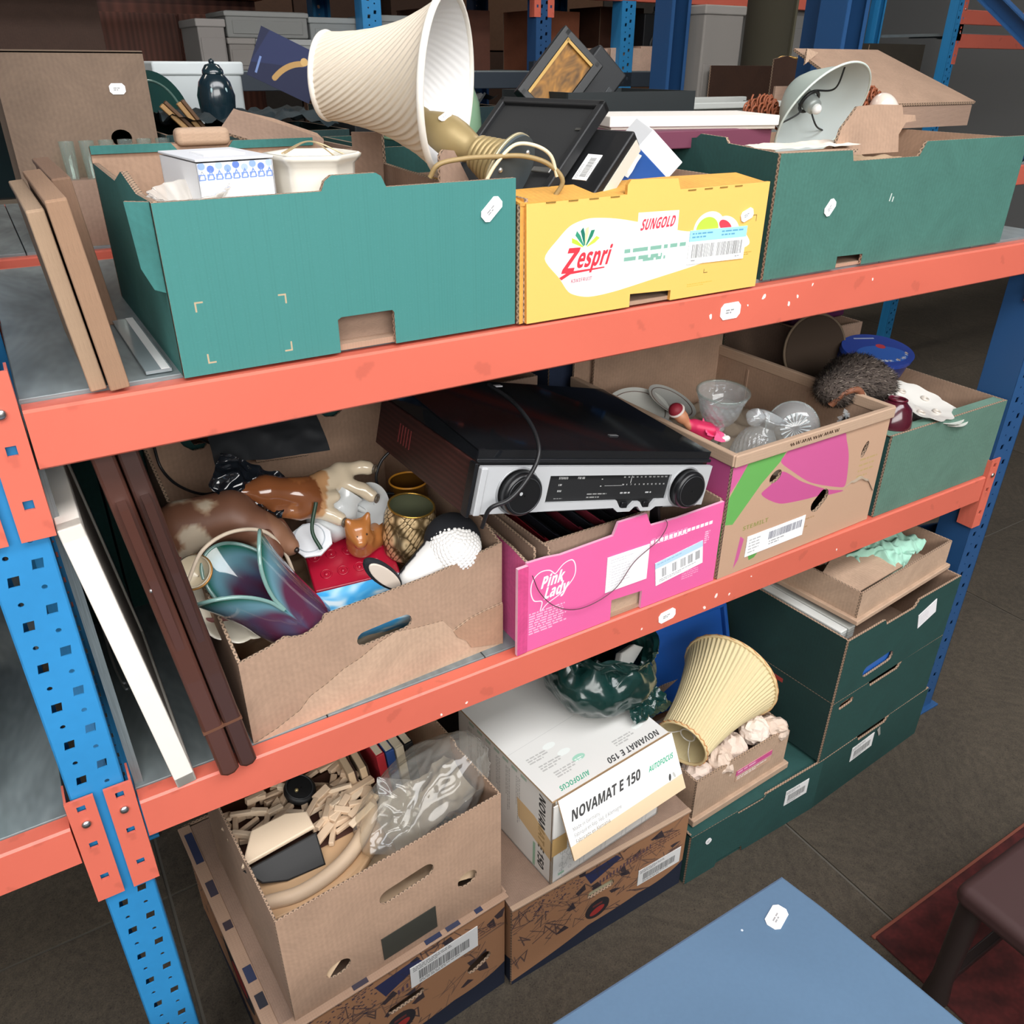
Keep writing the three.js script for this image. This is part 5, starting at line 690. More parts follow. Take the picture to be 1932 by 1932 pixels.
{ const t = thing('bowl', 'small maroon glazed bowl upside down beside the apple box', 'bowl', [1.69, 1.04, -0.062]); t.rotation.z = -0.1; part(t, 'bowl_body', lathe([[0.001, 0.062], [0.02, 0.062], [0.024, 0.056], [0.036, 0.046], [0.044, 0.02], [0.046, 0], [0.043, 0], [0.04, 0.02], [0.001, 0.05]], 48), glaze(0x4a1422)); part(t, 'foot_ring', new THREE.TorusGeometry(0.02, 0.003, 8, 36).rotateX(Math.PI / 2), glaze(0x5a1a2a), [0, 0.063, 0]); }
{ const t = thing('woven_disc', 'dark brown round woven lid standing behind the apple box', 'lid'); aimY(t, [1.78, 1.12, -0.38], [-0.25, 0.2, 0.95]); part(t, 'lid_disc', lathe([[0.001, 0.008], [0.085, 0.006], [0.092, 0], [0.085, -0.004], [0.001, -0.004]], 56), M(0x3a2c20, 0.9)); part(t, 'lid_edge', new THREE.TorusGeometry(0.092, 0.0035, 8, 70).rotateX(Math.PI / 2), M(0x6a5a48, 0.8)); }

// ---------------------------------------------------------------- back row on the middle shelf
carton({ name: 'fruit_tray', label: 'dark green tray in the back row behind the torn brown box', at: [0.06, Y2, -0.52], w: 0.46, d: 0.25, h: 0.33, out: darkG, front: { pts: [[0, 0], [0.46, 0], [0.46, 0.33], [0.3, 0.33], [0.29, 0.31], [0.17, 0.31], [0.16, 0.33], [0, 0.33]] } });
carton({ name: 'fruit_tray', label: 'dark green ribbed tray in the back row at the far left', at: [-0.02, Y2, -0.5], w: 0.075, d: 0.26, h: 0.36, out: darkG });
carton({ name: 'cardboard_box', label: 'shadowy brown carton in the back row behind the music centre', at: [0.54, Y2, -0.52], w: 0.46, d: 0.25, h: 0.31, out: kraft2 });
carton({ name: 'cardboard_box', label: 'dark blue carton in the back row behind the apple box', at: [1.06, Y2, -0.56], w: 0.48, d: 0.22, h: 0.4, out: card(0x23304a) });
carton({ name: 'cardboard_box', label: 'brown carton in the back row behind the blue biscuit tin', at: [1.84, Y2, -0.46], w: 0.23, d: 0.3, h: 0.3, out: kraft2 });
single('gift_bag', box(0.22, 0.1, 0.2, 0.01), M(0x4a1840, 0.5), 'dark purple folded bag on the brown carton behind the biscuit tin', 'bag', [1.955, 1.187, -0.62]);
// things standing at the left end
{
  const t = thing('sheet_panel', 'grey steel sheet standing against the blue upright at the left end', 'panel', [-0.016, Y2, -0.4]); t.rotation.z = 0.015; part(t, 'sheet', bx(0.003, 0.52, 0.72, 0, 0.26, 0), galv); part(t, 'folded_edge', bx(0.012, 0.52, 0.003, 0.004, 0.26, 0.36), galv);
  const w = thing('picture_frame', 'white edged picture frame leaning left in front of the steel sheet', 'frame', [0.063, Y2 + 0.001, -0.22]); w.rotation.z = 0.12;
  const wm = M(0xece6db, 0.5); part(w, 'frame_edge', box(0.028, 0.46, 0.02, 0.002), wm, [-0.014, 0.23, 0.21]); part(w, 'frame_edge', box(0.028, 0.46, 0.02, 0.002), wm, [-0.014, 0.23, -0.19]); part(w, 'frame_edge', box(0.028, 0.02, 0.42, 0.002), wm, [-0.014, 0.45, 0.01]); part(w, 'frame_edge', box(0.028, 0.02, 0.42, 0.002), wm, [-0.014, 0.01, 0.01]); part(w, 'canvas_back', bx(0.004, 0.45, 0.4, -0.006, 0.23, 0.01), M(0xc8c2b6, 0.9));
  for (const k of [0, 1]) part(w, 'hanging_wire', tube([[-0.032, 0.2 - k * 0.01, 0.2], [-0.045, 0.14 - k * 0.014, 0.1], [-0.05, 0.13 - k * 0.014, 0.02], [-0.045, 0.16, -0.08], [-0.032, 0.22, -0.18]], 0.0014, 40, 6), M(0xb5b6b4, 0.4, 0.6));
}
[[0.124, 0.02, 'front dark brown folded table leg leaning at the left end of the middle shelf', 0.028], [0.152, 0.016, 'rear dark brown folded table leg next to the torn box', 0.026]].forEach(([x, z, l, w], i) => {
  const t = thing('folding_table', l, 'table', [x, Y2 + 0.001, z]); t.rotation.z = 0.115; const wd = M(i ? 0x3d231c : 0x4b2a20, 0.4, 0, { clearcoat: 0.3 });
  part(t, 'table_leg', bev(shp([[-w, 0.006], [-w * 0.7, 0], [-w * 0.3, 0], [0, 0.006], [0, 0.56], [-w, 0.56]]), 0.03, 0.004), wd, [0, 0, -0.03], [-0.13, 0, 0]); part(t, 'leg_joint', bx(w + 0.002, 0.004, 0.033, -w / 2, 0.09, -0.027), M(0x6b4634, 0.5)); part(t, 'table_rail', box(w * 0.8, 0.04, 0.4, 0.004), wd, [-w / 2, 0.03, -0.23]); part(t, 'table_rail', box(w * 0.8, 0.04, 0.33, 0.004), wd, [-w / 2, 0.46, -0.28]); part(t, 'table_leg', bev(shp(rect(-w, 0, 0, 0.5)), 0.03, 0.004), wd, [0, 0, -0.45]); part(t, 'table_top', bx(w * 0.4, 0.42, 0.4, -w / 2, 0.25, -0.23), wd);
  if (!i) part(t, 'screw_head', new THREE.SphereGeometry(0.0035, 10, 8), boltM, [-0.02, 0.33, -0.044]);
});
// ---------------------------------------------------------------- cartons on the floor under the middle shelf
function fruitPrint(w, h, side) {
  return printed(w, h, 1800, (g, X, Y, S, W, Hh) => {
    g.fillStyle = '#a87a58'; g.fillRect(0, 0, W, Hh); grain(g, W, Hh, 6000, 0.03);
    g.fillStyle = '#1c2438'; g.beginPath(); g.moveTo(0, Hh); g.lineTo(0, Y(0.012)); g.quadraticCurveTo(X(w * 0.3), Y(0.03), X(w * 0.42), Y(0.05)); g.quadraticCurveTo(X(w * 0.62), Y(0.05), X(w * 0.72), Y(0.058)); g.quadraticCurveTo(X(w * 0.9), Y(0.05), W, Y(0.085)); g.lineTo(W, Hh); g.fill();
    g.fillStyle = '#2a3057'; poly(g, X, Y, [[w * 0.38, h * 0.9], [w * 0.56, h * 0.93], [w * 0.59, h * 0.86], [w * 0.42, h * 0.74]]);
    g.strokeStyle = '#352b33'; g.lineWidth = 3;
    for (let i = 0; i < 64; i++) { const x = rnd(0, W * 0.9), y = rnd(Hh * 0.05, Hh * 0.8); g.beginPath(); g.moveTo(x, y); for (let k = 0; k < 4; k++) g.lineTo(x + rnd(-60, 90), y + rnd(-55, 60)); g.lineWidth = rnd(2, 6); g.globalAlpha = rnd(0.3, 0.75); g.stroke(); }
    g.globalAlpha = 1; g.fillStyle = 'rgba(48,42,66,0.75)'; for (let i = 0; i < 150; i++) { const x = rnd(W * 0.08, W * 0.38), y = rnd(Hh * 0.02, Hh * 0.3); g.fillRect(x, y, rnd(2, 12), rnd(2, 7)); }
    g.fillStyle = 'rgba(35,32,45,0.8)'; for (let i = 0; i < 16; i++) { const x = X(w * rnd(0.05, 0.95)), y = Y(h * rnd(0.25, 0.95)); poly(g, (u) => x + u * S, (v) => y - v * S, [[0, 0], [rnd(0.01, 0.03), rnd(-0.01, 0.015)], [rnd(0, 0.02), rnd(0.01, 0.028)], [-0.008, rnd(0.004, 0.02)]]); }
    for (let i = 0; i < 16; i++) { g.fillStyle = '#5c4452'; g.fillRect(X(w * 0.47) + i * 17, Y(h * 0.72) - i * 3, 8, 24); }
    const ex = side ? w * 0.55 : w * 0.47, ey = side ? h * 0.52 : h * 0.36, er = side ? 0.085 : 0.034; g.fillStyle = '#2a262b'; g.beginPath(); g.ellipse(X(ex), Y(ey), er * S * (side ? 1.1 : 1), er * S * (side ? 0.75 : 0.9), 0, 0, 7); g.fill(); g.fillStyle = '#a8322e'; g.beginPath(); g.ellipse(X(ex), Y(ey - er * 0.25), er * S * 0.62, er * S * 0.32, -0.25, 0, 7); g.fill(); g.fillStyle = '#6d3330'; g.fillRect(X(ex - er * 0.4), Y(ey + er * 0.45), er * 0.8 * S, er * 0.2 * S);
    lines(g, X(w * 0.66), Y(h * 0.8), w * 0.3 * S, 4, 15, 6, '#6d4b40');
  });
}
const PB1 = carton({ name: 'banana_box', label: 'printed fruit box on the floor under the plain brown box at the left', at: [0.078, 0.001, 0.098], turn: 0.07, w: 0.485, d: 0.56, h: 0.286, out: kraft, front: { mat: fruitPrint(0.497, 0.29), holes: [slot(0.25, 0.16, 0.08, 0.022, 0.05), slot(0.42, 0.13, 0.06, 0.03, 0.4)] }, left: { mat: fruitPrint(0.548, 0.29, true), pts: rect(0, 0, 0.548, 0.286), holes: [rect(0.24, 0.235, 0.26, 0.256), rect(0.47, 0.2, 0.5, 0.226)] } });
for (const [n, l, p, r] of [['front', 0.5, [0, 0.288, 0.272], 0], ['side', 0.545, [-0.24, 0.288, 0], Math.PI / 2], ['side', 0.545, [0.24, 0.288, 0], Math.PI / 2]]) part(PB1, 'rim_band', box(l, 0.005, 0.026, 0.002), kraft, p, [0, r, 0]);
part(PB1, 'inner_lid', bx(0.47, 0.005, 0.53, 0, 0.286, 0), kraft2); for (const [z, l, c] of [[0.2, 0.03, 0x2a2a33], [0.14, 0.035, 0x2b3350], [0.02, 0.02, 0x3a3038], [-0.08, 0.04, 0x3a3542], [-0.2, 0.09, 0x28304e]]) part(PB1, 'printed_mark', bx(0.016, 0.0008, l), M(c, 0.8), [-0.238, 0.2914, z]);
stick(PB1, 'barcode_label', barcodeTex, 0.34, 0.222, 0.155, 0.062, 0);
for (const [u, w, c] of [[0.325, 0.035, 0x28304e], [0.43, 0.016, 0x28304e], [0.37, 0.03, 0x33384f], [0.17, 0.03, 0x3a3542]]) part(PB1, 'printed_mark', bx(w, 0.0008, 0.018), M(c, 0.8), [u - 0.2485, 0.2916, 0.272]);
const LB = carton({ name: 'cardboard_box', label: 'plain brown box with oval hand holes holding carved woodwork and a plastic bag', at: [0.118, 0.293, 0.086], turn: 0.07, w: 0.442, d: 0.42, h: 0.285, th: 0.004,
  front: { pts: [[0, 0], [0.442, 0], [0.442, 0.285], [0, 0.272]], holes: [slot(0.236, 0.186, 0.112, 0.034, 0.1), oval(0.09, 0.07, 0.024, 0.018, 0.1), oval(0.363, 0.104, 0.022, 0.019, 0.2)] },
  left: { pts: [[0, 0], [0.408, 0], [0.408, 0.272], [0.3, 0.276], [0.27, 0.268], [0, 0.276]] }, right: { pts: [[0, 0], [0.408, 0], [0.408, 0.285], [0.16, 0.29], [0.15, 0.28], [0, 0.285]] } });
stick(LB, 'tape_patch', null, 0.233, 0.05, 0.115, 0.062, 0.03, M(0x3a3a34, 0.6));
packing('crumpled brown paper at the bottom of the plain brown box', [0.355, 0.42, -0.12], 0.38, 0.36, 0.03, paperBrown, 44.3, 0.07);
{ // carved wooden clock with a roofed house, fretwork and black movement
  const t = thing('carved_clock', 'cream carved wooden clock with a small roofed house and round black movement', 'clock', [0.235, 0.45, -0.135], 0.07);
  const cream = M(0xcdb397, 0.6), creamL = M(0xdcc6ab, 0.55), brown = M(0x4c2f26, 0.6), blk = M(0x0b0b0c, 0.55);
  part(t, 'case_board', bev(shp([[-0.13, -0.11], [0.09, -0.11], [0.13, -0.05], [0.14, 0.11], [-0.13, 0.11]]), 0.02, 0.003).rotateX(-Math.PI / 2), brown, [0, 0.02, 0]);
  part(t, 'curved_rim', tube([[-0.125, 0.045, 0.115], [-0.06, 0.05, 0.135], [0.03, 0.055, 0.12], [0.11, 0.06, 0.06], [0.13, 0.06, 0.0]], 0.014, 40, 10), cream); part(t, 'front_board', bev(shp([[-0.13, -0.15], [0.02, -0.165], [0.12, -0.1], [0.12, -0.06], [-0.13, -0.06]]), 0.012, 0.003).rotateX(-Math.PI / 2), M(0xc4a07a, 0.6), [0, 0.03, 0]); part(t, 'curved_rim', tube([[-0.12, 0.022, 0.125], [-0.04, 0.028, 0.148], [0.05, 0.03, 0.125], [0.125, 0.032, 0.065]], 0.016, 40, 10), M(0xc29c74, 0.6));
  part(t, 'house_roof', bev(shp([[-0.075, 0], [0.065, 0.008], [0.066, 0.045], [0.03, 0.062], [-0.035, 0.06]]), 0.01, 0.003).rotateX(-Math.PI / 2 + 0.12), creamL, [-0.062, 0.083, 0.058]);
  part(t, 'house_opening', bev(shp([[-0.072, 0.056], [-0.05, 0.022], [-0.01, 0.006], [0.062, 0.0], [0.066, 0.06]]), 0.014, 0.003), blk, [-0.064, 0.034, 0.092], [-0.75, 0, 0]);
  part(t, 'movement_disc', lathe([[0.001, 0.012], [0.024, 0.012], [0.03, 0.009], [0.032, 0.002], [0.032, 0], [0.001, 0]], 40), blk, [0.02, 0.07, -0.065], [0.35, 0, -0.2]); part(t, 'disc_screw', new THREE.SphereGeometry(0.004, 10, 8), M(0xb9a878, 0.3, 0.6), [0.012, 0.083, -0.058]); part(t, 'disc_ring', new THREE.TorusGeometry(0.026, 0.0012, 6, 40).rotateX(Math.PI / 2), M(0x2d2f31, 0.4), [0.02, 0.083, -0.063], [0.35, 0, -0.2]);
  for (let i = 0; i < 84; i++) { const a = rnd(-0.8, 0.8) + (i % 2 ? 0.7 : -0.3), x = rnd(-0.12, 0.125), z = rnd(-0.11, 0.06); if (x < -0.0 && z > -0.0) continue; const L = rnd(0.03, 0.075); part(t, 'fretwork_strip', box(L, rnd(0.008, 0.014), rnd(0.007, 0.016), 0.002), i % 4 ? cream : creamL, [x, 0.05 + rnd(-0.006, 0.02), z], [rnd(-0.3, 0.3), a, rnd(-0.2, 0.2)]); }
  for (let i = 0; i < 5; i++) part(t, 'roof_slat', box(0.06, 0.006, 0.014, 0.002), i % 2 ? cream : creamL, [0.095 + rnd(-0.01, 0.01), 0.06 + i * 0.003, -0.04 + i * 0.025], [0.1, 0.5 - i * 0.05, 0.1]);
  for (let i = 0; i < 5; i++) part(t, 'leaf_carving', bev(shp([[0, 0], [0.018, 0.01], [0.04, 0.004], [0.022, -0.01]]), 0.006, 0.002).rotateX(-Math.PI / 2), cream, [-0.12 + i * 0.02, 0.056 + rnd(0, 0.01), -0.06 + rnd(-0.03, 0.03)], [0, rnd(0, 6), 0]);
}
['0xb32f38', '0x2f4f8f', '0xd9cfbb', '0x1f2024'].forEach((c, i) => { const t = thing('paperback', ['red', 'blue', 'cream', 'black'][i] + ' paperback standing at the back of the plain brown box', 'book', [0.42 + i * 0.021, 0.43, -0.22], 0.07); t.rotation.z = 0.1; part(t, 'cover', box(0.018, 0.13, 0.1, 0.001).translate(0, 0.065, 0), M(+c, 0.5)); part(t, 'page_block', bx(0.014, 0.001, 0.09, 0, 0.1304, 0), M(0xd8ccb4, 0.9)); });
for (const [x, l] of [[0.36, 'pale wooden slat standing at the back of the plain brown box'], [0.385, 'second pale wooden slat beside the red paperback']]) { const t = thing('wooden_slat', l, 'slat', [x, 0.43, -0.215]); t.rotation.z = 0.12; part(t, 'slat_board', box(0.014, 0.12, 0.1, 0.002).translate(0, 0.06, 0), M(0xcbb191, 0.7)); part(t, 'dark_edge', bx(0.003, 0.12, 0.1, 0.009, 0.06, 0), M(0x3a241c, 0.7)); }
{ // clear plastic bag bulging over the front right of the box
  const film = M(0xf0eee8, 0.1, 0, { transmission: 0.9, thickness: 0 });
  const bag = (rx, ry, rz, seed, top) => { const g = new THREE.SphereGeometry(1, 90, 60), p = g.attributes.position; for (let i = 0; i < p.count; i++) { const x = p.getX(i), y = p.getY(i), z = p.getZ(i), r = (a, b, c) => 1 - 2 * Math.abs(noise.noise(a, b, c)), q = x * 0.8 - y * 0.6, w2 = x * 0.6 + y * 0.8, k = 1 + 0.1 * r(q * 2.4 + seed, w2 * 0.6, z * 1.6) + 0.04 * r(q * 6, w2 * 1.2 + seed, z * 4); p.setXYZ(i, x * rx * k + top * y * 0.05, y * ry * k, z * rz * k); } g.computeVertexNormals(); return g; };
  const t = thing('plastic_bag', 'clear crumpled plastic bag bulging from the plain brown box', 'bag', [0.44, 0.53, -0.045], 0.1); t.rotation.z = 0.25; part(t, 'bag_film', bag(0.135, 0.085, 0.085, 3.3, 1), film); part(t, 'bag_fold', crumple(0.13, 0.09, 40, 30, 0.02, 14, 8), film, [-0.06, 0.055, 0.035], [-0.7, 0.2, 0.9]);
  part(t, 'bag_contents', crumple(0.18, 0.12, 30, 24, 0.03, 14, 6).rotateX(-Math.PI / 2), M(0x8a8175, 0.8), [0.0, -0.02, 0]); const sc = []; for (let i = 0; i < 40; i++) sc.push(new THREE.TorusGeometry(rnd(0.005, 0.01), 0.0018, 5, 12).rotateX(rnd(0, 3)).rotateY(rnd(0, 3)).translate(-0.11 + rnd(0, 0.15), -0.045 + rnd(0, 0.02), 0.055 + rnd(-0.01, 0.02))); const s = part(t, 'dark_scraps', join(...sc), M(0x2b332f, 0.4)); s.userData.kind = 'stuff';
}
const PB2 = carton({ name: 'banana_box', label: 'printed fruit box on the floor under the white projector box', at: [0.572, 0.001, 0.077], turn: 0.01, w: 0.488, d: 0.5, h: 0.25, out: kraft, left: { mat: fruitPrint(0.488, 0.25, true) }, front: { mat: fruitPrint(0.488, 0.26), holes: [slot(0.235, 0.155, 0.075, 0.022, 0.02)] } });
part(PB2, 'lid_panel', bx(0.49, 0.006, 0.502, 0, 0.2535, 0), kraft2); part(PB2, 'lid_edge', box(0.492, 0.007, 0.012, 0.002), kraftL, [0, 0.2545, 0.248]);
stick(PB2, 'barcode_label', barcodeTex, 0.41, 0.115, 0.13, 0.052, 0.0);
part(PB2, 'pale_contents', box(0.07, 0.018, 0.02, 0.004), M(0xb9b394, 0.6), [-0.005, 0.152, 0.235]);
{ // projector carton
  const w = 0.318, h = 0.244, d = 0.34, t = thing('projector_box', 'white slide projector box with its front flap open on the printed fruit box', 'box', [0.671, 0.259, 0.07], 0.09);
  const P = 2600, frontM = printed(w, h, 1600, (g, X, Y, S, W, Hh) => { g.fillStyle = '#e2e2df'; g.fillRect(0, 0, W, Hh); g.strokeStyle = '#b9bab8'; g.lineWidth = 2; for (let i = 0; i < 5; i++) { const x = X(0.03 + i * 0.062); g.strokeRect(x, Y(0.12), 0.05 * S, 0.115 * S); g.beginPath(); g.arc(x + 40, Y(0.07), 22 + i * 2, 0, 7); g.stroke(); g.beginPath(); g.moveTo(x, Y(0.02)); g.lineTo(x + 60, Y(0.1)); g.stroke(); } g.fillStyle = '#9fa1a0'; for (let i = 0; i < 14; i++) { g.beginPath(); g.arc(X(rnd(0.015, 0.06)), Y(rnd(0.015, 0.1)), rnd(4, 12), 0, 7); g.stroke(); } g.fillStyle = '#9cc0a8'; g.fillRect(X(0.02), Y(0.02), 26, 12); g.fillStyle = '#4a4a4a'; g.fillRect(X(0.215), Y(0.105), 9, 46); g.fillRect(X(0.226), Y(0.105), 9, 46); });
  const topM = printed(w, d, 1900, (g, X, Y, S, W, Hh) => { g.fillStyle = '#d9d8d4'; g.fillRect(0, 0, W, Hh); g.save(); g.translate(W, Hh); g.rotate(Math.PI);
    text(g, 'NOVAMAT E 150', 0.012 * S, 0.022 * S, 0.021 * S, '#2c2c2c', 'bold italic', 0, 0.92); text(g, 'AUTOFOCUS', 0.21 * S, 0.022 * S, 0.0165 * S, '#2f9a76', 'bold italic', 0, 0.8);
    g.restore(); for (const [u, v, n] of [[0.045, 0.058, 3], [0.03, 0.088, 3], [0.02, 0.118, 3], [0.2, 0.052, 3]]) lines(g, X(u), Y(v), 0.06 * S, n, 0.0065 * S, 0.0035 * S, '#b3b2af'); g.fillStyle = '#9ccab5'; for (const [u, v] of [[0.115, 0.06], [0.1, 0.09], [0.085, 0.122], [0.28, 0.056]]) { g.beginPath(); g.ellipse(X(u), Y(v), 0.016 * S, 0.008 * S, 0, 0, 7); g.fill(); lines(g, X(u - 0.012), Y(v), 0.025 * S, 2, 9, 5, '#e1e5e1'); } g.strokeStyle = '#bfbebb'; g.lineWidth = 1.5; g.beginPath(); g.moveTo(0, Y(0.15)); g.lineTo(W, Y(0.17)); g.stroke(); });
  const leftM = printed(d, h, 1600, (g, X, Y, S, W, Hh) => { g.fillStyle = '#dedcd6'; g.fillRect(0, 0, W, Hh); g.save(); g.translate(X(d - 0.045), Y(h - 0.012)); g.rotate(Math.PI / 2); text(g, 'NOVAMAT E 150', 0, 0, 0.028 * S, '#2b2b2b', 'bold italic', 0, 0.98); g.restore(); g.fillStyle = '#93b89c'; g.fillRect(X(d - 0.062), Y(0.075), 0.008 * S, 0.07 * S); for (let k = 0; k < 6; k++) { g.save(); g.translate(X(0.05 + k * 0.036), Y(h - 0.03)); g.rotate(Math.PI / 2); lines(g, 0, 0, 0.14 * S, 3, 9, 4, '#a9a7a2'); g.restore(); } g.fillStyle = '#a9bfae'; for (let k = 0; k < 7; k++) g.fillRect(X(0.04 + k * 0.032), Y(h - 0.012), 0.02 * S, 0.008 * S); g.fillStyle = 'rgba(205,165,105,0.75)'; poly(g, X, Y, [[d - 0.12, 0.155], [d - 0.06, 0.152], [d, 0.125], [d, 0.07], [d - 0.06, 0.085], [d - 0.115, 0.1]]); });
  const wht = M(0xdad9d5, 0.6), tan = M(0xb79a76, 0.9);
  part(t, 'front_panel', slab(shp(rect(0, 0, w, h)), 0.005).translate(0, 0, -0.005), [frontM, wht, tan]); part(t, 'side_panel', slab(shp(rect(0, 0, d, h)), 0.005).rotateY(-Math.PI / 2).translate(0.005, 0, -d), [leftM, wht, tan]); part(t, 'side_panel', slab(shp(rect(0, 0, d, h)), 0.005).rotateY(Math.PI / 2).translate(w - 0.005, 0, 0), [wht, wht, tan]); part(t, 'back_panel', bx(w, h, 0.005, w / 2, h / 2, -d), wht); part(t, 'base_panel', bx(w, 0.004, d, w / 2, 0.002, -d / 2), wht);
  part(t, 'lid_panel', slab(shp(rect(-0.004, 0, w + 0.002, d)), 0.005).rotateX(-Math.PI / 2), [topM, wht, tan], [0, h, 0]);
  const flapM = printed(w, 0.13, 2600, (g, X, Y, S, W, Hh) => { g.fillStyle = '#f0efec'; g.fillRect(0, 0, W, Hh); g.fillStyle = '#e3c9a5'; poly(g, X, Y, [[0, 0], [w, 0], [w, 0.034], [0, 0.03]]); text(g, 'NOVAMAT E 150', X(0.016), Y(0.076), 0.029 * S, '#3b3b3b', 'bold italic', 0, 0.86); text(g, 'AUTOFOCUS', X(0.232), Y(0.078), 0.0155 * S, '#43a784', 'bold italic', 0, 0.8); g.fillStyle = '#777'; text(g, 'Made in Germany', X(0.015), Y(0.056), 0.0105 * S, '#777', 'normal', 0, 0.85); text(g, 'Fabriqué en Rép. Féd. d\'Allemagne', X(0.015), Y(0.043), 0.0105 * S, '#777', 'normal', 0, 0.78); text(g, 'Fabricado en Alemania', X(0.015), Y(0.03), 0.0105 * S, '#6a5a44', 'normal', 0, 0.85); g.strokeStyle = '#c9c9c6'; g.lineWidth = 2; g.strokeRect(X(0.275), Y(0.068), 0.03 * S, 0.036 * S); g.fillStyle = '#3d3d3d'; g.beginPath(); g.ellipse(X(0.283), Y(0.042), 9, 20, 0.3, 0, 7); g.fill(); g.fillStyle = '#b9b8b4'; g.beginPath(); g.ellipse(X(0.296), Y(0.042), 8, 18, -0.3, 0, 7); g.fill(); });
  part(t, 'front_flap', slab(shp(rect(0, 0, w, 0.13)), 0.004).translate(0.006, -0.13, 0), [flapM, wht, tan], [0, h + 0.004, 0.002], [-0.46, 0, 0]);
  part(t, 'tuck_flap', bx(0.05, 0.09, 0.003, 0.02, h - 0.05, 0.006), wht, null, [0, 0, 0]); part(t, 'tape_strip', bx(0.04, 0.05, 0.001, 0.02, 0.11, 0.0008), M(0xc9a56d, 0.4));
}
{ // dark green plastic sack slumped on the projector box
  const sackM = M(0x163a36, 0.2, 0, { transmission: 0.3, clearcoat: 0.5, clearcoatRoughness: 0.15 });
  const g = new THREE.SphereGeometry(1, 110, 70, 0, Math.PI * 2, 0.75, Math.PI - 0.75), p = g.attributes.position; for (let i = 0; i < p.count; i++) { const x = p.getX(i), y = p.getY(i), z = p.getZ(i), r = (a, b, c) => 1 - 2 * Math.abs(noise.noise(a, b, c)), k = 1 + 0.08 * r(x * 1.6 + 1, y * 1.2, z * 1.6) + 0.03 * r(x * 5, y * 3, z * 5 + 2); p.setXYZ(i, x * 0.135 * k, y * 0.085 * k + Math.max(0, y - 0.1) * 0.09 * noise.noise(x * 2.5, z * 2.5, 5), z * 0.12 * k); } g.computeVertexNormals();
  const t = thing('plastic_sack', 'shiny dark green plastic sack slumped open on the projector box', 'sack', [0.925, 0.598, -0.135]); t.rotation.set(0.15, 0.3, -0.12); part(t, 'sack_film', g, sackM);
  part(t, 'sack_neck', crumple(0.262, 0.07, 110, 22, 0.02, 30, 5, (x, y) => [(0.1 + y * 0.4) * Math.cos(x * 24) - x, 0.035 * noise.noise(Math.cos(x * 24) * 2, Math.sin(x * 24) * 2, 3), (0.09 + y * 0.4) * Math.sin(x * 24)]), sackM, [0, 0.06, 0.0]); part(t, 'sack_fold', crumple(0.13, 0.09, 34, 24, 0.02, 24, 9).rotateX(-0.9), sackM, [0.04, -0.045, 0.1]);
  part(t, 'white_contents', bev(shp([[-0.05, -0.01], [0.0, -0.018], [0.055, 0.0], [0.03, 0.018], [-0.02, 0.02]]), 0.02, 0.004).rotateX(-0.7), M(0xc9c9c4, 0.6), [0.02, 0.04, 0.045]); part(t, 'orange_contents', box(0.03, 0.012, 0.02, 0.003), M(0xc9885a, 0.6), [-0.06, 0.04, 0.06], [0.3, 0.4, 0]); part(t, 'red_contents', box(0.024, 0.014, 0.012, 0.002), M(0xb2402c, 0.6), [-0.085, 0.06, -0.03], [0.3, 1, 0.3]);
}
single('plastic_sheet', crumple(0.14, 0.16, 40, 40, 0.016, 18, 13).rotateX(-Math.PI / 2), M(0x4b5a48, 0.2, 0, { transmission: 0.35, clearcoat: 0.5 }), 'olive green clear plastic sheet between the sack and the cream lampshade', 'plastic sheet', [1.045, 0.44, -0.15], [0.2, 0.3, -0.35]);
{ const t = thing('plastic_tray', 'blue plastic tray standing on edge behind the green sack', 'tray'); aim(t, [1.29, 0.36, -0.27], [1, 0.02, 0.08], [0.05, 0.95, -0.3]); const b = M(0x1f56a8, 0.35); part(t, 'tray_floor', box(0.36, 0.24, 0.006, 0.002), b); for (const [x, y, w, h] of [[0, 0.118, 0.37, 0.012], [0, -0.118, 0.37, 0.012], [0.18, 0, 0.012, 0.24], [-0.18, 0, 0.012, 0.24]]) part(t, 'tray_rim', box(w, h, 0.024, 0.004), b, [x, y, 0.008]); }
const FG = carton({ name: 'fruit_tray', label: 'lidded dark green tray on the floor under the cream lampshade', at: [1.068, 0.001, 0.083], w: 0.46, d: 0.48, h: 0.168, out: darkG, inn: darkG, front: { pts: [[0, 0], [0.1, 0], [0.104, 0.02], [0.19, 0.02], [0.195, 0], [0.46, 0], [0.46, 0.178], [0.25, 0.172], [0.24, 0.16], [0.155, 0.158], [0.15, 0.168], [0, 0.165]] } });
part(FG, 'lid_panel', bx(0.46, 0.005, 0.478, 0, 0.1655, 0), darkG); stick(FG, 'price_sticker', lotTex, 0.06, 0.12, 0.022, 0.016, 0.6, lotMat).geometry = lotGeo(0.018, 0.018); stick(FG, 'barcode_label', barcodeTex, 0.37, 0.112, 0.085, 0.052, 0.02);
const KT = carton({ name: 'cardboard_tray', label: 'small kraft tray of tissue paper with a pink label on the green tray', category: 'tray', at: [1.09, 0.17, 0.055], turn: 0.05, w: 0.33, d: 0.3, h: 0.14, out: kraftL, inn: kraftL, front: { pts: [[0, 0], [0.33, 0], [0.33, 0.13], [0.31, 0.142], [0, 0.142]] } });
part(KT, 'base_flange', box(0.345, 0.02, 0.32, 0.003), kraftL, [0.004, 0.012, 0.0]); part(KT, 'side_flap', bx(0.05, 0.004, 0.12), kraft2, [0.18, 0.13, -0.02], [0, 0, -0.4]);
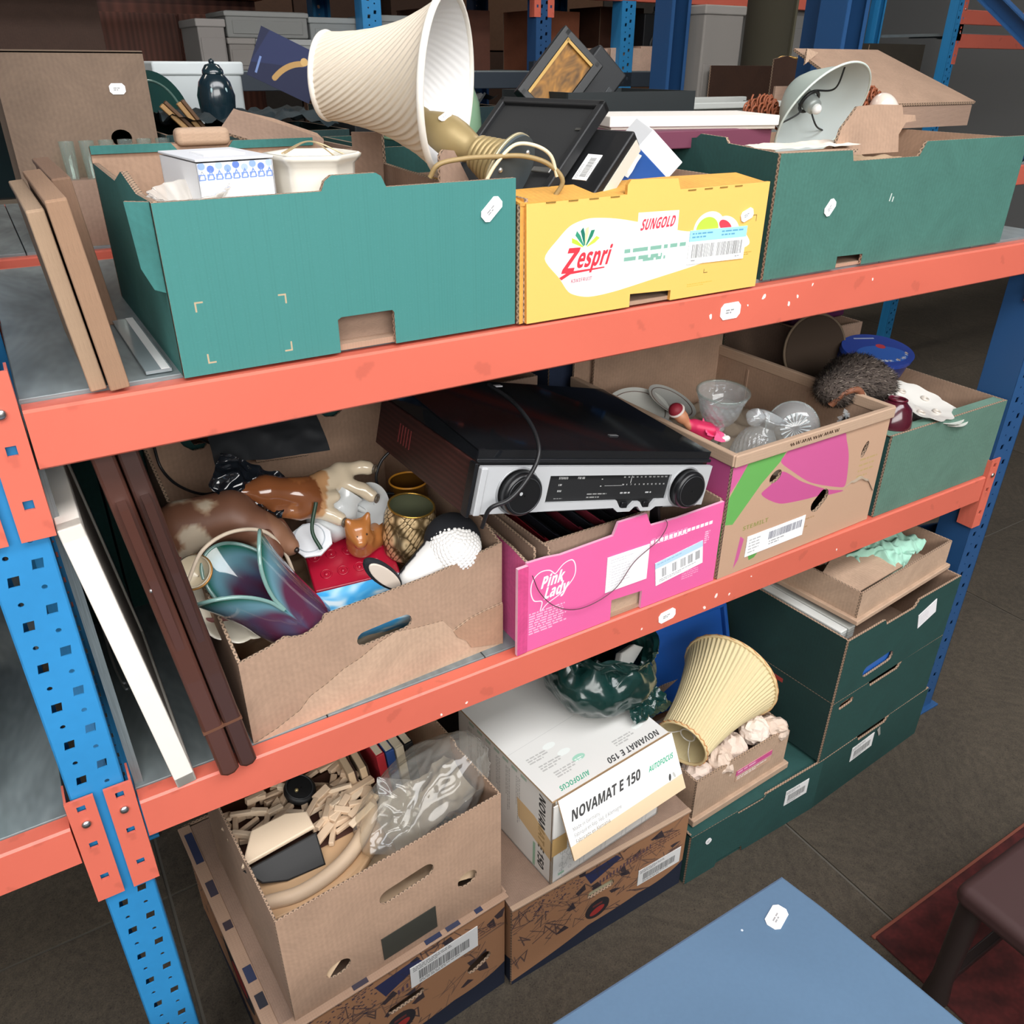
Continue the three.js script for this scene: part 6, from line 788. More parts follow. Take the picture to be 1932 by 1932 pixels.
const pk = canvas(512, 128, (g, w, h) => { g.fillStyle = '#d98fae'; g.fillRect(0, 0, w, h); g.fillStyle = '#d0568f'; g.fillRect(0, 0, w, 52); lines(g, 20, 14, 450, 1, 9, 20, '#f0b6d0'); g.fillStyle = '#c9a58b'; g.fillRect(0, 62, w, 66); lines(g, 20, 76, 470, 2, 22, 12, '#f2e6e0'); });
stick(KT, 'pink_label', pk, 0.205, 0.08, 0.13, 0.036, 0.0);
for (let i = 0; i < 9; i++) single('tissue_ball', (() => { const g = new THREE.IcosahedronGeometry(0.036, 5), p = g.attributes.position; for (let k = 0; k < p.count; k++) { const v = V(p.getX(k), p.getY(k), p.getZ(k)), n = 1 + 0.28 * (1 - 2 * Math.abs(noise.noise(v.x * 45 + i * 3, v.y * 45, v.z * 45))) - 0.1; p.setXYZ(k, v.x * n, v.y * n * 0.8, v.z * n); } g.computeVertexNormals(); return g; })(), M([0xdcc9bb, 0xe2d3c6, 0xd4bfae][i % 3], 0.9), ['crumpled pinkish tissue ball at the left end of the kraft tray', 'crumpled tissue ball under the narrow end of the cream lampshade', 'crumpled tissue ball in front of the cream lampshade', 'crumpled tissue ball in the middle of the kraft tray', 'large pale tissue ball at the right end of the kraft tray', 'crumpled tissue ball in the right rear corner of the kraft tray', 'crumpled tissue ball at the left rear of the kraft tray', 'crumpled tissue ball in the middle rear of the kraft tray', 'crumpled tissue ball beside the rightmost tray wall'][i], 'paper', [[1.13, 0.285, 0.01], [1.175, 0.275, -0.06], [1.2, 0.29, 0.02], [1.255, 0.292, 0.0], [1.33, 0.315, 0.0], [1.37, 0.3, -0.06], [1.14, 0.27, -0.14], [1.25, 0.275, -0.1], [1.385, 0.3, 0.012]][i], [i, i * 2, i * 0.7], 'tissue balls in the kraft tray');
lampshade('lampshade', 'smaller cream pleated lampshade with orange cord edging lying in the kraft tray', [1.085, 0.388, -0.005], [0.925, 0.12, -0.36], { r0: 0.062, r1: 0.122, L: 0.26, pleats: 60, twist: 0.25, col: 0xddcc9f, trim: 0xd9c08f, inner: 0xe6d6a8, cord: 0xc98a55, flare: 2.0, amp: 0.0018 });
// dark green stack at the right
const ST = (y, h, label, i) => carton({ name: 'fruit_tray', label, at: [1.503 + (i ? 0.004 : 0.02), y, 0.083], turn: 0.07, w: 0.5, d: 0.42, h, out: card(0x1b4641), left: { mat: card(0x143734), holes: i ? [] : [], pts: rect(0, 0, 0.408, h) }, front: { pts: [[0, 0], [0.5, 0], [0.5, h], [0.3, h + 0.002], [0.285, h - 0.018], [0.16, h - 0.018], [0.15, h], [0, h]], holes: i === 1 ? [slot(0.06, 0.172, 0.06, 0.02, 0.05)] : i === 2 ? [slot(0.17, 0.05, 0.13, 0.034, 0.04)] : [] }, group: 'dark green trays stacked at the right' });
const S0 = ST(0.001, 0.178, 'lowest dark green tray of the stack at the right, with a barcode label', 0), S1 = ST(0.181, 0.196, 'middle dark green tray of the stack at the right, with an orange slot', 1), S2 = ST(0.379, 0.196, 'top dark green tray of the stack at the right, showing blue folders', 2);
stick(S0, 'barcode_label', barcodeTex, 0.19, 0.12, 0.1, 0.052, 0.05); part(S0, 'torn_label', slab(shp([[0, 0], [0.016, -0.03], [0.024, -0.028], [0.01, 0.008]]), 0.001), M(0x9a9a92, 0.7), [0.0, 0.15, 0.2115]);
part(S1, 'orange_lining', box(0.06, 0.02, 0.004, 0.001), M(0xb87a52, 0.8), [-0.19, 0.172, 0.198]); part(S1, 'red_strip', bx(0.001, 0.012, 0.12), M(0xa03a34, 0.6), [-0.2502, 0.17, 0.0]);
stick(S2, 'paper_label', whiteLab, 0.36, 0.13, 0.08, 0.05, 0.3);
[[0.0, 0x2c66b8, 'blue folder seen through the slot of the top green tray'], [0.022, 0x28406e, 'navy folder behind the blue folder in the top green tray']].forEach(([z, c, l]) => { const t = thing('folder', l, 'folder', [1.7, 0.386, 0.056 - z], 0.07); part(t, 'cover', box(0.2, 0.1, 0.006, 0.002).translate(0, 0.05, 0), M(c, 0.4)); part(t, 'tab', box(0.05, 0.012, 0.004, 0.001).translate(0.05, 0.104, 0), M(c, 0.4)); });
for (const [i, l, c] of [[0, 'white ring binder edge lying in the top green tray at its left wall', 0xd4d6d2], [1, 'striped paper stack beside the white binder in the top green tray', 0xb9bab4]]) { const t = thing('paper_stack', l, 'papers', [1.535 + i * 0.03, 0.53, -0.11], 0.07); part(t, 'cover', box(0.026, 0.035, 0.3, 0.002).translate(0, 0.017, 0), M(c, 0.7)); for (let k = 0; k < 4; k++) part(t, 'sheet_edge', bx(0.027, 0.001, 0.301, 0, 0.006 + k * 0.008, 0), M(0x8f9491, 0.8)); }
const KT2 = carton({ name: 'cardboard_tray', label: 'kraft tray with mint green tissue on top of the green stack', category: 'tray', at: [1.575, 0.578, 0.045], turn: 0.1, w: 0.42, d: 0.33, h: 0.088, out: kraftL, inn: kraft });
part(KT2, 'base_flange', box(0.44, 0.014, 0.35, 0.003), kraftL, [0, 0.008, 0]); part(KT2, 'inner_flap', slab(shp([[0, 0], [0.2, 0], [0.23, 0.1], [0.12, 0.14], [0, 0.1]]), 0.004).rotateX(-Math.PI / 2), [kraftL, kraftL, edgeK], [-0.205, 0.078, 0.15], [0.06, 0, 0]);
single('tissue_sheet', crumple(0.24, 0.18, 60, 50, 0.035, 17, 17, (x, y) => [0, 0, 0.035 * Math.cos(x * 11) * Math.cos(y * 13)]).rotateX(-Math.PI / 2), M(0x9fcdb9, 0.85), 'crumpled mint green tissue paper in the kraft tray on the green stack', 'paper', [1.8, 0.63, -0.09], [0.1, 0.3, 0.05]);
single('tissue_sheet', crumple(0.11, 0.09, 30, 24, 0.025, 22, 23).rotateX(-Math.PI / 2), M(0xdac6b2, 0.9), 'crumpled cream tissue paper left of the mint green tissue', 'paper', [1.67, 0.645, -0.12], [0.1, 0.3, 0.1]);
single('tarpaulin', crumple(0.3, 0.2, 34, 24, 0.02, 14, 27), M(0x5f83c4, 0.4), 'pale blue plastic sheet hanging behind the mint green tissue', 'plastic sheet', [2.02, 0.66, -0.38], [0, -0.3, 0.9]);

// ---------------------------------------------------------------- aisle
{
  const lam = M(0x5d7a96, 0.42, 0, { map: noiseMap(256, (x, y) => { const v = 0.95 + 0.035 * tileN(x, y, 4, 4) + 0.03 * tileN(x, y, 9, 7) + 0.02 * (rnd() - 0.5); return v; }) });
  const t = thing('table', 'low table with a plain blue top in the aisle foreground', 'table', [0.3, 0, 0.72]);
  part(t, 'table_top', bev(shp([[-0.75, -0.26], [0.62, -0.26], [0.6, -0.1], [0.585, 0.05], [0.571, 0.18], [0.558, 0.257], [-0.75, 0.257]]), 0.03, 0.004).rotateX(-Math.PI / 2), lam, [0, 0.57, 0]);
  for (const [x, z] of [[-0.7, -0.21], [-0.7, 0.21], [0.5, -0.21], [0.52, 0.2]]) { const l = part(t, 'leg', join(box(0.04, 0.56, 0.04, 0.004).translate(0, 0.285, 0)), M(0x3a3230, 0.5), [x, 0, z]); part(l, 'leg_cap', box(0.044, 0.01, 0.044, 0.002), M(0x1c1c1c, 0.7), [0, 0.005, 0]); } part(t, 'apron', bx(1.2, 0.05, 0.02, -0.09, 0.55, -0.21), lam); part(t, 'apron', bx(1.2, 0.05, 0.02, -0.09, 0.55, 0.2), lam);
  const s = part(t, 'price_sticker', lotGeo(0.044, 0.026), lotMat, [0.493, 0.6005, -0.208]); s.rotation.set(-Math.PI / 2, 0, 0.35);
  part(t, 'paint_speck', new THREE.CircleGeometry(0.002, 10).rotateX(-Math.PI / 2), M(0xc9d3dc, 0.6), [0.43, 0.6006, -0.22]);
}
{ const t = thing('floor_mat', 'dark red mat on the concrete floor right of the blue table', 'mat', [1.8, 0.004, 0.8]); const red = noiseMap(128, (x, y) => 0.7 + 0.25 * tileN(x, y, 20, 3) + 0.15 * (rnd() - 0.5)); part(t, 'mat_body', box(0.9, 0.008, 0.76, 0.003), M(0x6a2624, 0.95, 0, { map: red })); part(t, 'mat_edging', box(0.91, 0.006, 0.01, 0.002), M(0x7c4434, 0.9), [0, 0, -0.382]); }
{ const t = thing('stool', 'dark wooden stool with turned legs standing on the red mat at the right', 'stool', [1.27, 0.008, 0.6]); const wd = M(0x2a2120, 0.4); part(t, 'leg', lathe([[0.001, 0], [0.02, 0], [0.024, 0.02], [0.018, 0.06], [0.026, 0.1], [0.02, 0.16], [0.023, 0.4], [0.001, 0.41]], 24), wd); part(t, 'leg', lathe([[0.001, 0], [0.02, 0], [0.024, 0.02], [0.018, 0.06], [0.026, 0.1], [0.02, 0.16], [0.023, 0.4], [0.001, 0.41]], 24), wd, [0.42, 0, 0]); part(t, 'seat', box(0.5, 0.05, 0.45, 0.02), M(0x3a2322, 0.7), [0.21, 0.42, 0.2]); part(t, 'leg', cyl(0.018, 0.016, 0.4, 16), wd, [0, 0.2, 0.4]); part(t, 'leg', cyl(0.018, 0.016, 0.4, 16), wd, [0.42, 0.2, 0.4]); part(t, 'stretcher', box(0.4, 0.02, 0.02, 0.004), wd, [0.21, 0.14, 0]); }
for (const [x, z, r] of [[0.42, 0.28, 0.9], [0.47, 0.27, 0.3]]) { const t = thing('paper_scrap', r > 0.5 ? 'small white paper scrap on the floor between the fruit box and blue table' : 'tiny brown paper scrap on the floor beside the white scrap', 'paper scrap', [x, 0.002, z], r); part(t, 'scrap', crumple(0.02, 0.012, 8, 6, 0.002, 60, 3).rotateX(-Math.PI / 2), M(r > 0.5 ? 0xc9c4ba : 0x6a4a38, 0.9)); part(t, 'curled_edge', bx(0.018, 0.002, 0.001, 0, 0.001, 0.006), M(0xb9b2a6, 0.9)); }
// ---------------------------------------------------------------- back row of the upper shelf
const bk = (name, label, at, w, h, d, out, more = {}) => carton({ name, label, at, w, d, h, out, inn: more.inn ?? out, ...more });
bk('fruit_tray', 'dark green tray in the back row under the pale green glass shade', [0.63, Y1, -0.5], 0.4, 0.2, 0.28, darkG);
{ const t = thing('lampshade', 'pale green glass lamp shade half hidden behind the large cream lampshade', 'lampshade', [0.79, 1.652, -0.6]); part(t, 'shade_dome', lathe([[0.098, 0], [0.1, 0.02], [0.096, 0.06], [0.08, 0.1], [0.05, 0.125], [0.025, 0.132]], 56), glaze(0x86a98a)); part(t, 'shade_collar', cyl(0.026, 0.026, 0.014, 30), M(0x9a8a60, 0.3, 0.7), [0, 0.137, 0]); part(t, 'shade_rim', new THREE.TorusGeometry(0.098, 0.003, 8, 60).rotateX(Math.PI / 2), glaze(0x7c9f80)); }
bk('storage_box', 'black open box in the back row holding a gilt framed picture', [1.06, Y1, -0.52], 0.34, 0.283, 0.26, M(0x1c2224, 0.7), { edge: M(0x2a3032, 0.8) });
{ const t = thing('picture_frame', 'small gilt picture in a black frame tilted in the black box', 'frame'); aim(t, [1.09, 1.75, -0.6], [0.62, -0.62, 0.3], [0.72, 0.68, -0.05]); const gold = noiseMap(128, (x, y) => { const v = 0.62 + 0.3 * tileN(x, y, 5, 3) + 0.15 * tileN(x, y, 14, 6); return [v, v * 0.83, v * 0.5]; });
  part(t, 'gilt_panel', bx(0.072, 0.14, 0.004, 0, 0, 0.006), M(0xb99a5a, 0.4, 0.3, { map: gold })); for (const [x, y, w, h] of [[0.046, 0, 0.02, 0.17], [-0.046, 0, 0.02, 0.17], [0, 0.077, 0.1, 0.016], [0, -0.077, 0.1, 0.016]]) part(t, 'frame_rail', box(w, h, 0.026, 0.003), M(0x17191a, 0.4), [x, y, 0]); part(t, 'gilt_slip', bx(0.006, 0.14, 0.01, -0.034, 0, 0.008), M(0xa5854a, 0.35, 0.5)); part(t, 'gilt_slip', bx(0.072, 0.006, 0.01, 0, 0.066, 0.008), M(0xa5854a, 0.35, 0.5)); }
{ const t = thing('black_case', 'black case leaning behind the gilt picture', 'case'); aim(t, [1.2, 1.74, -0.63], [0.62, -0.62, 0.2], [0.72, 0.68, -0.05]); part(t, 'case_shell', box(0.09, 0.12, 0.05, 0.006), M(0x15181b, 0.5)); part(t, 'case_catch', box(0.012, 0.02, 0.004, 0.001), M(0x55585a, 0.3, 0.7), [0.03, 0, 0.027]); }
{ const t = thing('plastic_crate', 'grey plastic crate in the back row behind the white flat box', 'crate', [1.6, Y1, -0.66]); const gm = M(0x8d908d, 0.45, 0, { transmission: 0.1 }); for (const [w, h, d, x, z] of [[0.42, 0.25, 0.006, 0, 0.12], [0.42, 0.25, 0.006, 0, -0.12], [0.006, 0.25, 0.24, -0.21, 0], [0.006, 0.25, 0.24, 0.21, 0]]) part(t, 'crate_wall', bx(w, h, d, x, h / 2, z), gm); for (const z of [0.124, -0.124]) part(t, 'crate_rim', box(0.44, 0.014, 0.02, 0.003), M(0xa9aca8, 0.45), [0, 0.252, z]); part(t, 'crate_floor', bx(0.42, 0.006, 0.24, 0, 0.003, 0), gm); for (let i = 0; i < 3; i++) part(t, 'brown_contents', box(0.11, 0.06, 0.18, 0.004), M([0x6a4330, 0x7c6a52, 0x5a4a3e][i], 0.7), [-0.13 + i * 0.13, 0.2, 0]); }
bk('cardboard_box', 'low brown carton in the back row behind the teal tray, right of its folded tab', [0.24, Y1, -0.5], 0.36, 0.2, 0.28, kraft2);
{ const t = thing('cardboard_flap', 'loose brown cardboard flap sticking up behind the teal tray', 'cardboard'); aim(t, [0.46, 1.665, -0.6], [0.9, -0.25, 0.1], [0.1, 0.5, -0.85]); part(t, 'flap_sheet', slab(shp([[-0.08, -0.03], [0.1, -0.045], [0.11, 0.03], [-0.05, 0.05]]), 0.005), [kraft2, kraft2, edgeK]); part(t, 'torn_edge', slab(shp([[-0.05, 0.05], [0.11, 0.03], [0.1, 0.045], [0.02, 0.055]]), 0.004), [kraft, kraft, edgeK]); }

// ---------------------------------------------------------------- second rack, back to back with the first
frame(2.28, -0.9, 0.78, 2.7, 'dark blue rack upright with pale bolts rising behind the gilt picture', navyM, true, 0.09, 0.09, false);
frame(-0.3, -0.9, 0.78, 2.7, 'dark blue rack upright of the second rack beyond the left edge', navyM, true, 0.07, 0.06, false);
beam(-0.26, 2.23, 1.441, -0.9, 'orange front beam of the second rack behind the crockery'); beam(-0.26, 2.23, 1.441, -1.69, 'orange rear beam of the second rack', true);
deck(Y1, -0.26, 2.23, 'steel deck of the second rack behind the teal tray', -0.93, -1.66);
beam(2.33, 4.8, 1.441, -0.9, 'orange front beam of the second bay of the rear rack'); deck(Y1, 2.33, 4.8, 'steel deck of the second bay of the rear rack', -0.93, -1.66);
{ const b = bk('cardboard_box', 'tall grey brown carton with a round hand hole at the far left', [0.08, Y1, -1.0], 0.27, 0.35, 0.3, card(0x85705f), { front: { holes: [oval(0.2, 0.225 - 0.03, 0.02, 0.016)] } }); part(b, 'lid_panel', bx(0.27, 0.005, 0.3, 0, 0.35, 0), card(0x7b6858)); part(b, 'price_sticker', lotGeo(0.03, 0.02), lotMat, [0.075, 0.285, 0.151]); }
{ const t = thing('plate_rack', 'dark green glass charger standing on edge beside the tall carton', 'plate'); aimY(t, [0.39, 1.66, -1.22], [0.55, 0.2, 0.8]); part(t, 'charger_dish', lathe([[0.001, 0], [0.06, 0.002], [0.1, 0.014], [0.1, 0.018], [0.06, 0.007], [0.001, 0.005]], 48), glaze(0x1f3f3a)); part(t, 'charger_ring', new THREE.TorusGeometry(0.08, 0.003, 6, 48).rotateX(Math.PI / 2), glaze(0x5f7a72), [0, 0.012, 0]); }
const foamBox = (x0, x1, y0, y1, z, d, c, label, lidded = true) => { const t = thing('polystyrene_box', label, 'box', [(x0 + x1) / 2, y0, z - d / 2]), w = x1 - x0, h = y1 - y0, m = M(c, 0.85); part(t, 'box_shell', box(w, h, d, 0.008).translate(0, h / 2, 0), m); if (lidded) part(t, 'lid', box(w + 0.012, Math.min(0.03, h * 0.2), d + 0.012, 0.006), M(c + 0x0c0c0c, 0.8), [0, h - 0.012, 0]); part(t, 'moulded_band', box(w * 0.86, h * 0.5, 0.008, 0.003), m, [0, h * 0.4, d / 2]); return t; };
foamBox(0.43, 0.635, Y1, 1.776, -1.34, 0.22, 0xc2c9ca, 'white polystyrene box behind the dark round jar');
{ const t = thing('lidded_jar', 'glossy dark blue lidded jar standing among the dark green trays', 'jar', [0.507, 1.614, -1.1]); t.scale.setScalar(0.68); part(t, 'jar_body', lathe([[0.001, 0], [0.034, 0], [0.044, 0.04], [0.056, 0.1], [0.06, 0.145], [0.05, 0.185], [0.034, 0.205], [0.03, 0.21]], 48), glaze(0x16272f)); part(t, 'jar_lid', lathe([[0.034, 0.208], [0.033, 0.218], [0.022, 0.234], [0.001, 0.24]], 40), glaze(0x1b2d33)); part(t, 'lid_knob', new THREE.SphereGeometry(0.009, 16, 10), glaze(0x16272f), [0, 0.243, 0]); for (const x of [-0.024, 0.022]) part(t, 'painted_mark', new THREE.SphereGeometry(0.006, 12, 8).scale(0.7, 1.5, 0.4), M(0x9db7ba, 0.3), [x, 0.16, 0.05]); }
bk('fruit_tray', 'dark green tray of oddments in front of the dark blue jar', [0.36, Y1, -0.96], 0.4, 0.2, 0.33, card(0x1f3a3a));
bk('fruit_tray', 'dark green tray of oddments left of the large lampshade', [0.78, Y1, -0.96], 0.4, 0.24, 0.33, card(0x1b3236));
single('dark_cloth', crumple(0.38, 0.3, 34, 28, 0.045, 10, 33).rotateX(-Math.PI / 2), M(0x1d2a2f, 0.7), 'heap of dark cloth and wrapping in the green tray behind the jar', 'cloth', [0.56, 1.645, -1.13]);
single('dark_cloth', crumple(0.38, 0.3, 34, 28, 0.04, 10, 39).rotateX(-Math.PI / 2), M(0x1a2126, 0.6), 'dark wrapping heaped in the tray left of the large lampshade', 'cloth', [0.98, 1.68, -1.13]);
for (const [x, a, l] of [[0.395, 0.75, 'small brown wooden folding rule leaning in the dark green tray'], [0.425, 0.6, 'second wooden folding rule leaning beside the first']]) { const t = thing('folding_rule', l, 'ruler', [x, 1.67, -1.0]); t.rotation.z = a; part(t, 'rule_leaf', box(0.01, 0.08, 0.014, 0.002), M(0xa07c4e, 0.5)); part(t, 'rule_leaf', box(0.008, 0.078, 0.014, 0.002), M(0x5b3f26, 0.5), [0.01, 0, 0]); }
{ const pr = printed(0.15, 0.11, 1600, (g, X, Y, S, W, Hh) => { g.fillStyle = '#141b3c'; g.fillRect(0, 0, W, Hh); g.fillStyle = '#1e2850'; poly(g, X, Y, [[0.0, 0.03], [0.15, 0.08], [0.15, 0.11], [0.02, 0.11]]); g.strokeStyle = '#b08a52'; g.lineWidth = 20; g.lineCap = 'round'; g.beginPath(); g.moveTo(X(0.06), Y(0.02)); g.quadraticCurveTo(X(0.075), Y(0.06), X(0.11), Y(0.075)); g.stroke(); g.fillStyle = '#c9a468'; g.beginPath(); g.arc(X(0.112), Y(0.08), 14, 0, 7); g.fill(); g.fillStyle = '#6f86b8'; g.fillRect(X(0.015), Y(0.05), 8, 60); });
  const t = thing('boxed_game', 'dark blue printed box tilted up among the dark trays', 'box'); aim(t, [0.705, 1.77, -1.2], [0.86, -0.42, 0.3], [0.42, 0.86, 0.1]); const g = slab(shp(rect(0, 0, 0.15, 0.11)), 0.03).translate(-0.075, -0.055, 0); part(t, 'printed_lid', g, [pr, M(0x151c3c, 0.5), M(0x151c3c, 0.5)]); part(t, 'box_base', box(0.145, 0.105, 0.02, 0.002), M(0x10152c, 0.6), [0, 0, -0.008]); }
{ const t = thing('storage_box', 'black box with a grey label just left of the large lampshade', 'box', [0.86, 1.6, -1.02]); part(t, 'box_body', box(0.18, 0.14, 0.14, 0.004), M(0x161a1d, 0.5), [0, 0.08, 0]); part(t, 'paper_label', bx(0.06, 0.045, 0.001), M(0x8a8f92, 0.6), [-0.04, 0.08, 0.0708]); part(t, 'box_lid', box(0.184, 0.03, 0.144, 0.004), M(0x1c2125, 0.5), [0, 0.14, 0]); }
for (let i = 0; i < 6; i++) { const t = thing('drinking_glass', ['clear drinking glass at the far left in front of the tall carton', 'second clear glass in front of the tall carton', 'third clear glass, nearest the round hand hole', 'fourth clear glass below the round hand hole', 'fifth clear glass, beside the dark green charger', 'rightmost clear glass in the row before the tall carton'][i], 'glass', [0.17 + i * 0.036, Y1 + 0.12, -0.955], 0, 'clear glasses before the tall carton'); part(t, 'glass_wall', lathe([[0.001, 0], [0.011, 0], [0.0145, 0.075], [0.0135, 0.075], [0.01, 0.004], [0.001, 0.004]], 24), clearGlass); part(t, 'glass_rim', new THREE.TorusGeometry(0.014, 0.0008, 6, 24).rotateX(Math.PI / 2), clearGlass, [0, 0.075, 0]); }
bk('cardboard_box', 'low brown carton carrying the row of clear glasses', [0.14, Y1, -0.935], 0.24, 0.12, 0.06, kraft2, { top: true });
{ const b = bk('cardboard_box', 'dark brown carton with gilt oddments right of the far blue upright', [2.36, Y1, -1.2], 0.42, 0.33, 0.3, card(0x4a3022), { front: { pts: [[0, 0], [0.42, 0], [0.42, 0.31], [0.36, 0.33], [0.16, 0.335], [0.06, 0.36], [0, 0.35]] } }); for (let i = 0; i < 7; i++) part(b, 'gilt_oddment', new THREE.TorusGeometry(rnd(0.012, 0.025), 0.005, 6, 18), M(0xb08a4a, 0.3, 0.6), [rnd(-0.05, 0.17), 0.34 + rnd(-0.01, 0.015), rnd(-0.02, 0.12)], [rnd(0, 3), rnd(0, 3), 0]); }
{ const t = thing('rolled_carpet', 'olive brown rolled carpet standing upright behind the rear rack', 'carpet', [3.0, 0, -1.85]); part(t, 'carpet_roll', cyl(0.1, 0.1, 2.6, 40), M(0x3b372a, 0.95), [0, 1.3, 0]); part(t, 'carpet_edge', bx(0.012, 2.6, 0.02, 0.03, 1.3, 0.1), M(0x54503f, 0.95)); }
foamBox(2.33 + 0.01, 2.53, Y1, 1.96, -1.53, 0.1, 0x8d8882, 'tall grey foam block behind the dark brown carton');

// ---------------------------------------------------------------- racks across the next aisle
const YC = 1.745;
for (const [x, m, l] of [[-0.9, postM, 'bright blue upright at the left of the rack across the next aisle'], [1.66, postM, 'bright blue upright above the polystyrene boxes across the aisle'], [2.56, navyM, 'dark blue perforated upright right of the large lampshade, across the aisle'], [3.08, postM, 'bright blue upright behind the gilt picture across the aisle'], [4.9, postM, 'bright blue upright at the right of the rack across the aisle']]) frame(x, -2.9, 0.7, 3.2, l, m, true, 0.09, 0.08, false);
beam(-0.85, 2.5, 2.13, -2.9, 'orange top beam across the next aisle, left part'); beam(2.62, 4.84, 2.13, -2.9, 'orange top beam across the next aisle, right part'); beam(-0.85, 2.5, YC - 0.004, -2.9, 'dark grey lower beam across the next aisle, left part', false, M(0x2b3540, 0.6)); beam(2.62, 4.84, YC - 0.004, -2.9, 'dark grey lower beam across the next aisle, right part', false, M(0x2b3540, 0.6));
deck(YC, -0.85, 2.5, 'steel deck carrying the polystyrene boxes across the aisle', -2.93, -3.6); deck(YC, 2.62, 4.84, 'steel deck carrying the pinkish cartons across the aisle', -2.93, -3.6); deck(2.134, -0.85, 4.84, 'top steel deck of the rack across the aisle', -2.93, -3.6);
[[0.93, 1.04, YC, 1.93, -3.0, 0x8b8682, 'narrow grey polystyrene box at the left end of the row'], [1.05, 1.4, 1.866, 1.965, -3.0, 0x81827f, 'long grey polystyrene box on top of the stack'], [1.05, 1.16, YC, 1.866, -3.0, 0x827d78, 'small grey polystyrene box below the long one'], [1.165, 1.4, YC, 1.864, -2.98, 0x9a9c9a, 'ribbed polystyrene box with a pale rim under the long one'], [1.41, 1.7, 1.83, 1.95, -3.0, 0x868a89, 'grey polystyrene box beside the long one'], [1.41, 1.7, YC, 1.828, -2.97, 0xb9bfc0, 'white polystyrene box low beside the large lampshade'], [1.71, 1.9, 1.83, 1.965, -3.0, 0x8a8e8d, 'square grey polystyrene box right of the bright upright'], [1.71, 1.9, YC, 1.828, -3.0, 0x8a8e8d, 'grey polystyrene box under the square one']].forEach((a) => foamBox(a[0], a[1], a[2], a[3], a[4], 0.3, a[5], a[6]));
[[2.66, 2.98, 0.095, 0xd8b49e, 'long pinkish carton on the deck right of the dark upright'], [3.0, 3.2, 0.1, 0xdcbba6, 'pinkish carton behind the gilt picture, left of the slotted one']].forEach(([x0, x1, h, c, l]) => { const t = bk('cardboard_box', l, [x0, YC, -2.93], x1 - x0, h, 0.25, card(c), { top: true }); part(t, 'label_patch', bx(0.08, 0.05, 0.001, 0, 0.045, 0.126), card(0xc79c86)); });
bk('cardboard_box', 'pinkish carton with a dark hand slot right of the gilt picture', [3.2, YC, -2.93], 0.22, 0.11, 0.25, card(0xdcb9a4), { top: true, front: { holes: [slot(0.14, 0.045, 0.05, 0.016)] } });
[[2.06, 2.44, 0.26, 0x5c3526, 'dark brown carton behind the large lampshade rim'], [2.7, 3.0, 0.27, 0x9c5c40, 'terracotta brown carton deep on the rack, left of the bright upright'], [3.14, 3.44, 0.3, 0x53301f, 'dark brown carton behind the pinkish cartons'], [0.2, 0.6, 0.3, 0x4f3a30, 'dark carton at the left end of the rack across the aisle']].forEach(([x0, x1, h, c, l]) => { const t = bk('cardboard_box', l, [x0, YC, -3.22], x1 - x0, h, 0.3, card(c), { top: true }); part(t, 'tape_strip', bx(0.05, 0.001, 0.3, 0, h + 0.007, 0), M(0x8a6a4a, 0.5)); });
{ const t = thing('speaker', 'black speaker cabinet on the deck behind the bright blue upright', 'speaker', [3.38, YC, -3.1]); part(t, 'cabinet', box(0.22, 0.27, 0.2, 0.006), M(0x15171a, 0.6), [0, 0.135, 0]); part(t, 'speaker_cone', new THREE.TorusGeometry(0.06, 0.012, 8, 36), M(0x202326, 0.5), [0, 0.12, 0.1]); }
for (let i = 0; i < 5; i++) single('foam_sheet', box(0.42 - i * 0.01, 0.022, 0.3, 0.004), M(i % 2 ? 0x9da29c : 0x878d88, 0.8), ['lowest', 'second', 'third', 'fourth', 'topmost'][i] + ' pale grey foam sheet in the stack at the upper right', 'foam sheet', [3.72, YC + 0.211 + i * 0.024, -3.1], [0, 0.02 * i, 0], 'pale foam sheets'); bk('storage_box', 'pale blue grey box under the stack of foam sheets', [3.56, YC, -2.96], 0.3, 0.2, 0.28, M(0x7d8f92, 0.7), { top: true });
foamBox(4.02, 4.5, YC, 2.09, -2.96, 0.3, 0x8a8884, 'large grey foam block under the top deck at the right');
// cabinets standing beyond the rack at the left
{ const t = thing('wardrobe', 'reddish brown wooden wardrobe beyond the polystyrene boxes', 'wardrobe', [1.08, 0, -4.3]); const wood = M(0x77483a, 0.55, 0, { map: noiseMap(128, (x, y) => 0.8 + 0.2 * tileN(x, y * 0.99, 3, 5) + 0.1 * Math.sin(x * 90 + 4 * tileN(x, y, 3, 2))) }); part(t, 'carcass', box(0.82, 2.06, 0.5, 0.006), wood, [0, 1.03, 0]); for (const s of [-1, 1]) { const d = part(t, 'door', box(0.39, 1.94, 0.02, 0.004), wood, [s * 0.2, 1.02, 0.26]); part(d, 'handle', box(0.014, 0.1, 0.02, 0.003), M(0x8a7a50, 0.3, 0.7), [-s * 0.16, 0, 0.018]); } part(t, 'cornice', box(0.9, 0.06, 0.56, 0.01), M(0xa8603e, 0.6), [0, 2.09, 0]); }
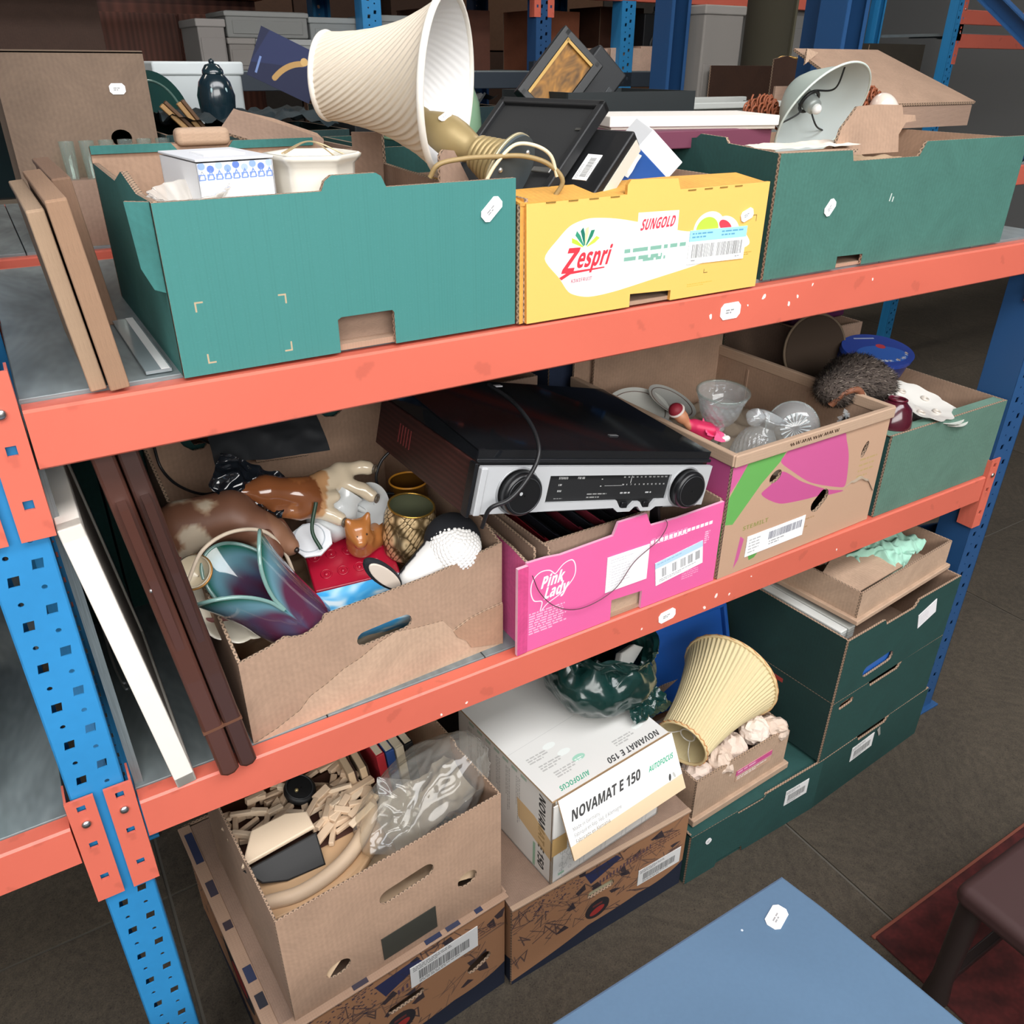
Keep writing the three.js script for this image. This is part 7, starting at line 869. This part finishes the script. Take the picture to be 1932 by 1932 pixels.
{ const t = thing('display_cabinet', 'dark glazed cabinet with pale rails beyond the racks at the far left', 'cabinet', [0.2, 0, -4.2]); const fr = M(0x6a4a3c, 0.6), gl = M(0x2c3c40, 0.12, 0.1); part(t, 'carcass', box(0.78, 2.4, 0.4, 0.006), M(0x2a2c2b, 0.7), [0, 1.2, 0]); for (let i = 0; i < 4; i++) part(t, 'pane', bx(0.7, 0.44, 0.006, 0, 0.4 + i * 0.5, 0.204), gl); for (let i = 0; i < 5; i++) part(t, 'rail', box(0.74, 0.035, 0.02, 0.004), M(0x9a8a78, 0.6), [0, 0.15 + i * 0.5 + 0.005, 0.206]); for (const s of [-1, 1]) part(t, 'stile', box(0.05, 2.36, 0.03, 0.005), fr, [s * 0.375, 1.2, 0.206]); }
bk('cardboard_box', 'dark brown carton stacked on the top deck across the aisle', [2.7, 2.136, -3.0], 0.5, 0.3, 0.35, card(0x4a2c20), { top: true }); bk('cardboard_box', 'dark red carton on the top deck above the polystyrene boxes', [1.1, 2.136, -3.0], 0.6, 0.3, 0.35, card(0x5a2a20), { top: true });
// farther rack at the right
frame(5.05, -2.35, 0.6, 3.0, 'blue upright of the farther rack at the right edge', postM, true, 0.07, 0.06, false); beam(5.1, 7.4, 2.06, -2.35, 'upper orange beam of the farther rack at the right edge'); beam(5.1, 7.4, 1.94, -2.35, 'lower orange beam of the farther rack at the right edge'); deck(1.945, 5.1, 7.4, 'steel deck of the farther rack at the right', -2.38, -2.9);
bk('cardboard_box', 'ochre edged dark box on the farther rack at the right', [4.5, 1.6, -2.5], 0.5, 0.28, 0.3, card(0x3a3328), { top: true });
// rear hall: tall stacks that close the view
for (let i = 0; i < 9; i++) { const x = -3.2 + i * 1.35, h = [2.2, 2.6, 2.3, 2.7, 2.5, 2.4, 2.7, 2.3, 2.6][i]; const t = thing('stacked_pallet', ['brown stacked goods at the far left of the rear hall', 'dark stacked goods beyond the glazed cabinet', 'brown stacked goods beyond the wardrobe', 'dark stacked goods beyond the polystyrene boxes', 'brown stacked goods beyond the large lampshade', 'dark stacked goods beyond the dark upright', 'brown stacked goods beyond the pinkish cartons', 'dark stacked goods beyond the foam sheets', 'brown stacked goods at the far right of the rear hall'][i], 'pallet', [x, 0, -6.0], 0, 'stacked goods in the rear hall'); part(t, 'pallet_base', bx(1.25, 0.14, 1.0, 0, 0.07, 0), M(0x6a5238, 0.9)); let y = 0.14, k = 0; while (y < h) { const hh = 0.38 + 0.1 * ((i * 3 + k * 5) % 4) / 3; for (const s of [-1, 1]) part(t, 'carton', box(0.6, hh - 0.01, 0.9, 0.006), card([0x5e4434, 0x4a3428, 0x6c4e3a, 0x3f3a36][(i + k + (s > 0 ? 1 : 0)) % 4]), [s * 0.305, y + hh / 2, 0]); y += hh; k++; } }
// neighbouring bay, left of the upright
bk('cardboard_box', 'brown carton on the upper deck of the neighbouring bay', [-0.62, Y1, -0.12], 0.42, 0.24, 0.4, kraft); bk('fruit_tray', 'teal tray on the middle deck of the neighbouring bay', [-0.66, Y2, -0.1], 0.46, 0.2, 0.4, teal);
scene.traverse((o) => { if (o.isMesh) { o.castShadow = true; o.receiveShadow = true; } });
renderer.render(scene, camera);
